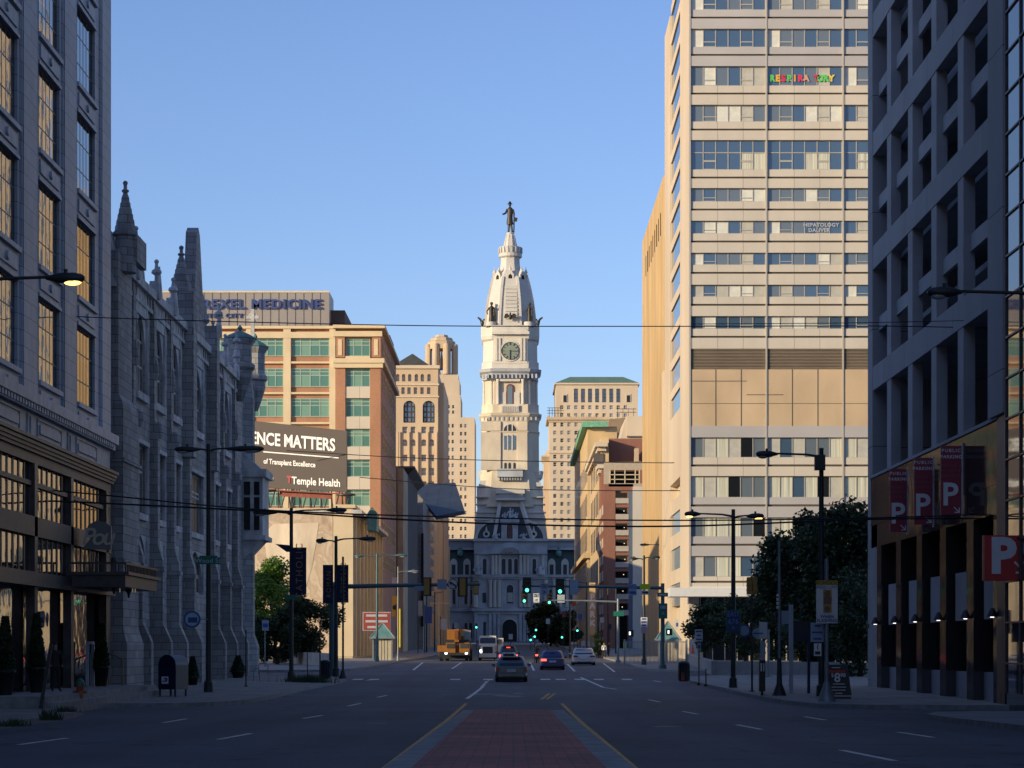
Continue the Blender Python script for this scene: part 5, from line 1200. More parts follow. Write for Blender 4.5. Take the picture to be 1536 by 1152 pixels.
def eagle(px, py, Y, s_, flip=1):
    b = MB(); x, z = X(px, Y), Z(py, Y)
    b.ball((x, Y, z), .55*s_, .5*s_, 1.1*s_); b.ball((x, Y-.4*s_, z+1.2*s_), .32*s_, n=8); b.cyl((x, Y-.6*s_, z+1.2*s_), (x, Y-1.0*s_, z+1.05*s_), .12*s_, .02, 6)
    for sd in (-1, 1):
        b.prism([(0, -.4), (sd*1.0, .9), (sd*1.9, .7), (sd*2.3, -.6), (sd*1.6, -.9), (sd*.9, -.6)], (x, Y, z+.3*s_), (s_, 0, 0), (0, 0, s_), (0, .3, 0))
    b.build('eagle', G['brz'], t)
eagle(765.5, 475, 843, 1.05); 
for px, d in ((723.5, -1), (807, 1)):
    b = MB(); x, z = X(px, 846), Z(487, 846); b.ball((x, 846, z+.6), .7, .5, 1.1)
    b.prism([(0, 0), (d*.3, 1.6), (d*1.6, 2.4), (d*1.9, 2.0), (d*.9, 1.0), (d*.6, -.3)], (x, 846, z+.6), (1, 0, 0), (0, 0, 1), (0, .4, 0)); b.ball((x-d*.6, 845.6, z+1.8), .38, n=8); b.build('eagle', G['brz'], t)
# column stage
for (a, c) in ((723, 751), (779, 808)):
    sg = 1 if a > 760 else -1
    for q in (0, 1, 2):
        px = (726, 737.5, 747)[q] if sg < 0 else (784.5, 794, 804.5)[q]
        yy = 844+ (5.5 if q == (0 if sg < 0 else 2) else (1.8 if q == 1 else .1))
        b = MB(); r_ = M(2.5, 844); b.lathe([(r_*1.2, Z(606, 844)), (r_, Z(604, 844)), (r_*.85, Z(573, 844)), (r_*1.3, Z(569.5, 844)), (r_*1.3, Z(568.5, 844))], (X(px, 844), yy+.3, 0), 10, 0, True); b.build('column', G['marble'], t)
def arched(px0, px1, top, bot, Y, mt, fr=None, yoff=-.05, name='arched_window', th=.3):
    w = M(px1-px0, Y); r = w/2; z0, z1 = Z(bot, Y), Z(top, Y); x = X(px0, Y)
    if fr:
        g = M(1.2, Y); pts = [(-g, 0), (w+g, 0), (w+g, z1-z0-r)]+[(r+(r+g)*math.cos(R(k*18)), z1-z0-r+(r+g)*math.sin(R(k*18))) for k in range(1, 10)]+[(-g, z1-z0-r)]
        b = MB(); b.prism(pts, (x, Y+yoff, z0), (1, 0, 0), (0, 0, 1), (0, th, 0)); b.build('window_surround', fr, t)
    pts = [(0, 0), (w, 0), (w, z1-z0-r)]+[(r+r*math.cos(R(k*18)), z1-z0-r+r*math.sin(R(k*18))) for k in range(1, 10)]+[(0, z1-z0-r)]
    b = MB(); b.prism(pts, (x, Y+yoff-.06, z0), (1, 0, 0), (0, 0, 1), (0, th, 0)); return b.build(name, mt, t)
Y0 = 844+M(5.5, 844)
arched(759.5, 770.5, 576, 606, Y0, mat('red_window_frame', (.14, .04, .03), .6, var=0), None, -.4); arched(761.3, 768.7, 578.5, 606, Y0, G['bluegl2'], None, -.5)
b = MB(); cb(b, 750.5, 759, 606, 588, 1, 5.5); cb(b, 771, 779.5, 606, 588, 1, 5.5); cb(b, 750, 780, 572, 568.5, -.2, 5); b.build('aedicule', G['marble'], t)
b = MB(); cb(b, 751.5, 779, 618, 608, -.6, .4)
for k in range(10): cb(b, 753+k*2.6, 754.3+k*2.6, 617, 609.5, -.9, -.5)
b.build('balustrade', G['marble'], t)
b = MB()
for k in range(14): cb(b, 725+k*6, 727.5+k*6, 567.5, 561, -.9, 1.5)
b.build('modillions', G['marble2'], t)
b = MB()
for k in range(12): cb(b, 725.5+k*7, 728+k*7, 630.5, 625.5, -.5, 1)
b.build('frieze_blocks', G['marble2'], t)
b = MB(); cb(b, 721.5, 751, 705, 648.5, -.55, .5); cb(b, 776.5, 791, 705, 648.5, -.55, .5); cb(b, 721.5, 751, 646.3, 632.2, -.55, .5); cb(b, 776.5, 791, 646.3, 632.2, -.55, .5); b.build('corner_pier', G['marblew'], t)
dk = mat('dark_window_pane', (.02, .026, .035), .55, var=0)
arched(755.5, 774.5, 636.5, 647, 844, dk, G['marble'])
for a in (756, 762.3, 769.6): b = MB(); cb(b, a, a+4.2, 674.5, 653.5, -.1, .1); b.build('window', G['bluegl'], t)
for a in (756, 762.3, 769.6): arched(a+.3, a+3.8, 694, 705, 844, dk, None)
for a in (760.7, 767.6): b = MB(); cb(b, a, a+1.6, 647.5, 637, -.3, .1); cb(b, a, a+1.6, 675, 652, -.3, .1); b.build('window_column', G['marble'], t)
# balcony and bracket at the tower foot
b = MB(); cb(b, 746, 784, 716, 704, -3, .5, m=0); cb(b, 745, 785, 706, 704, -3.6, .5); 
for k in range(9): cb(b, 748+k*4, 750+k*4, 721, 716, -2.2, .5)
b.build('balcony', G['marble2'], t)
b = MB(); cxr = X(800, 844)
b.loft([[(cxr+M(h, 844)*math.cos(a), 849+M(h, 844)*math.sin(a)*.8, Z(py, 844)) for a in [2*math.pi*i/8 for i in range(8)]] for h, py in ((2, 738), (9, 722), (14, 716), (15.5, 706), (14, 705))], 0, False); b.build('corner_bracket', G['marble'], t)
b = MB(); cxr = X(732, 844)
b.loft([[(cxr+M(h, 844)*math.cos(a), 850+M(h, 844)*math.sin(a)*.8, Z(py, 844)) for a in [2*math.pi*i/8 for i in range(8)]] for h, py in ((2, 738), (9, 722), (14, 716), (15.5, 706), (14, 705))], 0, False); b.build('corner_bracket', G['marble'], t)
# stepped body behind the pavilion roof
def cyb(b, a0, c0, p0, a1, c1, p1, y0, y1, Y=840.0, m=0): b.frus(X(a0, Y), X(c0, Y), Y+y0, Y+y1, Z(p0, Y), X(a1, Y), X(c1, Y), Y+y0, Y+y1, Z(p1, Y), m)
b = MB()
cyb(b, 710, 822, 812, 713, 818, 775, 4, 40); cyb(b, 713, 818, 775, 717, 813, 756, 4, 40); b.box(X(715, 844), X(815, 844), 847, 880, Z(757, 844), Z(728, 844)); cyb(b, 717, 813, 728, 720, 810, 719, 5.5, 40)
for py in (745, 756, 768, 779): b.box(X(714-(py-745)*.08, 844), X(817+(py-745)*.08, 844), 843.3, 848, Z(py+1.4, 844), Z(py, 844))
b.build('tower_base', G['marble'], t)
# pavilion steep roof
YR = 839.0
def rp(px, py, dy=0): return (X(px, YR), YR+dy, Z(py, YR))
b = MB(); v = [rp(740, 809), rp(800, 809), rp(781, 750, 4), rp(750, 750, 4), rp(740, 809, 18), rp(800, 809, 18), rp(781, 750, 14), rp(750, 750, 14)]
b.add(v, [(0, 1, 2, 3), (7, 6, 5, 4), (0, 3, 7, 4), (1, 5, 6, 2), (3, 2, 6, 7)]); b.build('pavilion_roof', G['slate'], t)
b = MB(); b.bar(rp(741, 809, -.3), rp(750.5, 750, 3.6), 1.3); b.bar(rp(799, 809, -.3), rp(780.5, 750, 3.6), 1.3); b.build('roof_hips', G['marble'], t)
b = MB(); b.box(X(744, YR), X(787, YR), YR+1, YR+14, Z(750, YR), Z(746, YR)); b.box(X(747, YR), X(784, YR), YR+2, YR+14, Z(746, YR), Z(740, YR)); b.box(X(744, YR), X(787, YR), YR+1, YR+14, Z(740, YR), Z(733, YR))
for k in range(12): b.box(X(747+k*3.2, YR), X(748.6+k*3.2, YR), YR+1.3, YR+2, Z(745.5, YR), Z(741, YR))
b.build('roof_crown', G['marble'], t)
b = MB(); b.loft([[(X(765.3, YR)+M(h, YR)*math.cos(a), YR+8+M(h, YR)*.6*math.sin(a), Z(py, YR)) for a in [2*math.pi*i/12 for i in range(12)]] for h, py in ((15, 733), (13, 727), (9, 721), (3, 717), (1, 716.5))]); b.build('cap_dome', G['slate'], t)
b = MB(); b.lathe([(1.0, Z(717, YR)), (.9, Z(714, YR)), (.45, Z(710, YR)), (.12, Z(704, YR)), (.1, Z(675, YR))], (X(765.3, YR), YR+8, 0), 8); b.build('flagpole', G['iron'], t)
fb = MB(); fb.prism([(0, 0), (-1.6, -.5), (-2.4, -1.6), (-1.9, -2.1), (-1.0, -1.2), (0, -.9)], (X(765, YR), YR+7.8, Z(677, YR)), (1, 0, 0), (0, 0, 1), (0, .08, 0)); fb.build('flag', mat('flag_cloth', (.45, .2, .2), .9, var=.5, scale=2), t)
# dormer and sculpture on the pavilion roof
b = MB(); Yd = 838.0
b.box(X(752, Yd), X(777, Yd), Yd-1, Yd+6, Z(809, Yd), Z(782, Yd)); b.box(X(750, Yd), X(779, Yd), Yd-1.6, Yd+5, Z(784, Yd), Z(779, Yd)); b.build('roof_dormer', G['marble2'], t)
arched(760, 769, 786, 808, Yd-1, mat('brown_window', (.08, .04, .035), .6, var=0), G['marble'])
for px, w_, top in ((757, 5, 768), (765, 6, 762), (773, 5, 768)): blob_figure('roof_sculpture', px, 780, top, Yd-.5, G['marble2'], w_, int(px))
for px in (744, 785): blob_figure('roof_sculpture', px, 809, 799, Yd-1, G['marble2'], 7, 2)
# curved side roofs with oculi
for sd in (-1, 1):
    b = MB(); cx0 = 740 if sd < 0 else 791; pts = [(0, 809)]+[(-26*math.cos(R(k*11.25)), 809-27*math.sin(R(k*11.25))) for k in range(9)]
    b.prism([(X(cx0-sd*-1*p if False else cx0+(p if sd < 0 else -p), YR), Z(y_, YR)) for p, y_ in pts], (0, YR+.5, 0), (1, 0, 0), (0, 0, 1), (0, 14, 0)); b.build('side_roof', G['slate'], t)
    b = MB()
    for k in range(8):
        p0 = (cx0+(-1 if sd < 0 else 1)*26*math.cos(R(k*11.25)), 809-27*math.sin(R(k*11.25))); p1 = (cx0+(-1 if sd < 0 else 1)*26*math.cos(R(k*11.25+11.25)), 809-27*math.sin(R(k*11.25+11.25)))
        b.bar((X(p0[0], YR), YR+.4, Z(p0[1], YR)), (X(p1[0], YR), YR+.4, Z(p1[1], YR)), 1.0)
    b.build('roof_edge', G['marble'], t)
    ox = 729.5 if sd < 0 else 800.5
    disc('oculus_surround', (X(ox, YR), YR+.4, Z(801, YR)), M(5.2, YR), .4, G['marble'], 14); disc('oculus', (X(ox, YR), YR-.05, Z(801, YR)), M(2.4, YR), .2, G['black'], 12)
    b = MB(); b.lathe([(.5, 0), (.3, .7), (.1, 1.6)], (X(ox, YR), YR, Z(796, YR)), 6); b.build('oculus_finial', G['marble'], t)
# pavilion front
YV = YC
def vb(b, a, c, top, bot, y0=0., y1=1., m=0): b.box(X(a, YV), X(c, YV), YV+y0, YV+y1, Z(bot, YV), Z(top, YV), m)
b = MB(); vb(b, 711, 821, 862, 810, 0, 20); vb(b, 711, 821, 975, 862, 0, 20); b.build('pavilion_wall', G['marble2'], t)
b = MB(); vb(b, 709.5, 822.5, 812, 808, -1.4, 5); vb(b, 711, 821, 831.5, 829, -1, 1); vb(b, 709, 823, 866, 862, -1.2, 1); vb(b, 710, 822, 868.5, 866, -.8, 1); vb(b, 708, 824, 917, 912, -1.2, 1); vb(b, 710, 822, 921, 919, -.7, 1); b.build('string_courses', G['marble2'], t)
b = MB(); w0, w1 = M(29, YV), M(24, YV); n_ = 14
pts = [(-w0*math.cos(math.pi*k/n_), M(17, YV)*math.sin(math.pi*k/n_)) for k in range(n_+1)]; b.prism(pts, (X(765, YV), YV-2, Z(831, YV)), (1, 0, 0), (0, 0, 1), (0, 3, 0)); b.build('arched_pediment', G['marble2'], t)
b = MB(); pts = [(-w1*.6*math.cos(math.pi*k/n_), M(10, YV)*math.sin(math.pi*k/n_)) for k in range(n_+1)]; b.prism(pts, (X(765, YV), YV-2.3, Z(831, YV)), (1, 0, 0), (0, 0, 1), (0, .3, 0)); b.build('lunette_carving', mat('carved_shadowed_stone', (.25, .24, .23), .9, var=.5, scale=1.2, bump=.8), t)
for k, px in enumerate((755.5, 765, 774)): arched(px-2.8, px+2.8, 838, 861, YV, dk, G['marble'])
for px in (727, 801.5): arched(px-2.8, px+2.8, 838, 861, YV, dk, G['marble'])
for px in (739, 744, 749.3, 781, 786.5, 791.5, 716, 814):
    b = MB(); b.lathe([(.75, Z(862, YV)), (.62, Z(836, YV)), (.9, Z(833, YV))], (X(px, YV), YV-.9, 0), 8); b.build('column', G['marble'], t)
for px in (717, 810): blob_figure('terrace_sculpture', px, 862, 847, YV-2.5, G['marble2'], 9, int(px))
for (a, c, top, bot) in ((760, 770, 877, 905),): arched(a, c, top, bot, YV, dk, G['marble']); 
b = MB(); vb(b, 761, 769.3, 903, 889, -.25, -.1); b.build('window_blind', G['blind'], t)
for px in (726.5, 803): b = MB(); vb(b, px-2.8, px+2.8, 904, 889, -.1, .1); b.build('window', dk, t)
for px in (735.5, 742, 748.5, 781, 787, 793, 714, 818):
    b = MB(); b.lathe([(.85, Z(911, YV)), (.7, Z(875, YV)), (1.0, Z(870, YV))], (X(px, YV), YV-.9, 0), 8); b.build('column', G['marble'], t)
    b = MB(); vb(b, px-2.2, px+2.2, 975, 921, -1, .1); b.build('pier', G['marble2'], t)
arched(753.5, 775.5, 929, 985, YV, G['black'], G['marble'], -1.1, 'entrance_arch', 1.2)
b = MB(); vb(b, 725, 729, 957, 933, -.1, .1); b.build('window', dk, t)
# wings with mansard roofs
YW = 848.0
def wb(b, a, c, top, bot, y0=0., y1=1., m=0): b.box(X(a, YW), X(c, YW), YW+y0, YW+y1, Z(bot, YW), Z(top, YW), m)
for (a, c) in ((662, 711), (821, 872)):
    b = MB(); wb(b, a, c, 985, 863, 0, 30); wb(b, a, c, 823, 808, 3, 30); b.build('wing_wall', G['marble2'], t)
    b = MB(); wb(b, a, c, 811, 808, 1.5, 3); wb(b, a, c, 824.5, 821, 1, 3.2); wb(b, a, c, 866, 862, -1, 1); wb(b, a, c, 917, 912, -1, 1)
    for k in range(int((c-a)/3)): wb(b, a+k*3, a+k*3+1.5, 820.5, 817.5, 2.4, 3.1)
    b.build('wing_cornice', G['marble2'], t)
    b = MB(); b.frus(X(a, YW), X(c, YW), YW, YW+30, Z(863, YW), X(a, YW), X(c, YW), YW+3.2, YW+30, Z(824, YW)); b.build('mansard_roof', mat('green_black_slate', (.035, .055, .055), .6, var=.2, scale=.3) if a == 662 else bpy.data.materials['green_black_slate'], t)
for px in (680.5, 700.5, 827.5, 847.5):
    b = MB(); wb(b, px-5.5, px+5.5, 863, 844, -.8, 3); b.prism([(-M(5.5, YW), 0), (M(5.5, YW), 0), (M(4, YW), M(4, YW)), (0, M(6.5, YW)), (-M(4, YW), M(4, YW))], (X(px, YW), YW-.8, Z(844, YW)), (1, 0, 0), (0, 0, 1), (0, 3, 0)); b.build('dormer', G['marble'], t)
    b = MB(); wb(b, px-2.8, px+2.8, 862, 847, -.95, -.7); b.build('dormer_window', dk, t)
for px in (690.5, 838):
    b = MB(); b.lathe([(.3, 0), (1.2, .5), (1.2, 2), (.4, 2.6), (.8, 3.4)], (X(px, YW), YW+1.2, Z(835, YW)), 8); b.build('roof_urn', G['copper'], t)
for px in (672, 681, 699, 706, 826, 836, 846, 856):
    for (top, bot) in ((884, 906), (934, 957)):
        arched(px-2.3, px+2.3, top, bot, YW, dk, G['marble'])
    b = MB(); b.lathe([(.7, Z(911, YW)), (.6, Z(872, YW)), (.9, Z(868, YW))], (X(px+4.5, YW), YW-.5, 0), 8); b.build('column', G['marble'], t)
# statue of a standing man in long coat and broad hat
ys, zs0 = cyw, Z(348.5, cyw)
H_s = Z(302, cyw)-zs0; k_ = H_s/11.4; sx_ = X(764.6, 844)
def sring(z, cx, rx, ry, n=10): return [(sx_+cx*k_+rx*k_*math.cos(2*math.pi*i/n), ys+ry*k_*math.sin(2*math.pi*i/n), zs0+z*k_) for i in range(n)]
b = MB()
b.loft([sring(0, -.45, .42, .6), sring(.6, -.42, .38, .4), sring(2.2, -.38, .42, .45), sring(3.6, -.3, .5, .5)])
b.loft([sring(0, .95, .45, .6), sring(.6, .8, .36, .4), sring(2.2, .6, .42, .45), sring(3.6, .4, .5, .5)])
b.loft([sring(2.9, .1, 1.25, .85), sring(4.2, 0, 1.15, .8), sring(5.8, .1, .95, .7), sring(7.0, .15, 1.0, .7), sring(8.2, .15, 1.15, .72), sring(8.9, .1, .85, .6), sring(9.2, .1, .4, .4), sring(9.6, .05, .32, .34)])
b.ball((sx_+.05*k_, ys-.1, zs0+10.05*k_), .48*k_, .5*k_, .6*k_)
b.tube([(sx_-.9*k_, ys, zs0+8.4*k_), (sx_-1.5*k_, ys-.5, zs0+7.0*k_), (sx_-2.3*k_, ys-1.3, zs0+6.4*k_), (sx_-2.75*k_, ys-1.6, zs0+6.5*k_)], [.42*k_, .36*k_, .3*k_, .18*k_], 8)
b.tube([(sx_+1.1*k_, ys, zs0+8.4*k_), (sx_+1.55*k_, ys, zs0+6.9*k_), (sx_+1.5*k_, ys-.3, zs0+5.5*k_)], [.42*k_, .36*k_, .28*k_], 8)
st = b.build('statue', G['brz'], t)
b = MB(); b.lathe([(1.0*k_, 10.42*k_), (1.0*k_, 10.5*k_), (.52*k_, 10.55*k_), (.48*k_, 11.1*k_), (.3*k_, 11.35*k_)], (sx_+.05*k_, ys, zs0), 12); b.build('statue_hat', G['brz'], t)
b = MB(); b.add([(sx_+1.3*k_, ys-.2, zs0+4.2*k_), (sx_+2.6*k_, ys-.2, zs0+3.9*k_), (sx_+2.9*k_, ys-.2, zs0+5.3*k_), (sx_+1.4*k_, ys-.2, zs0+5.6*k_)]+[(sx_+1.3*k_, ys+.3, zs0+4.2*k_), (sx_+2.6*k_, ys+.3, zs0+3.9*k_), (sx_+2.9*k_, ys+.3, zs0+5.3*k_), (sx_+1.4*k_, ys+.3, zs0+5.6*k_)], [(0, 1, 2, 3), (7, 6, 5, 4), (0, 4, 5, 1), (1, 5, 6, 2), (2, 6, 7, 3), (3, 7, 4, 0)]); b.bar((sx_+1.5*k_, ys, zs0), (sx_+1.6*k_, ys, zs0+4.2*k_), .5*k_); b.build('statue_charter', G['brz'], t)
# ================================================================= street furniture
pole_m = mat('dark_green_pole', (.03, .035, .035), .5, .2, var=.15); galv = mat('galvanised_steel', (.22, .25, .27), .5, .4, var=.15); teal = mat('teal_pole_paint', (.07, .13, .14), .5, .2, var=.1)
G['navy'] = mat('navy_cloth', (.012, .016, .06), .8, var=.15); G['gold_l'] = mat('gold_lettering', (.25, .16, .06), .7, var=0)
G['sgreen'] = mat('street_sign_green', (.01, .14, .1), .5, var=0); G['sblue'] = mat('sign_mid_blue', (.02, .07, .28), .5, var=0)
lampon = emit('sodium_lens', (1, .62, .2), 2.2); lampoff = mat('lamp_lens', (.35, .36, .36), .3, var=0)
def lamp(px, base, top, arms, lab, Y=None, m=None, group='cobra head street lamps on dark poles', r=.13, gx=None):
    x, y, z = on(px, base); 
    if Y: y = Y; x = X(px, Y); z = gz(Y)+.15
    t = thing('street_lamp', lab, 'street lamp', (x, y, z), group); m = m or pole_m; zt = Z(top, y)
    b = MB(); b.tube([(x, y, z), (x, y, z+.5), (x, y, z+.55), (x, y, zt)], [r*1.7, r*1.5, r, r*.72], 10); b.build('pole', m, t)
    for (hx0, hx1, py, lit) in arms:
        xs, xe = X(hx0, y), X(hx1, y); tip = xs if abs(xs-x) > abs(xe-x) else xe; inn = xe if tip == xs else xs; d = 1 if tip > x else -1; zz = Z(py, y)
        L = max(.75, abs(tip-inn)); inn = tip-d*L
        b = MB(); b.tube([(x, y, zz-.12), ((x*2+inn)/3, y, zz-.02), (inn, y, zz+.02)], [.06, .045, .04], 7); b.build('arm', m, t)
        b = MB(); b.loft([[(inn+d*L*u, y+.17*q*math.cos(a), zz+.13*q*math.sin(a)) for a in [2*math.pi*i/10 for i in range(10)]] for u, q in ((-.02, .35), (.12, .6), (.35, 1), (.7, 1.05), (.92, .8), (1, .35))])
        b.lathe([(.05, .1), (.05, .22)], (inn+d*L*.5, y, zz), 8); h = b.build('lamp_head', m, t)
        b = MB(); b.ball((inn+d*L*.68, y, zz-.1), L*.24, .13, .09, 10); b.build('lens', lampon if lit else lampoff, h)
    return t, (x, y, z)
def flat(b, px0, px1, py0, py1, Y, th=.03, m=0, dy=0): b.box(X(px0, Y), X(px1, Y), Y+dy, Y+dy+th, Z(py1, Y), Z(py0, Y), m)
def panel(t, name, px0, px1, py0, py1, Y, m, dy=0, th=.03):
    b = MB(); flat(b, px0, px1, py0, py1, Y, th, 0, dy); return b.build(name, m, t)
def tx(t, s_, px, py, hpx, Y, m, dy=-.02, maxpx=None, **k):
    if s_[0] == '~':                                # a line of writing too small to read in the photo
        w_ = M((maxpx or 20)*float(s_[1:]), Y)/2; b = MB(); b.box(X(px, Y)-w_, X(px, Y)+w_, Y+dy, Y+dy+.01, Z(py+hpx*.28, Y), Z(py-hpx*.28, Y)); return b.build('text_line', m, t)
    o = text('lettering', s_, M(hpx, Y)*1.35, m, t, (X(px, Y), Y+dy, Z(py, Y)), ext=.004, **k)
    if maxpx:
        w_ = max(v.co.x for v in o.data.vertices)-min(v.co.x for v in o.data.vertices)
        if w_ > M(maxpx, Y): o.data.transform(Matrix.Scale(M(maxpx, Y)/w_, 4, (1, 0, 0)))
    return o
t, (x, y, z) = lamp(313, 1040, 666, [(262, 300, 674, 0), (340, 396, 673, 0)], 'tall dark twin arm street lamp with the green street name sign, by the mailbox'); Yl1 = y
t = thing('street_name_sign', 'green street name sign reading Wood St on the dark lamp post', 'sign', (X(313, Yl1-.2), Yl1-.2, Z(841, Yl1)))
panel(t, 'panel', 294, 331, 836, 846.5, Yl1-.22, G['sgreen']); panel(t, 'cap', 299, 326, 833.5, 836, Yl1-.22, G['sgreen'], dy=.005); tx(t, 'Wood St', 312, 841.3, 7, Yl1-.22, mat('sign_pale_green', (.4, .6, .6), .5, var=0), spacing=1.1)
t = thing('round_sign', 'round blue ringed white sign hanging beside the lamp post near the mailbox', 'sign', (X(288, Yl1-.3), Yl1-.3, Z(929, Yl1)))
def rdisc(t, name, px, py, rpx, Y, m, dy=0, th=.03, n=20):
    b = MB(); b.lathe([(M(rpx, Y), 0), (M(rpx, Y), th)], (0, 0, 0), n, 0, False); me = b.mesh(name, m); me.transform(Matrix.Rotation(R(90), 4, 'X')); return child(name, me, t, (X(px, Y), Y+dy+th, Z(py, Y)))
rdisc(t, 'plate', 288, 929, 13, Yl1-.3, mat('bright_sign_blue', (.02, .12, .35), .5, var=0)); rdisc(t, 'inner_disc', 288, 929, 10, Yl1-.34, mat('pale_blue_white', (.4, .5, .6), .5, var=0)); panel(t, 'bus_symbol', 282, 296, 926, 934, Yl1-.36, G['sblue'])
b = MB(); b.bar((X(298, Yl1), Yl1-.3, Z(929, Yl1)), (X(312, Yl1), Yl1-.1, Z(929, Yl1)), .04); b.build('bracket', galv, t)
t, (x, y, z) = lamp(437, 1022, 762, [(380, 415, 769, 0), (490, 520, 765, 0)], 'dark twin arm street lamp carrying a single navy banner'); Y2 = y
def banner2(px0, px1, py0, py1, Y, word, lab, cat='banner'):
    t = thing('banner', lab, cat, (X((px0+px1)/2, Y-.15), Y-.15, Z(py1, Y)), 'navy school banners on lamp posts')
    b = MB(); n = 8
    for i in range(n):
        for j in range(6):
            f = lambda a, c: (X(px0+(px1-px0)*a/n, Y), Y-.15+.05*math.sin(a*1.1+c*.8), Z(py0+(py1-py0)*c/6, Y))
            b.quad(f(i, j+1), f(i+1, j+1), f(i+1, j), f(i, j))
    b.build('cloth', G['navy'], t)
    me = text_mesh(word, M(px1-px0, Y)*.62, G['gold_l'], .004, .004, 1.25); me.transform(Matrix.Rotation(R(-90), 4, 'Y')); me.name = 'lettering'; child('lettering', me, t, (X((px0+px1)/2+1.5, Y), Y-.23, Z((py0+py1)/2, Y)))
    b = MB(); b.bar((X(px0, Y), Y-.12, Z(py0, Y)), (X(px1, Y), Y-.12, Z(py0, Y)), .05); b.build('banner_arm', pole_m, t)
banner2(437, 460, 822, 892, Y2, 'CATHOLIC', 'large navy banner reading CATHOLIC, nearest of the school banners')
t = thing('pennant', 'small dark pennant sticking out left of the single banner', 'banner', (X(420, Y2), Y2, Z(820, Y2))); b = MB(); b.prism([(X(413, Y2), Z(816, Y2)), (X(437, Y2), Z(818, Y2)), (X(436, Y2), Z(828, Y2)), (X(430, Y2), Z(828, Y2))], (0, Y2-.1, 0), (1, 0, 0), (0, 0, 1), (0, .03, 0)); b.build('cloth', G['navy'], t)
t = thing('street_name_sign', 'small green street sign low on the banner lamp post', 'sign', (X(437, Y2), Y2, Z(895, Y2))); panel(t, 'panel', 427, 447, 892, 899, Y2-.2, G['sgreen'])
t, (x, y, z) = lamp(504, 1015, 804, [(474, 491, 811, 0), (538, 564, 808, 0)], 'dark twin arm street lamp between the paired navy banners'); Y3 = y
banner2(484.5, 500, 848, 905, Y3, 'ROMAN', 'navy banner reading ROMAN, left of the pair'); banner2(505.5, 523, 848, 904, Y3, 'CATHOLIC', 'navy banner reading CATHOLIC, right of the pair')
lamp(565.5, 993, 830, [(532, 546, 834, 0), (590, 611, 833, 0)], 'slim teal street lamp beside the small green roofed booth', m=teal)
lamp(597, 991, 850, [(612, 628, 857, 0)], 'thin single arm lamp beyond the yellow sign', m=galv, r=.08)
lamp(1100, 1033, 764, [(1027, 1048, 771, 1), (1120, 1146, 774, 1)], 'dark twin arm street lamp with both lamps glowing amber, on the right sidewalk'); 
lamp(1018, 985, 812, [(960, 975, 817, 0), (1035, 1050, 817, 0)], 'dark twin arm lamp in front of the hospital entrance')
lamp(966, 997, 833, [(944, 955, 838, 0), (976, 990, 836, 0)], 'slim twin arm lamp standing by the iron fence')
lamp(1232, 1047, 672, [(1134, 1166, 681, 0)], 'tall single arm lamp on a thick dark pole behind the school sign')
x, y, z = on(1232, 1047); t = thing('utility_box', 'dark equipment box strapped high on the thick pole', 'box', (x, y-.25, Z(705, y))); b = MB(); b.box(x-.3, x+.12, y-.32, y-.1, Z(706, y), Z(683, y)); b.box(x-.26, x+.08, y-.36, y-.32, Z(704, y), Z(686, y)); b.build('case', pole_m, t)
lamp(1572, 1180, 425, [(1391, 1442, 438, 0)], 'street lamp arm with unlit head entering from the right edge', Y=57)
lamp(-32, 1180, 400, [(70, 127, 417, 1)], 'street lamp arm with glowing head entering from the left edge', Y=56)
# signals
G['sigback'] = mat('signal_black', (.012, .012, .012), .5, var=0); G['sigyel'] = mat('signal_yellow', (.38, .2, .03), .5, var=.1); SG = emit('green_signal_lens', (.1, 1, .6), 2.6); SRd = emit('red_signal_lens', (1, .1, .05), 2)
G['dimr'] = mat('unlit_amber_lens', (.1, .03, .01), .4, var=0)
def signal(px, pyt, pyb, Y, lab, face=True, hood=None, plate=True, lit=2, cols=None, group='traffic signal heads over the junction'):
    h = M(pyb-pyt, Y); w_ = h*.36; x = X(px, Y); z1, z0 = Z(pyt, Y), Z(pyb, Y)
    t = thing('traffic_signal', lab, 'traffic light', (x, Y, z0), group)
    pw = w_*1.45 if plate else w_
    b = MB(); b.box(x-pw/2, x+pw/2, Y, Y+.04, z0, z1); b.build('backplate', G['sigback'], t)
    b = MB(); b.box(x-w_*.4, x+w_*.4, Y+(.04 if face else -.28), Y+(.25 if face else -.002), z0+h*.06, z1-h*.06); b.build('housing', G['sigyel'], t)
    if face:
        for k in range(3):
            zc = z1-h*(.2+.3*k); q = MB(); r_ = h*.115
            q.lathe([(r_, 0), (r_*.9, .05)], (0, 0, 0), 12, 0); me = q.mesh('lens', SG if k == lit else G['dimr']); me.transform(Matrix.Rotation(R(90), 4, 'X')); child('lens', me, t, (x, Y, zc))
            q = MB(); 
            for i in range(7):
                a0, a1 = R(180*i/7), R(180*(i+1)/7)
                q.quad((x+r_*1.15*math.cos(a0), Y-.02, zc+r_*1.15*math.sin(a0)), (x+r_*1.15*math.cos(a1), Y-.02, zc+r_*1.15*math.sin(a1)), (x+r_*1.15*math.cos(a1), Y-.3, zc+r_*1.15*math.sin(a1)), (x+r_*1.15*math.cos(a0), Y-.3, zc+r_*1.15*math.sin(a0)))
            q.build('visor', G['sigback'], t)
    return t
def mast(px, base, py, tip, lab, m=teal, r=.16, top=None):
    x, y, z = on(px, base); t = thing('mast_arm', lab, 'signal mast', (x, y, z)); zz = Z(py, y)
    b = MB(); b.tube([(x, y, z), (x, y, z+.3), (x, y, z+.32), (x, y, Z(top or py-6, y))], [r*1.8, r*1.7, r, r*.8], 10); b.build('pole', m, t)
    b = MB(); b.tube([(x, y, zz-.05), ((x+X(tip, y))/2, y, zz+.05), (X(tip, y), y, zz+.1)], [r*.75, r*.6, r*.4], 8); b.build('arm', m, t); return y
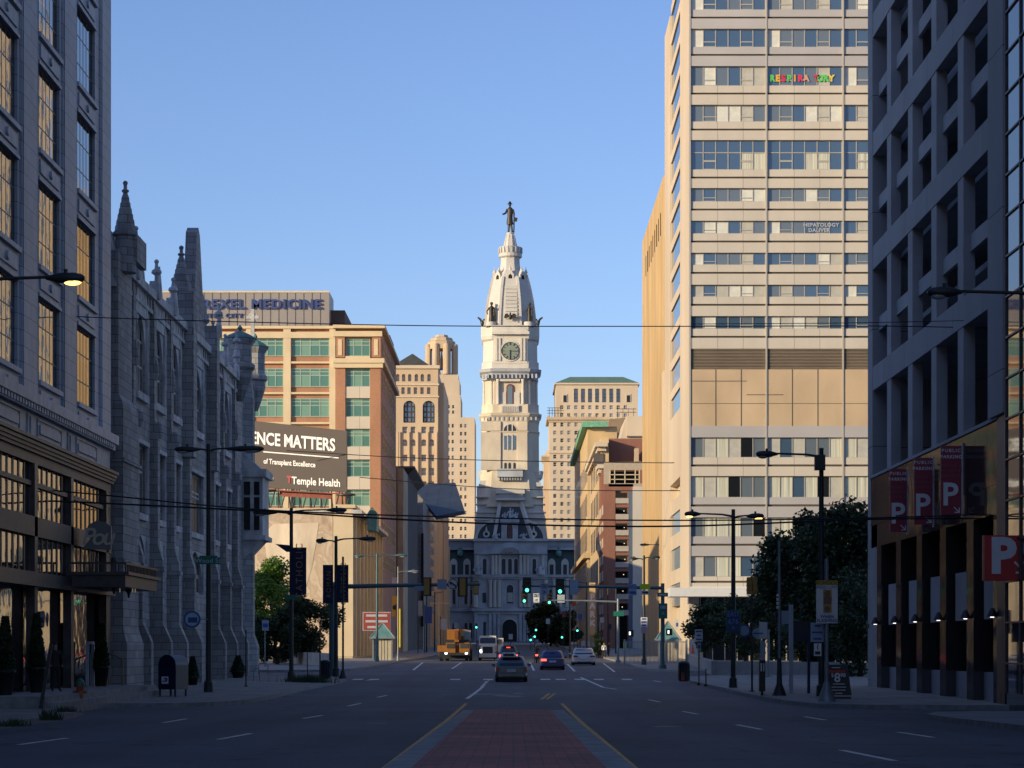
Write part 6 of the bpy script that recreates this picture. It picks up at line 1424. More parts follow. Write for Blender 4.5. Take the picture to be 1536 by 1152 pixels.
YmL = mast(498, 1014, 879, 720, 'long blue grey signal mast reaching in from the left sidewalk', r=.2)
YmR = mast(994, 1003, 881, 783, 'blue grey signal mast with green signs on the right corner', r=.17)
Ym2 = mast(927, 995, 902, 826, 'pale signal mast with a shorter arm behind the right corner', m=galv, r=.13, top=898)
signal(640, 866, 894, YmL-.2, 'back of a traffic light with yellow housing, leftmost on the left mast', face=False); signal(694, 866, 895, YmL-.2, 'back of a traffic light, right of the no turn sign', face=False)
signal(714, 871, 892, YmL+30, 'small yellow backed traffic light on the mast tip', face=False, plate=False)
signal(790.5, 866, 890, YmR-.2, 'green traffic light, upper left of the four over the lanes'); signal(840, 868, 892, YmR-.2, 'green traffic light, upper right of the four over the lanes')
signal(786.5, 887, 905, Ym2+6, 'small green traffic light below the upper left one', plate=True); signal(824, 890, 907, Ym2, 'small green traffic light below the upper right one')
b = MB()
def sgn(name, lab, px0, px1, py0, py1, Y, m, words=(), tm=None, size=None, group=None, border=None, cat='sign', sp=1.0, bold=.004):
    t = thing(name, lab, cat, (X((px0+px1)/2, Y), Y, Z(py1, Y)), group)
    if border: panel(t, 'border', px0-1, px1+1, py0-1, py1+1, Y+.01, border)
    panel(t, 'panel', px0, px1, py0, py1, Y-.03, m)
    n = len(words)
    for k, wd in enumerate(words):
        hh = size or (py1-py0)/(n+.6); tx(t, wd, (px0+px1)/2, py0+(py1-py0)*(k+.5)/n, hh, Y-.04, tm or G['ink'], bold=bold, spacing=sp, maxpx=(px1-px0)*.88)
    return t
t = thing('no_turn_sign', 'round black and white no turn sign on the left mast', 'sign', (X(679, YmL), YmL-.2, Z(885, YmL))); rdisc(t, 'ring', 679, 876, 7.6, YmL-.2, G['ink']); rdisc(t, 'plate', 679, 876, 6.6, YmL-.24, G['signgrey'])
b = MB(); b.bar((X(675, YmL), YmL-.27, Z(873, YmL)), (X(684, YmL), YmL-.27, Z(879, YmL)), .09); b.bar((X(676, YmL), YmL-.27, Z(873, YmL)), (X(676, YmL), YmL-.27, Z(877, YmL)), .09); b.bar((X(684, YmL), YmL-.27, Z(879, YmL)), (X(684, YmL), YmL-.27, Z(883, YmL)), .09); b.build('arrow', G['ink'], t)
paleb = mat('pale_blue_sign', (.25, .32, .4), .5, var=.05)
sgn('street_name_sign', 'pale blue blank sign right of the first signal back', 656, 670, 869, 884, YmL-.25, paleb); sgn('street_name_sign', 'pale blue sign hung under the left mast near the yellow sign', 622, 638, 879, 886, YmL-.25, paleb)
sgn('lane_sign', 'white sign reading ONLY with a right arrow, between the upper green lights', 811, 822, 875, 893, YmR-.2, paleb, ('ONLY', '>'), G['ink']); sgn('lane_sign', 'brighter white ONLY sign with left arrow, hung lower', 800, 809, 890, 904, Ym2, G['signwhite'], ('ONLY', '<'), G['ink'])
sgn('square_sign', 'plain grey square sign below the upper right green light', 836, 847, 892, 904, Ym2, G['signgrey']); sgn('regulation_sign', 'grey sign with a round symbol at the left end of the right mast arm', 855, 867, 870, 892, YmR-.2, paleb)
sgn('regulation_sign', 'grey NO TURN sign on the right mast arm left of the yellow green one', 943, 955, 876, 893, YmR-.2, paleb, ('NO', '~.9'), G['sblue']); 
t = sgn('warning_sign', 'bright yellow green sign on the right mast arm', 960, 975.5, 876, 884.5, YmR-.2, mat('fluorescent_yellow', (.45, .62, .02), .5, var=0)); sgn('regulation_sign', 'small white sign right under the yellow green sign', 962, 974, 885.5, 892, YmR-.2, G['signgrey'], ('~.8',))
sgn('street_name_sign', 'green street name sign on the right corner mast pole', 986, 1002, 889, 895, YmR-.25, G['sgreen'], ('~.8',), G['signgrey']); sgn('route_sign', 'green framed sign with blue shields on the corner mast pole', 988, 1001, 905, 928, YmR-.25, G['sgreen'], ('~.7', '^'), paleb)
sgn('street_name_sign', 'green street sign on the pale mast behind the corner', 920, 936, 917, 924, Ym2-.2, G['sgreen'])
YF3 = on(966, 997)[1]; sgn('regulation_sign', 'white sign with lines of text on the lamp by the fence', 961, 971, 926, 940, YF3-.3, G['signwhite'], ('~.7', '~.9', '~.8'), G['sblue']); sgn('regulation_sign', 'faded pinkish sign under the white one by the fence', 962, 970, 941, 950, YF3-.3, mat('faded_pink_sign', (.3, .2, .25), .6, var=0))
sgn('route_sign', 'yellow green strip sign low on the pale mast pole', 935, 939.5, 962, 975, Ym2-.3, bpy.data.materials['fluorescent_yellow'])
YR1 = on(1100, 1033)[1]
t = sgn('route_sign', 'green bordered blue interstate 676 sign on the amber lit lamp post', 1090, 1110, 916, 949, YR1-.25, mat('dark_blue_green', (.01, .05, .12), .5, var=0), ('EAST', '676', '^'), mat('pale_blue_ink', (.12, .2, .5), .5, var=0), size=8, border=G['sgreen'])
t = thing('round_sign', 'round blue ringed sign to the right of the interstate sign', 'sign', (X(1116, YR1), YR1, Z(956, YR1))); rdisc(t, 'plate', 1116, 946, 10, YR1+.1, G['sblue']); rdisc(t, 'inner_disc', 1116, 946, 7.5, YR1+.06, paleb)
def post(name, lab, px, base, top, w_, m, cat='post', round_=True, group=None):
    x, y, z = on(px, base); t = thing(name, lab, cat, (x, y, z), group); b = MB()
    if round_: b.tube([(x, y, z), (x, y, z+.12), (x, y, z+.13), (x, y, Z(top, y))], [w_*1.3, w_*1.3, w_*.5, w_*.5], 8)
    else: b.box(x-w_/2, x+w_/2, y-w_/2, y+w_/2, z, Z(top, y)); b.box(x-w_*.8, x+w_*.8, y-w_*.8, y+w_*.8, z, z+.04)
    b.build('shaft', m, t); return t, x, y, z
t, x, y, z = post('sign_post', 'pale round pole carrying the school speed limit sign', 1240, 1053, 838, .16, galv)
b = MB(); b.lathe([(.34, 0), (.32, .1), (.15, .55), (.1, .75)], (x, y, z), 12); b.build('flared_base', galv, t); YS = y-.15
t = thing('school_speed_sign', 'white school speed limit sign with yellow header and three amber lamps', 'sign', (X(1240, YS), YS, Z(935, YS)))
panel(t, 'panel', 1224.5, 1256.5, 877, 935, YS, G['signgrey']); panel(t, 'header', 1224.5, 1256.5, 870.5, 877.5, YS-.01, mat('school_yellow', (.5, .3, .01), .5, var=0)); tx(t, 'SCHOOL', 1240.5, 874.3, 6, YS-.02, G['ink']); tx(t, 'SPEED LIMIT', 1240.5, 881, 5, YS-.01, G['sblue']); tx(t, 'WHEN', 1240.5, 925, 5, YS-.01, G['sblue'], bold=.004); tx(t, 'FLASHING', 1240.5, 931, 5, YS-.01, G['sblue'], bold=.004)
for py in (890, 901, 913):
    b = MB(); flat(b, 1235, 1247, py-5.5, py+5.5, YS, .05, 0, -.08); b.build('lamp_box', G['dimr'] if py == 901 else G['sigyel'], t)
    if py != 901: rdisc(t, 'lens', 1241, py, 4, YS-.12, G['dimr'])
sgn('notice_sign', 'grey notice sign partly hidden left of the school sign pole', 1216, 1236, 934, 963, YS+.5, paleb, ('~.5', '~.9', '~.7'), G['sblue'], size=5); sgn('notice_sign', 'small white sign with a curved arrow below the grey notice', 1221, 1232, 965, 984, YS+.45, G['signwhite'], ('(', '~.8'), G['ink'], size=8)
# sandwich board
x, y, z = on(1258, 1050); t = thing('sandwich_board', 'black folding price board reading 8 dollars with a red stripe at the kerb', 'sign board', (x, y, z)); fx = lambda p: X(p, y)
b = MB(); b.add([(fx(1243), y-.1, Z(1043, y)), (fx(1277), y-.1, Z(1043, y)), (fx(1272), y+.12, Z(997, y)), (fx(1240), y+.12, Z(997, y)), (fx(1243), y-.04, Z(1043, y)), (fx(1277), y-.04, Z(1043, y)), (fx(1272), y+.16, Z(997, y)), (fx(1240), y+.16, Z(997, y))], [(0, 1, 2, 3), (7, 6, 5, 4), (0, 4, 5, 1), (1, 5, 6, 2), (2, 6, 7, 3), (3, 7, 4, 0)]); b.build('board', G['sigback'], t)
b = MB(); b.box(fx(1246), fx(1275), y-.3, y+.35, z, z+.14); b.build('base', pole_m, t)
b = MB(); b.box(fx(1243.5), fx(1268), y+.02, y+.04, Z(1009, y), Z(1005, y)); b.build('red_stripe', redb, t)
tx(t, '8', 1256, 1017, 14, y-.05, G['signwhite'], bold=.012); tx(t, '$', 1248.5, 1013, 6, y-.03, G['signwhite']); tx(t, '98', 1264.5, 1013, 6, y-.03, G['signwhite'], bold=.004)
for k, wd in enumerate(('~.8', '~1', '~.95', '~.5')): tx(t, wd, 1258, 1026+k*4.6, 2.6, y-.09, G['signgrey'], maxpx=22)
tx(t, '~.7', 1254, 1001.5, 2.6, y+.03, G['signgrey'], maxpx=18)
post('white_post', 'square pale grey post at the right kerb', 1186.5, 1043, 907, .17, mat('pale_painted_post', (.36, .4, .44), .6, var=.1), round_=False)
t, x, y, z = post('flag_pole', 'slender pale pole with a flared foot, right of the kerb kiosk', 1169, 1046, 811, .12, galv); b = MB(); b.lathe([(.3, 0), (.28, .12), (.12, .55), (.08, 1.6)], (x, y, z), 10); b.build('flared_base', pole_m, t)
for py in (850-0,):
    for k in range(4): b = MB(); flat(b, 1164.5, 1168, 891+k*6, 895+k*6, y, .05, 0, -.1); b.build('number_plate', G['signgrey'], t)
sgn('notice_sign', 'pale square notice between the slender pole and the square post', 1172, 1183, 916, 936, y+.2, paleb); sgn('notice_sign', 'dark green notice below the pale square one', 1172, 1183, 938, 948, y+.2, mat('dull_green_sign', (.05, .1, .09), .6, var=0))
t, x, y, z = post('post', 'dark blue post behind the kerb signs', 1213, 1043, 950, .12, mat('navy_post', (.01, .02, .06), .6, var=0), round_=False)
sgn('information_board', 'dark brown information board under the trees', 1191, 1218, 933, 962, y+.3, mat('dark_board', (.03, .028, .035), .6, var=0), border=pole_m)
# pay kiosk at the kerb
x, y, z = on(1143, 1044); t = thing('parking_kiosk', 'tall black kerbside parking kiosk topped by an oval sign', 'kiosk', (x, y, z)); b = MB(); b.box(X(1138.5, y), X(1147.5, y), y-.15, y+.15, Z(1037, y), Z(990, y)); b.bar((x, y, z), (x, y, Z(1037, y)), .1); b.build('body', G['sigback'], t)
panel(t, 'upper_plate', 1140.5, 1147.5, 961, 990, y-.1, paleb); b = MB(); b.lathe([(M(11, y), 0), (M(11, y), .05)], (0, 0, 0), 20, sy=.8); me = b.mesh('oval_sign', paleb); me.transform(Matrix.Rotation(R(90), 4, 'X')); child('oval_sign', me, t, (X(1139, y), y-.1, Z(950, y))); panel(t, 'square_sign', 1139, 1151, 933, 958, y-.2, G['signgrey']); tx(t, '~.9', 1137, 950, 3.4, y-.22, G['sblue'], maxpx=17); panel(t, 'stripe', 1141, 1143, 995, 1007, y-.17, G['signwhite']); panel(t, 'stripe', 1145, 1146.5, 995, 1007, y-.17, G['signwhite'])
t, x, y, z = post('signal_post', 'thin post with a yellow triple signal head before the trees', 1128, 1040, 893, .09, pole_m)
for k in range(3):
    for j in (0, 1): b = MB(); px, py = 1123.5+j*8, 875+k*7; b.box(X(px-3.4, y), X(px+3.4, y), y-.25, y+.1, Z(py+3, y), Z(py-3, y)); b.lathe([(.14, -.02), (.1, .18)], (X(px, y), y-.1, Z(py-3, y)), 8); b.build('signal_section', G['sigyel'], t)
t, x, y, z = post('sign_post', 'thin post with stacked white parking signs near the waste bin', 1048.5, 1028, 944, .07, pole_m); sgn('parking_rule_sign', 'stacked grey parking rules on the thin post near the waste bin', 1042.5, 1054, 944, 962, y-.1, G['signgrey'], ('~.9', '~.6', '~.8'), G['sblue'], size=4); sgn('parking_rule_sign', 'small white plate below the stacked grey parking rules', 1046, 1051.5, 964, 976, y-.1, paleb, ('~.7',), G['sblue'])
post('post', 'short thin dark post right of the waste bin', 1059, 1030, 1003, .07, pole_m)
x, y, z = on(1152, 1017); post('post', 'pale post standing by the low planter wall', 1152.5, 1016, 944, .14, galv)
YR2 = on(1018, 985)[1]; sgn('bus_stop_sign', 'white and blue bus stop sign on the entrance lamp post', 1012, 1026, 929, 945, YR2-20, G['signgrey'], ('~.8',), G['sblue']); sgn('parking_rule_sign', 'white rules sign under the bus stop sign', 1013.5, 1024, 957, 977, YR2-20, paleb, ('~.6', '~.9', '~.8'), G['sblue'])
t = thing('round_sign', 'round plain blue sign above the planter wall', 'sign', (X(1032, YR2-15), YR2-15, Z(960, YR2-15))); rdisc(t, 'plate', 1032, 954, 7.5, YR2-15, G['sblue'])
# waste bins
def bin_(px, base, top, rpx, lab, stain=False, m=None):
    x, y, z = on(px, base); t = thing('waste_bin', lab, 'bin', (x, y, z)); h = Z(top, y)-z; r = M(rpx, y)
    b = MB(); b.lathe([(r*.92, 0), (r, .05), (r, h*.86), (r*1.06, h*.88), (r*1.02, h*.95), (r*.5, h)], (x, y, z), 16); b.build('drum', m or pole_m, t)
    for k in range(12): a = 2*math.pi*k/12; q = MB(); q.bar((x+r*1.02*math.cos(a), y+r*1.02*math.sin(a), z+.08), (x+r*1.02*math.cos(a), y+r*1.02*math.sin(a), z+h*.85), .04); q.build('slat', m or pole_m, t)
    if stain: b = MB(); b.box(x-r*.6, x+r*.1, y-r*1.08, y-r*1.03, z+.05, z+h*.45); b.build('orange_label', mat('orange_label', (.3, .06, .02), .6, var=.3), t)
bin_(1026, 1022, 992, 8, 'dark slatted waste bin with an orange label on the right corner', True); bin_(487.5, 1018, 990, 7.5, 'dark blue slatted waste bin beside the left lamp poles', m=mat('dark_blue_bin', (.012, .018, .035), .5, var=0))
# mailbox
x, y, z = on(257, 1046); t = thing('mailbox', 'dark blue mailbox on short legs with a white emblem on its front', 'mailbox', (x, y, z)); a0, a1 = X(238, y)-x, X(279, y)-x; w_ = a1-a0; h = Z(982, y)-z
mbm = mat('postal_blue', (.008, .014, .05), .35, .1, var=.1); b = MB()
pr_ = [(-.42, .32), (.42, .32), (.42, h-.42)]+[(.42*math.cos(R(k*18)), h-.42+.42*math.sin(R(k*18))) for k in range(1, 10)]+[(-.42, h-.42)]
b.prism(pr_, (x, y-.0, z), (1, 0, 0), (0, 0, 1), (0, .95, 0)); 
for k in range(4): pass
me = b.mesh('body', mbm, (x, y+.45, z)); o = child('body', me, t, (x, y+.45, z), R(-24))
for (dx, dy) in ((-.36, -.4), (.36, -.4), (-.36, .4), (.36, .4)):
    a = R(-24); qx, qy = dx*math.cos(a)-dy*math.sin(a), dx*math.sin(a)+dy*math.cos(a); q = MB(); q.box(x+qx-.04, x+qx+.04, y+.45+qy-.04, y+.45+qy+.04, z, z+.34); q.build('leg', mbm, t)
q = MB(); q.box(-.2, .12, -.012, 0, -.13, .17); me = q.mesh('emblem', G['signwhite']); child('emblem', me, t, (x-.22, y-.03, z+.68), R(-24))
q = MB(); q.prism([(-.17, -.04), (.06, -.04), (.1, .1), (-.05, .13), (-.1, .06), (0, .05), (-.02, .01), (-.15, .0)], (0, -.016, 0), (1, 0, 0), (0, 0, 1), (0, .004, 0)); me = q.mesh('eagle_mark', G['sblue']); child('eagle_mark', me, t, (x-.22, y-.03, z+.68), R(-24))
q = MB(); q.box(-.3, .3, -.03, .01, 0, .07); me = q.mesh('pull_handle', mbm); child('pull_handle', me, t, (x-.16, y+.03, z+h-.42), R(-24))
# hydrant
x, y, z = on(120, 1057); t = thing('fire_hydrant', 'orange fire hydrant with a green cap on the near left corner', 'fire hydrant', (x, y, z)); om = mat('hydrant_orange', (.36, .1, .04), .5, var=.2, scale=6); gm_ = mat('hydrant_green', (.02, .12, .09), .5, var=.1)
b = MB(); b.lathe([(.17, 0), (.17, .05), (.13, .06), (.125, .62), (.15, .63), (.15, .67)], (x, y, z), 14); b.build('barrel', om, t)
b = MB(); b.lathe([(.17, .67), (.165, .75), (.13, .84), (.06, .9), (.04, .9), (.04, .95)], (x, y, z), 14); b.build('bonnet', gm_, t)
for d in (-1, 1): b = MB(); b.cyl((x+d*.1, y, z+.45), (x+d*.21, y, z+.45), .055, n=10); b.cyl((x+d*.21, y, z+.45), (x+d*.25, y, z+.45), .035, n=6); b.build('hose_outlet', om, t)
b = MB(); b.cyl((x+.05, y-.1, z+.4), (x+.08, y-.22, z+.4), .075, n=10); b.build('pumper_outlet', om, t)
# leaning post, thin posts
x, y, z = on(61, 1063); t = thing('leaning_post', 'dark metal post leaning right at the near left corner', 'post', (x, y, z)); b = MB(); b.bar((x, y, z), (X(76, y), y+.1, Z(965, y)), .11, .08); b.build('shaft', pole_m, t)
post('post', 'thin dark post on the kerb right of the twin planters', 369, 1032, 945, .07, pole_m)
t, x, y, z = post('signal_post', 'dark post close right of the paired banners', 514.5, 1018, 835, .12, pole_m); b = MB(); b.lathe([(.28, 0), (.2, .15), (.1, .5)], (x, y, z), 10); b.build('flared_base', pole_m, t)
post('sign_post', 'thin dark post left of the blue waste bin', 480, 1020, 930, .08, pole_m); post('sign_post', 'slim post behind the weeds near the small rack', 461, 1018, 975, .06, pole_m)
sgn('bus_stop_sign', 'small pale sign on a thin post left of the grey cabinet', 393, 403, 930, 946, on(398, 1000)[1]-.1, paleb, ('~.8',), G['sblue']); post('sign_post', 'thin post carrying the small pale sign', 397.5, 1000, 930, .07, galv)
# grey cabinet
x, y, z = on(413, 985); t = thing('utility_cabinet', 'tall grey utility cabinet in front of the left trees', 'cabinet', (x, y, z)); b = MB(); b.box(X(404.5, y), X(421.5, y), y, y+.6, z, Z(950, y)); b.build('case', mat('cabinet_grey', (.2, .22, .26), .6, var=.1), t); b = MB(); b.box(X(404, y), X(422, y), y-.04, y+.64, Z(950, y), Z(949, y)); b.build('lid', galv, t)
for dx in (-.1, .12): b = MB(); b.box(x+dx-.05, x+dx+.05, y-.02, y, Z(971, y), Z(969, y)); b.build('vent', G['ink'], t)
# bike racks
for px, bs, tp, w_, lab in ((395, 1012, 995, 14, 'inverted U bicycle rack nearest the stone turret'), (385, 1023, 1003, 9, 'inverted U bicycle rack in front of the first one')):
    x, y, z = on(px, bs); t = thing('bike_rack', lab, 'bike rack', (x, y, z)); xa, xb = X(px-w_/2, y), X(px+w_/2, y); zt = Z(tp, y); b = MB(); b.tube([(xa, y, z), (xa, y, zt-.1), (xa+.1, y, zt), (xb-.1, y, zt), (xb, y, zt-.1), (xb, y, z)], .03, 6); b.build('hoop', galv, t)
# handrails beside the garment block steps
for k, (p0, p1, p2, lab) in enumerate([((135, 980), (160, 990), (160, 1023), 'pale handrail beside the entrance steps'), ((163, 980), (184, 988), (184, 1024), 'second handrail nearer the stone school')]):
    Yh = 93.0-.4*k; t = thing('handrail', lab, 'handrail', (X(p2[0], Yh), Yh, gz(Yh)+.15)); b = MB(); zb_ = gz(Yh)+.15
    a, c = P(*p0, Yh), P(*p1, Yh); b.tube([(a.x, a.y, zb_), a, c, (c.x, c.y, zb_)], .035, 6); b.build('rail', mat('brass_rail', (.25, .2, .15), .4, .5, var=0) if k == 0 else bpy.data.materials['brass_rail'], t)
# booths with green pyramid roofs
def booth(px0, px1, base, eave, apex, lab):
    x, y, z = on((px0+px1)/2, base); t = thing('subway_booth', lab, 'kiosk', (x, y, z)); xa, xb = X(px0, y), X(px1, y); w_ = xb-xa; ze, za = Z(eave, y), Z(apex, y)
    b = MB(); b.box(xa+.3, xb-.3, y+.3, y+w_-.3, z, ze); b.build('wall', mat('cream_booth_panel', (.45, .38, .26), .7, var=.1, scale=2) if 'cream_booth_panel' not in bpy.data.materials else bpy.data.materials['cream_booth_panel'], t)
    for q in (xa+.15, xb-.3):
        c = MB(); c.box(q, q+.15, y+.1, y+.25, z, ze); c.build('corner_post', galv, t)
    c = MB(); ap = Vector(((xa+xb)/2, y+w_/2, za)); e = [(xa-.1, y-.1, ze), (xb+.1, y-.1, ze), (xb+.1, y+w_+.1, ze), (xa-.1, y+w_+.1, ze)]; c.add(e+[ap], [(0, 1, 4), (1, 2, 4), (2, 3, 4), (3, 0, 4), (3, 2, 1, 0)]); c.build('pyramid_roof', G['copper'], t)
    c = MB(); c.bar(e[0], ap, .1); c.bar(e[1], ap, .1); c.bar(e[0], e[1], .14); c.build('roof_trim', galv, t)
    for k in range(5): c = MB(); c.box(xa+.4+k*(w_-.8)/5, xa+.45+k*(w_-.8)/5, y+.27, y+.3, z, ze); c.build('panel_bar', galv, t)
booth(556, 591, 991, 957, 934, 'small cream booth with a green pyramid roof on the left corner'); booth(985, 1020, 992, 960, 932, 'cream booth with a green pyramid roof behind the right fence')
YK = on(575, 991)[1]
t = sgn('shop_sign', 'red and white shop sign with three lettered rows behind the left booth', 545, 585, 919, 945, YK+14, mat('sign_brick_red', (.26, .04, .03), .6, var=.15), ('~.9', '~.95', '~.8'), G['signgrey'], size=6, border=G['signgrey'])
Yy = YK+24; t = thing('shop_sign', 'bright yellow hanging shop sign with a red edge and round black emblem', 'sign', (X(592, Yy), Yy, Z(925, Yy))); panel(t, 'panel', 588, 597, 894, 925, Yy, mat('bright_yellow_sign', (.75, .36, .02), .5, var=0)); rdisc(t, 'emblem', 592.5, 911, 3.6, Yy-.05, G['sigback']); panel(t, 'red_edge', 594, 597.5, 905, 943, Yy-.08, mat('orange_red', (.6, .09, .02), .5, var=0)); panel(t, 'white_top', 588, 597, 866, 880, Yy, mat('pink_white_sign', (.6, .4, .35), .5, var=.3))
t = thing('striped_guard', 'yellow cable guard strip along the thin lamp pole', 'guard', (X(600, Yy-4), Yy-4, Z(970, Yy))); panel(t, 'strip', 598.5, 600.5, 913, 971, Yy-4, mat('guard_yellow', (.65, .55, .02), .5, var=0), th=.1)
Yb = 300
for k, (a, c, d, e, m, lab) in enumerate([(627, 634, 901, 924, 'pale_blue_sign', 'pale blue vertical banner over the left pavement'), (637, 648, 910, 935, 'sign_mid_blue', 'deep blue banner right of the pale one over the left pavement'), (661, 671, 928, 945, 'sign_silver', 'white and blue flag like banner on the thin yellow pole')]):
    t = thing('banner', lab, 'banner', (X(a, Yb), Yb, Z(e, Yb))); panel(t, 'cloth', a, c, d, e, Yb, bpy.data.materials[m]); b = MB(); b.bar((X(a, Yb), Yb+.1, gz(Yb)), (X(a, Yb), Yb+.1, Z(d-3, Yb)), .12); b.build('pole', pole_m, t)
t = thing('yellow_pole', 'thin cream pole with a crossbar left of the crane', 'pole', (X(658, 290), 290, gz(290))); b = MB(); b.bar((X(658, 290), 290, gz(290)), (X(658, 290), 290, Z(902, 290)), .16); b.bar((X(645, 290), 290, Z(905, 290)), (X(674, 290), 290, Z(905, 290)), .1); b.build('shaft', G['cream'], t)
# iron fence and planter wall on the right
t = thing('iron_fence', 'grey iron bar fence along the far right corner', 'fence', (X(980, 196), 196, gz(196)))
b = MB(); Yf = 197
for k in range(46): b.bar((X(938+k*2, Yf), Yf, gz(Yf)), (X(938+k*2, Yf), Yf, Z(961, Yf)), .04)
b.build('bars', galv, t); b = MB(); b.bar((X(937, Yf), Yf, Z(963, Yf)), (X(1030, Yf), Yf, Z(963, Yf)), .06); b.build('top_rail', galv, t)
for px in (937, 968, 999, 1030): b = MB(); b.box(X(px, Yf)-.08, X(px, Yf)+.08, Yf-.08, Yf+.08, gz(Yf), Z(959, Yf)); b.build('fence_post', galv, t)
t = thing('planter_wall', 'low concrete planter wall curving round the trees', 'wall', (X(1080, 140), 140, gz(140)))
Yw = [(1034, 979, 998, 205), (1075, 990, 1012, 148), (1142, 994, 1014, 146), (1300, 1000, 1025, 140)]
b = MB()
for (pa, ta, ba, Ya), (pb, tb, bb_, Yb_) in zip(Yw, Yw[1:]):
    A_, B2 = Vector((X(pa, Ya), Ya, gz(Ya))), Vector((X(pb, Yb_), Yb_, gz(Yb_))); d = (B2-A_).normalized(); n_ = Vector((-d.y, d.x, 0))*.35
    if n_.y < 0: n_ = -n_
    ht = .95; b.add([A_, B2, B2+n_, A_+n_]+[v+Vector((0, 0, ht)) for v in (A_, B2, B2+n_, A_+n_)], [(0, 1, 5, 4), (1, 2, 6, 5), (2, 3, 7, 6), (3, 0, 4, 7), (4, 5, 6, 7)])
b.build('wall', G['conc'], t)
t = thing('traffic_cone', 'orange traffic cone on the planter wall', 'cone', (X(1039, 190), 190, Z(980, 190))); b = MB(); b.lathe([(.2, 0), (.2, .04), (.16, .05), (.03, .75)], (X(1039, 190), 190, Z(980, 190)), 12); b.build('body', mat('cone_orange', (.6, .08, .02), .5, var=0), t)
t = thing('barrier_wall', 'low pale concrete barrier along the left cross street', 'wall', (X(450, 185), 185, gz(185))); b = MB(); A_, B2 = Vector((X(425, 200), 200, gz(200)+.1)), Vector((X(495, 176), 176, gz(176)+.1)); n_ = Vector((.1, .3, 0)); b.add([A_, B2, B2+n_, A_+n_]+[v+Vector((0, 0, 1.1)) for v in (A_, B2, B2+n_, A_+n_)], [(0, 1, 5, 4), (1, 2, 6, 5), (2, 3, 7, 6), (3, 0, 4, 7), (4, 5, 6, 7)]); b.build('wall', G['conc'], t)
# far pedestrian signals and distant lights
wht = emit('walk_symbol', (1, .95, .85), 1.5)
for px, py, Yd_, lab in ((1004, 948, 170, 'black pedestrian signal on the right corner mast'), (946, 950, 185, 'small pedestrian signal with a lit white figure by the pale mast')):
    t = thing('pedestrian_signal', lab, 'traffic light', (X(px, Yd_), Yd_, Z(py+5, Yd_))); b = MB(); b.box(X(px-4.5, Yd_), X(px+4.5, Yd_), Yd_, Yd_+.3, Z(py+5, Yd_), Z(py-5, Yd_)); b.build('case', G['sigback'], t); b = MB(); b.box(X(px-2.5, Yd_), X(px, Yd_), Yd_-.02, Yd_, Z(py+2.5, Yd_), Z(py-2.5, Yd_)); b.build('lit_symbol', wht, t)
for i, (px, py) in enumerate(((714.5, 941), (804, 945), (802, 955), (796, 960), (866, 946), (843, 956))):
    Yd_ = 420; t = thing('distant_signal', ['tiny green signal light above the white truck cab', 'tiny green signal right of the dark archway, upper one', 'tiny green signal right of the dark archway, lower one', 'tiny green signal nearest the dark archway', 'tiny green signal above the silver sedan', 'tiny green signal above the blue sedan'][i], 'traffic light', (X(px, Yd_), Yd_, Z(py, Yd_)), 'distant green signals down the street')
    b = MB(); b.box(X(px-1.6, Yd_), X(px+1.6, Yd_), Yd_, Yd_+.3, Z(py+2, Yd_), Z(py-6, Yd_)); b.build('case', G['sigback'], t); rdisc(t, 'lens', px, py, 1.5, Yd_-.05, SG, n=8)
    b = MB(); b.bar((X(px, Yd_), Yd_+.2, gz(Yd_)), (X(px, Yd_), Yd_+.2, Z(py+2, Yd_)), .12); b.build('pole', pole_m, t)
# distant small signs and shop sign with lettering on the right
t = thing('theatre_sign', 'tall cream vertical sign with brown letters on the right side of the street', 'sign', (X(888, 300), 300, Z(950, 300))); Yv = 300
panel(t, 'panel', 884, 893, 874, 952, Yv, G['gold'], th=.4)
for k, ch in enumerate('PARK'): tx(t, ch, 888.5, 896+k*13, 9, Yv-.03, G['signwhite'], bold=.04)
for i, (px, py, m) in enumerate([(861, 905, 'sign_brick_red'), (870, 925, 'sign_mid_blue'), (903, 930, 'sign_silver'), (875, 965, 'sign_silver'), (882, 966, 'sign_silver'), (893, 968, 'sign_silver'), (914, 940, 'dark_blue_bin'), (846, 922, 'sign_brick_red'), (652, 962, 'sign_silver'), (766, 955, 'sign_silver'), (684, 938, 'sign_silver'), (822, 932, 'sign_silver')]):
    Yd_ = 300+i*9; t = thing('small_sign', 'small %s sign on a thin post, %s' % ({'sign_brick_red': 'red', 'sign_mid_blue': 'blue', 'sign_silver': 'pale', 'dark_blue_bin': 'dark'}[m], ['high over the right kerb', 'beyond the right kerb', 'by the brick parking structure', 'left above the silver sedan', 'right of two above the silver sedan', 'farther right above the silver sedan', 'before the parking structure', 'above the dark tree on the right', 'left of the orange crane', 'in front of the dark archway', 'above the orange crane', 'in front of the distant dark tree'][i]), 'sign', (X(px, Yd_), Yd_, gz(Yd_)))
    panel(t, 'panel', px-3, px+3, py-4, py+4, Yd_, bpy.data.materials[m]); b = MB(); b.bar((X(px, Yd_), Yd_+.1, gz(Yd_)), (X(px, Yd_), Yd_+.1, Z(py-4, Yd_)), .1); b.build('post', pole_m, t)
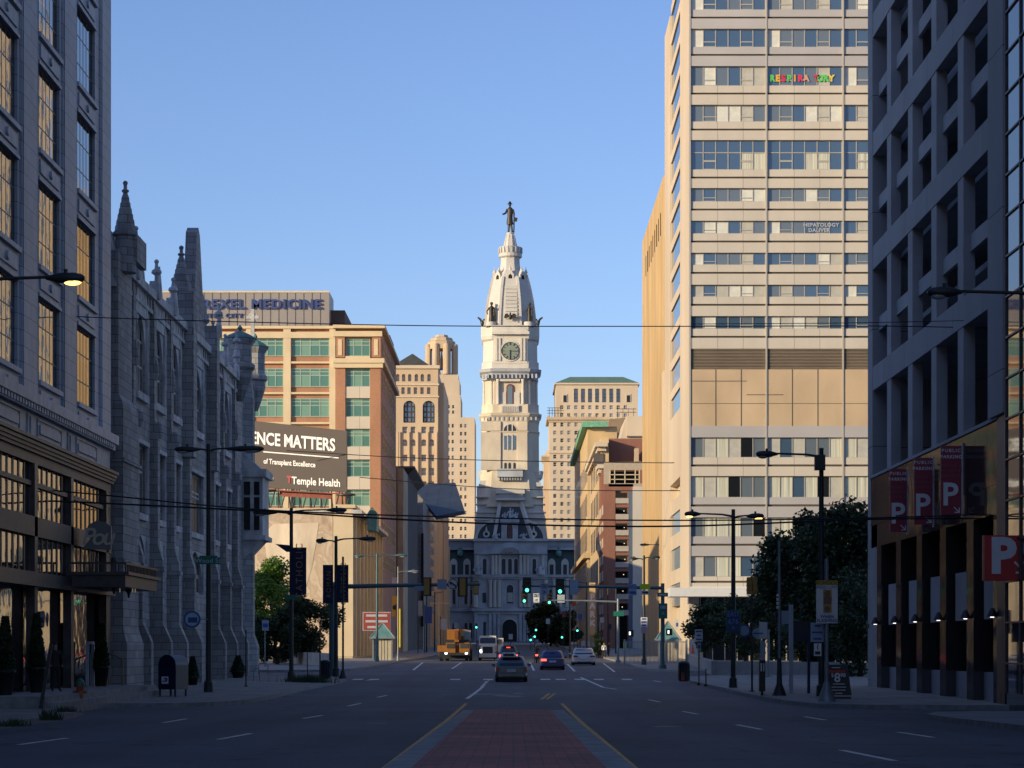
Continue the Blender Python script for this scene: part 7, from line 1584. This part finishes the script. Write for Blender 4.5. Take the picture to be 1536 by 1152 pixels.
for i, px in enumerate((855, 880, 897, 912, 924, 640, 652)):
    Yd_ = 260+i*12; t = thing('distant_pole', 'slim dark pole down the street, %s' % ['left of the golden building', 'in front of the tall cream sign', 'right of the tall cream sign', 'in front of the brick parking structure', 'beside the pale mast', 'between two blue banners', 'left of the thin cream pole'][i], 'pole', (X(px, Yd_), Yd_, gz(Yd_)), 'slim poles down the street'); b = MB(); b.tube([(X(px, Yd_), Yd_, gz(Yd_)), (X(px, Yd_), Yd_, Z(870+i*3, Yd_))], [.13, .08], 6); b.build('shaft', pole_m, t)
    b = MB(); b.bar((X(px, Yd_), Yd_, Z(872+i*3, Yd_)), (X(px+(12 if px < 700 else -12), Yd_), Yd_, Z(870+i*3, Yd_)), .08); b.build('arm', pole_m, t)
# overhead wires
wm_ = mat('black_cable', (.01, .01, .012), .6, var=0)
def wire(lab, pts, Y0, Y1, r=.022):
    n = len(pts); P3 = [P(p[0], p[1], Y0+(Y1-Y0)*i/(n-1)) for i, p in enumerate(pts)]
    out = []
    for i in range(n-1):                            # smooth through the points
        p0, p1, p2, p3 = P3[max(0, i-1)], P3[i], P3[i+1], P3[min(n-1, i+2)]
        for k in range(6):
            u = k/6; out.append(.5*((2*p1)+(p2-p0)*u+(2*p0-5*p1+4*p2-p3)*u*u+(3*p1-p0-3*p2+p3)*u**3))
    out.append(P3[-1]); b = MB(); b.tube(out, r, 5); o = b.build('overhead_wire', wm_); tag(o, lab, 'cable', 'overhead wires across the street')
wire('thin wire crossing high above at the clock tower gallery', [(-260, 455), (0, 466), (165, 477), (600, 488), (960, 489.5), (1310, 489), (1536, 492), (1800, 486)], 88, 88, .02)
wire('upper of two heavy black wires crossing below mid height', [(-260, 690), (0, 727), (160, 743), (400, 765), (700, 776), (1000, 780.5), (1300, 777), (1536, 768), (1800, 750)], 84, 84, .028)
wire('lower of two heavy black wires crossing below mid height', [(-260, 725), (0, 747), (160, 755), (400, 767), (700, 784), (1000, 789.5), (1300, 779), (1536, 777), (1800, 772)], 84, 86, .035)
wire('faint wire crossing the foot of the clock tower', [(430, 676), (600, 686), (760, 691), (960, 694), (1100, 694)], 240, 240, .045); wire('faint wire crossing above the steep pavilion roof', [(540, 716), (760, 733), (1000, 736), (1100, 734)], 240, 240, .045)
wire('faint upper wire near the parking garage', [(1036, 486), (1300, 484), (1536, 478), (1700, 470)], 88, 84, .014)
# ================================================================= vehicles
paint = lambda n, c: mat(n, c, .3, .3, var=.03, coat=.8)
G['tyre'] = mat('tyre_rubber', (.015, .015, .016), .85, var=0); G['rim'] = mat('alloy_rim', (.35, .35, .36), .3, .8, var=0); G['cglass'] = glass('car_glass', (.02, .025, .03), 1.6, .03)
G['tail'] = mat('tail_lamp_red', (.2, .01, .015), .25, var=0); TL = emit('brake_light', (1, .08, .05), 3.2); HL = emit('headlight', (.85, .85, 1), 7); G['trim'] = mat('black_trim', (.02, .02, .022), .5, var=0); G['plate'] = mat('number_plate', (.5, .52, .55), .5, var=0)
def rrect(y, hw, zb, zt, n=4, r=.16, cx=0):
    pts = []
    for (sx, sz) in ((1, 1), (-1, 1), (-1, -1), (1, -1)):
        for k in range(n+1):
            a = math.pi/2*k/n + {(1, 1): 0, (-1, 1): math.pi/2, (-1, -1): math.pi, (1, -1): 1.5*math.pi}[(sx, sz)]
            rr = min(r, (zt-zb)/2.2, hw/2); pts.append((cx+sx*(hw-rr)+rr*math.cos(a), y, (zt-rr if sz > 0 else zb+rr)+rr*math.sin(a)))
    return pts
def wheel(t, x, y, r, w_):
    b = MB(); s_ = 1 if x > 0 else -1
    b.lathe([(r*.62, -w_/2), (r*.93, -w_/2), (r, -w_*.35), (r, w_*.35), (r*.93, w_/2), (r*.62, w_/2)], (0, 0, 0), 20); me = b.mesh('tyre', G['tyre']); me.transform(Matrix.Rotation(R(90), 4, 'Y'))
    wh = child('wheel', None, t, (x, y, r), world=False); ty = child('tyre', me, wh, (0, 0, 0), world=False)
    b = MB(); b.lathe([(r*.6, -w_*.42), (r*.6, w_*.42), (r*.2, w_*.48), (.05, w_*.5)], (0, 0, 0), 14); me = b.mesh('rim', G['rim']); me.transform(Matrix.Rotation(R(90), 4, 'Y')); child('rim', me, wh, (0, 0, 0), world=False)
def car(name, lab, cat, loc, L, W, H, col, kind='sedan', brake=True, rz=0, plate=True):
    t = thing(name, lab, cat, (0, 0, 0)); hw = W/2; r = .33; belt = H*.62; gr = []
    # body: rings front to rear, rear bumper at y = 0
    body = [rrect(0, hw*.86, .3, belt*.86, r=.12), rrect(.06, hw*.93, .24, belt*.95), rrect(.3, hw*.985, .2, belt), rrect(L*.25, hw, .18, belt), rrect(L*.55, hw, .18, belt*.985), rrect(L*.75, hw*.99, .2, belt*.93), rrect(L*.93, hw*.93, .24, belt*.8), rrect(L, hw*.8, .32, belt*.66, r=.12)]
    b = MB(); b.loft(body); bo = b.build('body', col, t)
    if kind == 'sedan': ys, top = (.85, 1.55, L*.56, L*.76), H
    elif kind == 'hatch': ys, top = (.1, .62, L*.55, L*.8), H
    else: ys, top = (.06, .35, L*.6, L*.8), H
    def gring(f, inset, z):  # horizontal ring of greenhouse
        ya = ys[0]+(ys[1]-ys[0])*f; yb = ys[3]+(ys[2]-ys[3])*f; h_ = hw-inset
        c = .16; return [(-h_+c, ya, z), (h_-c, ya, z), (h_, ya+c, z), (h_, yb-c, z), (h_-c, yb, z), (-h_+c, yb, z), (-h_, yb-c, z), (-h_, ya+c, z)]
    b = MB(); b.loft([gring(0, .06, belt-.05), gring(.5, .14, (belt+top)/2), gring(.86, .21, top-.1), gring(1, .29, top-.02), gring(1.05, .42, top)], 0, True); b.build('cabin', col, t)
    def slab(nm, f0, f1, side, m):
        z0, z1 = belt-.05+(top-.1-belt+.05)*f0, belt-.05+(top-.1-belt+.05)*f1; a, c = .06+(.21-.06)*f0, .06+(.21-.06)*f1; g0, g1 = f0*.86, f1*.86
        q = MB()
        if side == 'rear':
            y0_, y1_ = ys[0]+(ys[1]-ys[0])*g0-.02, ys[0]+(ys[1]-ys[0])*g1-.02; q.quad((-hw+a+.15, y0_, z0), (hw-a-.15, y0_, z0), (hw-c-.17, y1_, z1), (-hw+c+.17, y1_, z1))
        elif side == 'front':
            y0_, y1_ = ys[3]+(ys[2]-ys[3])*g0+.02, ys[3]+(ys[2]-ys[3])*g1+.02; q.quad((hw-a-.15, y0_, z0), (-hw+a+.15, y0_, z0), (-hw+c+.17, y1_, z1), (hw-c-.17, y1_, z1))
        else:
            sd = side; ya0, ya1 = ys[0]+(ys[1]-ys[0])*g0+.22, ys[0]+(ys[1]-ys[0])*g1+.22; yb0, yb1 = ys[3]+(ys[2]-ys[3])*g0-.22, ys[3]+(ys[2]-ys[3])*g1-.22
            x0_, x1_ = sd*(hw-a+.012), sd*(hw-c+.012); q.quad((x0_, ya0, z0), (x0_, yb0, z0), (x1_, yb1, z1), (x1_, ya1, z1))
        q.build(nm, m, t)
    slab('rear_window', .14, .93, 'rear', G['cglass']); slab('windscreen', .1, .95, 'front', G['cglass']); slab('side_window', .12, .92, 1, G['cglass']); slab('side_window', .12, .92, -1, G['cglass'])
    for x in (-1, 1):
        for y in (.85, L-.95): wheel(t, x*(hw-.12), y, r, .22)
        zl = belt*(.8 if kind != 'sedan' else .83); q = MB()
        if kind == 'sedan': q.box(x*(hw*.93), x*(hw*.5), -.02, .1, zl-.07, zl+.08)
        else: q.box(x*(hw*.95), x*(hw*.72), -.015, .1, zl-.16, zl+.14)
        q.build('tail_light', TL if brake is True or brake == x else G['tail'], t)
        q = MB(); q.box(x*(hw*.9), x*(hw*.55), L-.14, L-.02, belt*.6, belt*.76); q.build('headlight', G['plate'], t)
        q = MB(); q.ball((x*(hw+.12), L*.66, belt+.06), .12, .07, .08, 8); q.build('wing_mirror', col, t)
    q = MB(); q.loft([rrect(-.05, hw*.8, .28, .5, r=.08), rrect(.02, hw*.95, .24, .54, r=.08), rrect(.2, hw*1.005, .24, .52, r=.08)]); q.build('rear_bumper', col, t)
    q = MB(); q.box(-hw*.6, hw*.6, -.07, -.04, .24, .33); q.build('bumper_insert', G['trim'], t)
    q = MB(); q.box(-.26, .26, -.075 if kind != 'sedan' else -.03, -.03 if kind != 'sedan' else 0, belt*.62, belt*.62+.16) if plate else None
    q.build('number_plate', G['plate'], t)
    q = MB(); q.box(-hw*.8, hw*.8, .3, L-.3, .08, .22); q.build('underbody', G['trim'], t)
    if kind != 'sedan': q = MB(); q.box(-hw*.55, hw*.55, ys[1]-.22, ys[1]+.05, top-.06, top-.02); q.build('roof_spoiler', col, t)
    if brake: q = MB(); q.box(-.16, .16, ys[1]-.25, ys[1]-.2, top-.16, top-.12); q.build('third_brake_light', TL if kind == 'suv' else G['tail'], t)
    t.location = loc; t.rotation_euler = (0, 0, rz); return t
def cloc(px, base, Y=None):
    x, y, z = on(px, base, 0) if Y is None else (X(px, Y), Y, gz(Y)); return (x, y, z)
def fitW(px0, px1, Y): return M(px1-px0, Y)
x, y, z = cloc(767, 1023); car('hatchback_car', 'grey hatchback car driving away just beyond the brick median', 'car', (x, y, z), 4.2, fitW(742, 791, y), M(38.5, y), paint('grey_paint', (.09, .11, .12)), 'hatch', False)
x, y, z = cloc(763, 1012, 150); car('white_hatchback', 'white car almost hidden directly in front of the grey hatchback', 'car', (X(763, 150), 150, gz(150)), 4.3, fitW(747, 779, 150), Z(979, 150)-gz(150), paint('white_paint', (.5, .5, .52)), 'hatch', False)
Yc = 186; car('braking_wagon', 'dark car with glowing red brake lights ahead of the grey hatchback', 'car', (X(762.5, Yc), Yc, gz(Yc)), 4.6, fitW(749, 777, Yc)*1.04, Z(968.5, Yc)-gz(Yc), paint('dark_blue_grey_paint', (.03, .04, .06)), 'suv', True)
x, y, z = cloc(829, 1005); car('sedan_car', 'dark blue sedan in the right lane with one brake light lit', 'car', (x, y, z), 4.7, fitW(811, 848, y), Z(976, y)-z, paint('deep_blue_paint', (.01, .025, .13)), 'sedan', -1)
x, y, z = cloc(876, 998); car('sedan_car', 'silver convertible like sedan with a dark roof in the rightmost lane', 'car', (x, y, z), 4.7, fitW(859, 894, y), Z(972, y)-z, paint('silver_paint', (.4, .41, .43)), 'sedan', 0)
# white truck facing us
Yk_ = 235; tx0 = X(731, Yk_); zb = gz(Yk_); k = M(1, Yk_)
t = thing('white_truck', 'white truck with a tall cab and lit headlight facing the camera', 'truck', (tx0, Yk_, zb)); wp = mat('truck_white', (.55, .53, .48), .4, var=.05, coat=.4)
def zz_(py): return Z(py, Yk_)
def tb(nm, a, c, top, bot, y0, y1, m): b = MB(); b.box(X(a, Yk_), X(c, Yk_), Yk_+y0, Yk_+y1, zz_(bot), zz_(top)); return b.build(nm, m, t)
b = MB(); b.frus(X(718, Yk_), X(745, Yk_), Yk_+.9, Yk_+2.6, zz_(968), X(719, Yk_), X(744, Yk_), Yk_+1.2, Yk_+2.6, zz_(955)); b.box(X(719, Yk_), X(744, Yk_), Yk_+1.2, Yk_+2.6, zz_(955), zz_(953.5)); b.build('cab', wp, t)
b = MB(); b.frus(X(719.5, Yk_), X(743.5, Yk_), Yk_-.1, Yk_+1.2, zz_(984), X(722, Yk_), X(741, Yk_), Yk_+.1, Yk_+1.2, zz_(967.5)); b.build('bonnet', wp, t)
b = MB(); b.add([(X(719.5, Yk_), Yk_+.9, zz_(964.5)), (X(743.5, Yk_), Yk_+.9, zz_(964.5)), (X(742.5, Yk_), Yk_+1.12, zz_(956.5)), (X(720.5, Yk_), Yk_+1.12, zz_(956.5))], [(0, 1, 2, 3)]); b.build('windscreen', G['cglass'], t)
tb('grille', 724, 739, 970, 981, -.15, 0, G['trim']); tb('bumper', 718.5, 744.5, 980, 986, -.25, .1, wp)
for a, m in ((719.5, HL), (741, G['plate'])): tb('headlight', a, a+2.6, 975, 978, -.2, 0, m)
for k_, a in enumerate((717.5, 741)):
    b = MB(); b.cyl((X(a, Yk_), Yk_+.9, zb+.5), (X(a+4.5, Yk_), Yk_+.9, zb+.5), .5, n=14); b.build('wheel', G['tyre'], t)
b = MB(); b.box(X(719, Yk_), X(744, Yk_), Yk_+3, Yk_+9, zb+.9, zz_(957)); b.build('body_box', wp, t)
tb('underbody', 720, 743, 984, 988, .2, 8, G['trim'])
tb('open_door', 747, 755, 957, 978, 1.2, 1.3, wp); tb('door_glass', 748, 752, 959, 966, 1.15, 1.2, G['cglass'])
for a in (715.5, 745.5): tb('side_mirror', a, a+2, 960, 966, 1.0, 1.1, G['trim'])
# mobile crane
Yk_ = 232; t = thing('mobile_crane', 'yellow orange mobile crane truck with lit headlights facing the camera', 'crane truck', (X(682, Yk_), Yk_, gz(Yk_))); cy_ = mat('crane_orange', (.24, .1, .012), .45, var=.15, scale=2); zb = gz(Yk_)
tb('carrier_body', 669, 704, 968, 982, .3, 10, cy_); tb('lower_cab', 669, 683, 964, 979, -.2, .5, cy_); tb('lower_cab', 689, 704, 964, 979, -.2, .5, cy_); tb('windscreen', 670.5, 682, 965.5, 972.5, -.24, -.2, G['cglass']); tb('windscreen', 690.5, 703, 965.5, 972.5, -.24, -.2, G['cglass'])
tb('dark_gap_box', 668, 704, 959.5, 965.5, -.1, 8, G['trim']); tb('counterweight', 669.5, 683, 944, 960, 2, 5, cy_); tb('boom', 681.5, 688.5, 943.5, 963, -.6, 9, cy_); tb('boom_head', 682.5, 687.5, 946, 958, -1.0, -.6, mat('crane_dark_orange', (.16, .045, .012), .6, var=.2)); tb('operator_cab', 690, 700, 944, 960, 1.5, 3.5, cy_); tb('cab_glass', 691, 699, 946, 954, 1.45, 1.5, G['cglass'])  # black box over the cabs stands in for the shade in the gap
tb('outrigger_box', 655.5, 668.5, 968, 978, 1, 3, cy_); tb('grey_ladder', 696, 706, 945, 962, .8, 1.0, galv); tb('bumper', 668, 705, 979, 983, -.5, .2, G['trim'])
for a in (667, 697.5): tb('headlight', a+.5, a+4, 979, 981, -.56, -.5, HL)
for a in (659, 668, 697, 703): b = MB(); b.cyl((X(a, Yk_), Yk_+1.5, zb+.62), (X(a+5, Yk_), Yk_+1.5, zb+.62), .62, n=14); b.build('wheel', G['tyre'], t)
tb('underbody', 663, 705, 981, 988, .6, 9, G['trim'])
# motorcycle and rider
x, y, z = X(805, 215), 215, gz(215); t = thing('motorcycle', 'dark motorcycle with a red tail light between the lanes', 'motorcycle', (x, y, z))
b = MB(); b.cyl((x-.08, y, z+.32), (x+.08, y, z+.32), .32, n=16); b.build('wheel', G['tyre'], t); b = MB(); b.cyl((x-.07, y+1.45, z+.32), (x+.07, y+1.45, z+.32), .32, n=16); b.build('wheel', G['tyre'], t)
b = MB(); b.loft([rrect(y-.1, .14, z+.55, z+.85, r=.08, cx=x), rrect(y+.5, .2, z+.35, z+.9, r=.08, cx=x), rrect(y+1.1, .18, z+.4, z+1.0, r=.08, cx=x), rrect(y+1.4, .1, z+.6, z+1.05, r=.05, cx=x)]); b.build('frame', G['trim'], t)
b = MB(); b.box(x-.12, x+.12, y-.16, y-.1, z+.66, z+.82); b.build('tail_light', TL, t); b = MB(); b.bar((x-.38, y+1.15, z+1.08), (x+.38, y+1.15, z+1.08), .05); b.build('handlebar', G['trim'], t)
# ================================================================= people: one continuous skinned surface each
def person(name, lab, joints, edges, radii, mats, loc, root=0, sub=1, rz=0):
    me = bpy.data.meshes.new(name+'_body'); me.from_pydata(joints, edges, []); o = bpy.data.objects.new(name+'_tmp', me); link(o)
    sk = o.modifiers.new('skin', 'SKIN'); sk.use_smooth_shade = True
    for i, r_ in enumerate(radii): me.skin_vertices[0].data[i].radius = (r_, r_) if not isinstance(r_, tuple) else r_
    me.skin_vertices[0].data[root].use_root = True
    ss = o.modifiers.new('sub', 'SUBSURF'); ss.levels = ss.render_levels = sub
    m2 = bpy.data.meshes.new_from_object(o.evaluated_get(bpy.context.evaluated_depsgraph_get())); bpy.data.objects.remove(o)
    m2.materials.clear(); [m2.materials.append(m) for m in mats[0]]
    for p in m2.polygons: p.material_index = mats[1](p.center)
    o = link(bpy.data.objects.new(name, m2)); o.location = loc; o.rotation_euler = (0, 0, rz); tag(o, lab, 'person'); return o
skin = mat('skin', (.32, .19, .13), .6, var=0); cloth = mat('dark_cloth', (.02, .021, .025), .85, var=.15, scale=6); trou = mat('dark_trousers', (.012, .012, .016), .85, var=.1); shoe = mat('shoes', (.01, .01, .01), .5, var=0)
def human(h, pose):
    J, E, Rr = [], [], []
    def v(p, r, par=None):
        J.append(p); Rr.append(r)
        if par is not None: E.append((par, len(J)-1))
        return len(J)-1
    pel = v((0, 0, .53*h), (.085*h, .06*h)); ws = v((0, 0, .62*h), (.075*h, .055*h), pel); ch = v((0, 0, .73*h), (.095*h, .06*h), ws); nk = v((0, 0, .835*h), .032*h, ch); hd = v((0, -.01*h, .885*h), (.042*h, .05*h), nk); v((0, -.005*h, .965*h), (.04*h, .048*h), hd)
    for s_ in (-1, 1):
        sh = v((s_*.105*h, 0, .8*h), .036*h, ch); el, wr = pose['arm'][0 if s_ < 0 else 1]
        e = v((el[0]*h, el[1]*h, el[2]*h), .026*h, sh); w_ = v((wr[0]*h, wr[1]*h, wr[2]*h), .017*h, e); d = (Vector(wr)-Vector(el)).normalized()
        pm = v(tuple((Vector(wr)+d*.03)*h), (.022*h, .012*h), w_)
        side = Vector((0, -1, 0)) if abs(d.z) > .5 else Vector((0, 0, -1))
        for q in range(4): f1 = Vector(wr)+d*.058+side*(.012*(q-1.5)); f2 = f1+d*(.028+.006*(q in (1, 2)))+Vector((-s_*.006, 0, 0)); a_ = v(tuple(f1*h), .0055*h, pm); v(tuple(f2*h), .0045*h, a_)
        th = Vector(wr)+d*.035+side*.028; a_ = v(tuple(th*h), .006*h, w_); v(tuple((th+d*.02)*h), .005*h, a_)
        kn, an, hip = pose['leg'][0 if s_ < 0 else 1]; hp = v((s_*.05*h, 0, .49*h), .055*h, pel); k_ = v((kn[0]*h, kn[1]*h, kn[2]*h), .038*h, hp); a_ = v((an[0]*h, an[1]*h, an[2]*h), .026*h, k_); f = v((an[0]*h, an[1]*h-.035*h, .02*h), .022*h, a_); v((an[0]*h+s_*.012*h, an[1]*h-.095*h, .016*h), .016*h, f)
    return J, E, Rr
stand = {'arm': [((-.15, .01, .64), (-.12, -.05, .52)), ((.15, .01, .64), (.13, -.04, .51))], 'leg': [((-.06, -.01, .28), (-.065, .0, .05), 0), ((.065, -.01, .28), (.085, .0, .05), 0)]}
def clothing(h): return lambda c: (0 if c.z > .835*h else (3 if c.z < .045*h else (2 if c.z < .5*h else (0 if (abs(c.x) > .1*h and c.z < .53*h) else 1))))
def hair(o, h, m, brim=False):
    b = MB(); b.ball((0, .012*h, .955*h), .05*h, .055*h, .05*h, 12); c = child('hair', b.mesh('hair', m), o, (0, 0, 0), world=False); c.location = (0, 0, 0)
    q = MB(); q.ball((0, -.056*h, .925*h), .007*h, .012*h, .014*h, 6); n = child('nose', q.mesh('nose', skin), o, (0, 0, 0), world=False); n.location = (0, 0, 0)
y = 80.6; x, z = X(83, y), 0.0; h = 1.78; J, E, Rr = human(h, stand)
pm_ = person('person', 'person in dark clothes standing on the sidewalk by the left storefront', J, E, Rr, ([skin, cloth, trou, shoe], clothing(h)), (x, y, z), rz=R(30)); hair(pm_, h, mat('dark_hair', (.012, .01, .008), .8, var=0))
ride = {'arm': [((-.14, .12, .68), (-.16, .24, .62)), ((.14, .12, .68), (.16, .24, .62))], 'leg': [((-.1, .22, .42), (-.11, .12, .2), 0), ((.1, .22, .42), (.11, .12, .2), 0)]}
h = 1.75; J, E, Rr = human(h, ride); J = [(a, b_, c) for a, b_, c in J]
pr2 = person('person', 'dark clad rider sitting on the motorcycle between the lanes', J, E, Rr, ([skin, cloth, trou, shoe], lambda c: 1), (X(805, 215), 215.45, gz(215)+.0), rz=0)
b = MB(); b.ball((0, 0, .94*h), .075*h, .085*h, .08*h, 12); c = child('helmet', b.mesh('helmet', G['trim']), pr2, (0, 0, 0), world=False); c.location = (0, 0, 0)
for i, (px, bs, Yp_) in enumerate(((906, 992, 250), (899, 990, 262), (913, 990, 270))):
    h = 1.7; J, E, Rr = human(h, stand); o = person('person', ['distant pedestrian in a pale top behind the silver sedan', 'distant pedestrian in dark clothes left of the pale topped one', 'distant pedestrian in dark clothes right of the pale topped one'][i], J, E, Rr, ([skin, G['signgrey'] if i == 0 else cloth, trou, shoe], clothing(h)), (X(px, Yp_), Yp_, gz(Yp_)+.15), sub=0, rz=R(40*i)); hair(o, h, cloth)
# ================================================================= trees, shrubs, weeds
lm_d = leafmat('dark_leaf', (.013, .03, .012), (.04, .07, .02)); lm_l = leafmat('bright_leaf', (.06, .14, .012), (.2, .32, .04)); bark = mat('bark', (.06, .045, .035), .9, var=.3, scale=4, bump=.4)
def tree(lab, x, y, ztop, zlow, rx, ry, n, m, leaf=.28, seed=1, name='street_tree', group=None, clumps=26, trunk=.2, zbase=None):
    rnd = random.Random(seed); zb = gz(y)+.1 if zbase is None else zbase; t = thing(name, lab, 'tree', (x, y, zb), group)
    cz = (ztop+zlow)/2; rz = (ztop-zlow)/2; C = []
    for i in range(clumps):
        while True:
            u = Vector((rnd.uniform(-1, 1), rnd.uniform(-1, 1), rnd.uniform(-1, 1)))
            if .25 < u.length < 1: break
        u *= (.62+.3*rnd.random())/max(u.length, .5); C.append((Vector((x+u.x*rx, y+u.y*ry, cz+u.z*rz)), rnd.uniform(.2, .36)))
    b = MB(); fork = Vector((x, y, zlow+(ztop-zlow)*.18)); b.tube([(x, y, zb-.1), (x+.05, y, (zb+fork.z)/2), tuple(fork)], [trunk, trunk*.8, trunk*.65], 9)
    for c, _ in C[::3]: mid = fork.lerp(c, .5)+Vector((rnd.uniform(-.2, .2), rnd.uniform(-.2, .2), .15)); b.tube([tuple(fork), tuple(mid), tuple(c)], [trunk*.4, trunk*.25, trunk*.08], 5)
    b.build('trunk', bark, t)
    b = MB(); per = n//clumps; mr = (rx+ry+rz)/3
    for c, s_ in C:
        for _ in range(per):
            d = Vector((rnd.gauss(0, 1), rnd.gauss(0, 1), rnd.gauss(0, .8))); d = d/max(d.length, .01)*rnd.random()**.45*s_*mr*1.25
            p = c+d; a = Vector((rnd.uniform(-1, 1), rnd.uniform(-1, 1), rnd.uniform(-.6, .6))).normalized(); q = a.cross(Vector((rnd.uniform(-1, 1), rnd.uniform(-1, 1), rnd.uniform(-1, 1)))).normalized(); l = leaf*rnd.uniform(.6, 1.3)
            b.add([p-a*l*.5, p+q*l*.28, p+a*l*.5, p-q*l*.28], [(0, 1, 2, 3)])
    b.build('crown', m, t); return t
gt = 'trees along the right corner garden'
tree('tall dark tree directly left of the parking garage', X(1258, 150), 150, Z(752, 150), Z(960, 150), 2.9, 3, 20000, lm_d, .36, 3, group=gt, clumps=60)
tree('tall dark tree behind the school speed sign', X(1205, 156), 156, Z(766, 156), Z(970, 156), 2.8, 3, 18000, lm_d, .36, 4, group=gt, clumps=55)
tree('dark tree behind the slender pale pole', X(1168, 162), 162, Z(830, 162), Z(985, 162), 1.9, 2.6, 7000, lm_d, .3, 5, group=gt, clumps=26)
tree('low spreading tree right of the interstate sign', X(1118, 168), 168, Z(888, 168), Z(985, 168), 2.3, 2.6, 6000, lm_d, .28, 6, group=gt, clumps=22)
tree('low spreading tree left of the interstate sign', X(1062, 176), 176, Z(902, 176), Z(975, 176), 2.2, 2.6, 5500, lm_d, .28, 7, group=gt, clumps=22)
tree('dark shrub like tree close beside the garage column', X(1290, 136), 136, Z(840, 136), Z(1015, 136), 1.6, 2.0, 5000, lm_d, .28, 8, group=gt, clumps=20)
tree('dense low dark tree behind the sandwich board', X(1225, 146), 146, Z(930, 146), Z(1012, 146), 2.6, 2.0, 5000, lm_d, .28, 9, group=gt, clumps=20)
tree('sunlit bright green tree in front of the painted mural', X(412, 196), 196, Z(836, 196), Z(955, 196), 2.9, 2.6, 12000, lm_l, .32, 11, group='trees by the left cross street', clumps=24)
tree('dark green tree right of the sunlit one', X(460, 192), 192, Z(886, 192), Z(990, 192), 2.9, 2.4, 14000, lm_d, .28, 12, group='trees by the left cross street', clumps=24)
tree('low dark tree behind the grey cabinet', X(415, 190), 190, Z(912, 190), Z(994, 190), 2.8, 2.2, 10000, lm_d, .28, 13, group='trees by the left cross street', clumps=20)
tree('broad dark tree in front of the city hall archway on the right', X(826, 560), 560, Z(903, 560), Z(966, 560), 6.2, 6, 9000, lm_d, .8, 14, clumps=30, trunk=.4)
tree('smaller dark tree right of the broad one', X(850, 520), 520, Z(915, 520), Z(968, 520), 3.6, 4, 3500, lm_d, .7, 15, clumps=16, trunk=.3)
tree('small green street tree among the right hand signs', X(899, 280), 280, Z(950, 280), Z(988, 280), 1.0, 1.0, 1800, lm_l, .22, 16, clumps=12, trunk=.08)
def cone_shrub(px, base, top, rpx, lab, seed, y):
    x, z = X(px, y), (0.0 if px < 200 else gz(y)+.15); rnd = random.Random(seed); t = thing('potted_shrub', lab, 'shrub', (x, y, z), 'potted evergreens by the building'); r = M(rpx, y); H = Z(top, y)-z
    b = MB(); b.lathe([(r*.6, 0), (r*.85, H*.28), (r*.95, H*.28), (r*.95, H*.32), (r*.8, H*.32)], (x, y, z), 14); b.build('pot', G['sigback'], t)
    b = MB()
    for _ in range(2200):
        u = rnd.random(); a = rnd.uniform(0, 6.28); rr = r*(1-u*.75)*rnd.random()**.4; p = Vector((x+rr*math.cos(a), y+rr*math.sin(a), z+H*(.3+.7*u))); q = Vector((rnd.uniform(-1, 1), rnd.uniform(-1, 1), rnd.uniform(-1, 1))).normalized(); s_ = q.orthogonal().normalized(); l = .07
        b.add([p-q*l, p+s_*l*.6, p+q*l, p-s_*l*.6], [(0, 1, 2, 3)])
    b.build('foliage', lm_d, t)
cone_shrub(8, 1033, 925, 17, 'dark potted evergreen at the far left edge', 21, 74.2); cone_shrub(55, 1031, 920, 15, 'tall dark potted evergreen left of the standing person', 22, 78.4); cone_shrub(152, 1022, 935, 13, 'dark potted evergreen by the handrails', 23, 91.0)
cone_shrub(289, 1019, 985, 10, 'low dark planter behind the mailbox', 24, 112); cone_shrub(357, 1017, 984, 12, 'low dark planter at the foot of the stone turret', 25, 132)
def weeds(lab, px, py, w_, h, n, seed):
    x, y, z = on(px, py); rnd = random.Random(seed); b = MB()
    for _ in range(n):
        a = x+rnd.gauss(0, w_/2); c = y+rnd.gauss(0, w_/2); hh = h*rnd.uniform(.4, 1); dx = rnd.uniform(-.12, .12); b.add([(a-.012, c, z-.02), (a+.012, c, z-.02), (a+dx+.004, c+rnd.uniform(-.08, .08), z+hh)], [(0, 1, 2)])
    tag(b.build('weeds', lm_d), lab, 'weeds', kind='stuff')
weeds('patch of long grass around the kerb post left of the waste bin', 462, 1024, 1.1, .55, 900, 31); weeds('tuft of weeds at the left kerb edge', 74, 1079, .25, .35, 160, 32); weeds('low tuft of weeds at the far left corner', 18, 1088, .35, .2, 150, 33); weeds('thin weeds beside the hydrant slab', 98, 1068, .35, .22, 160, 34)
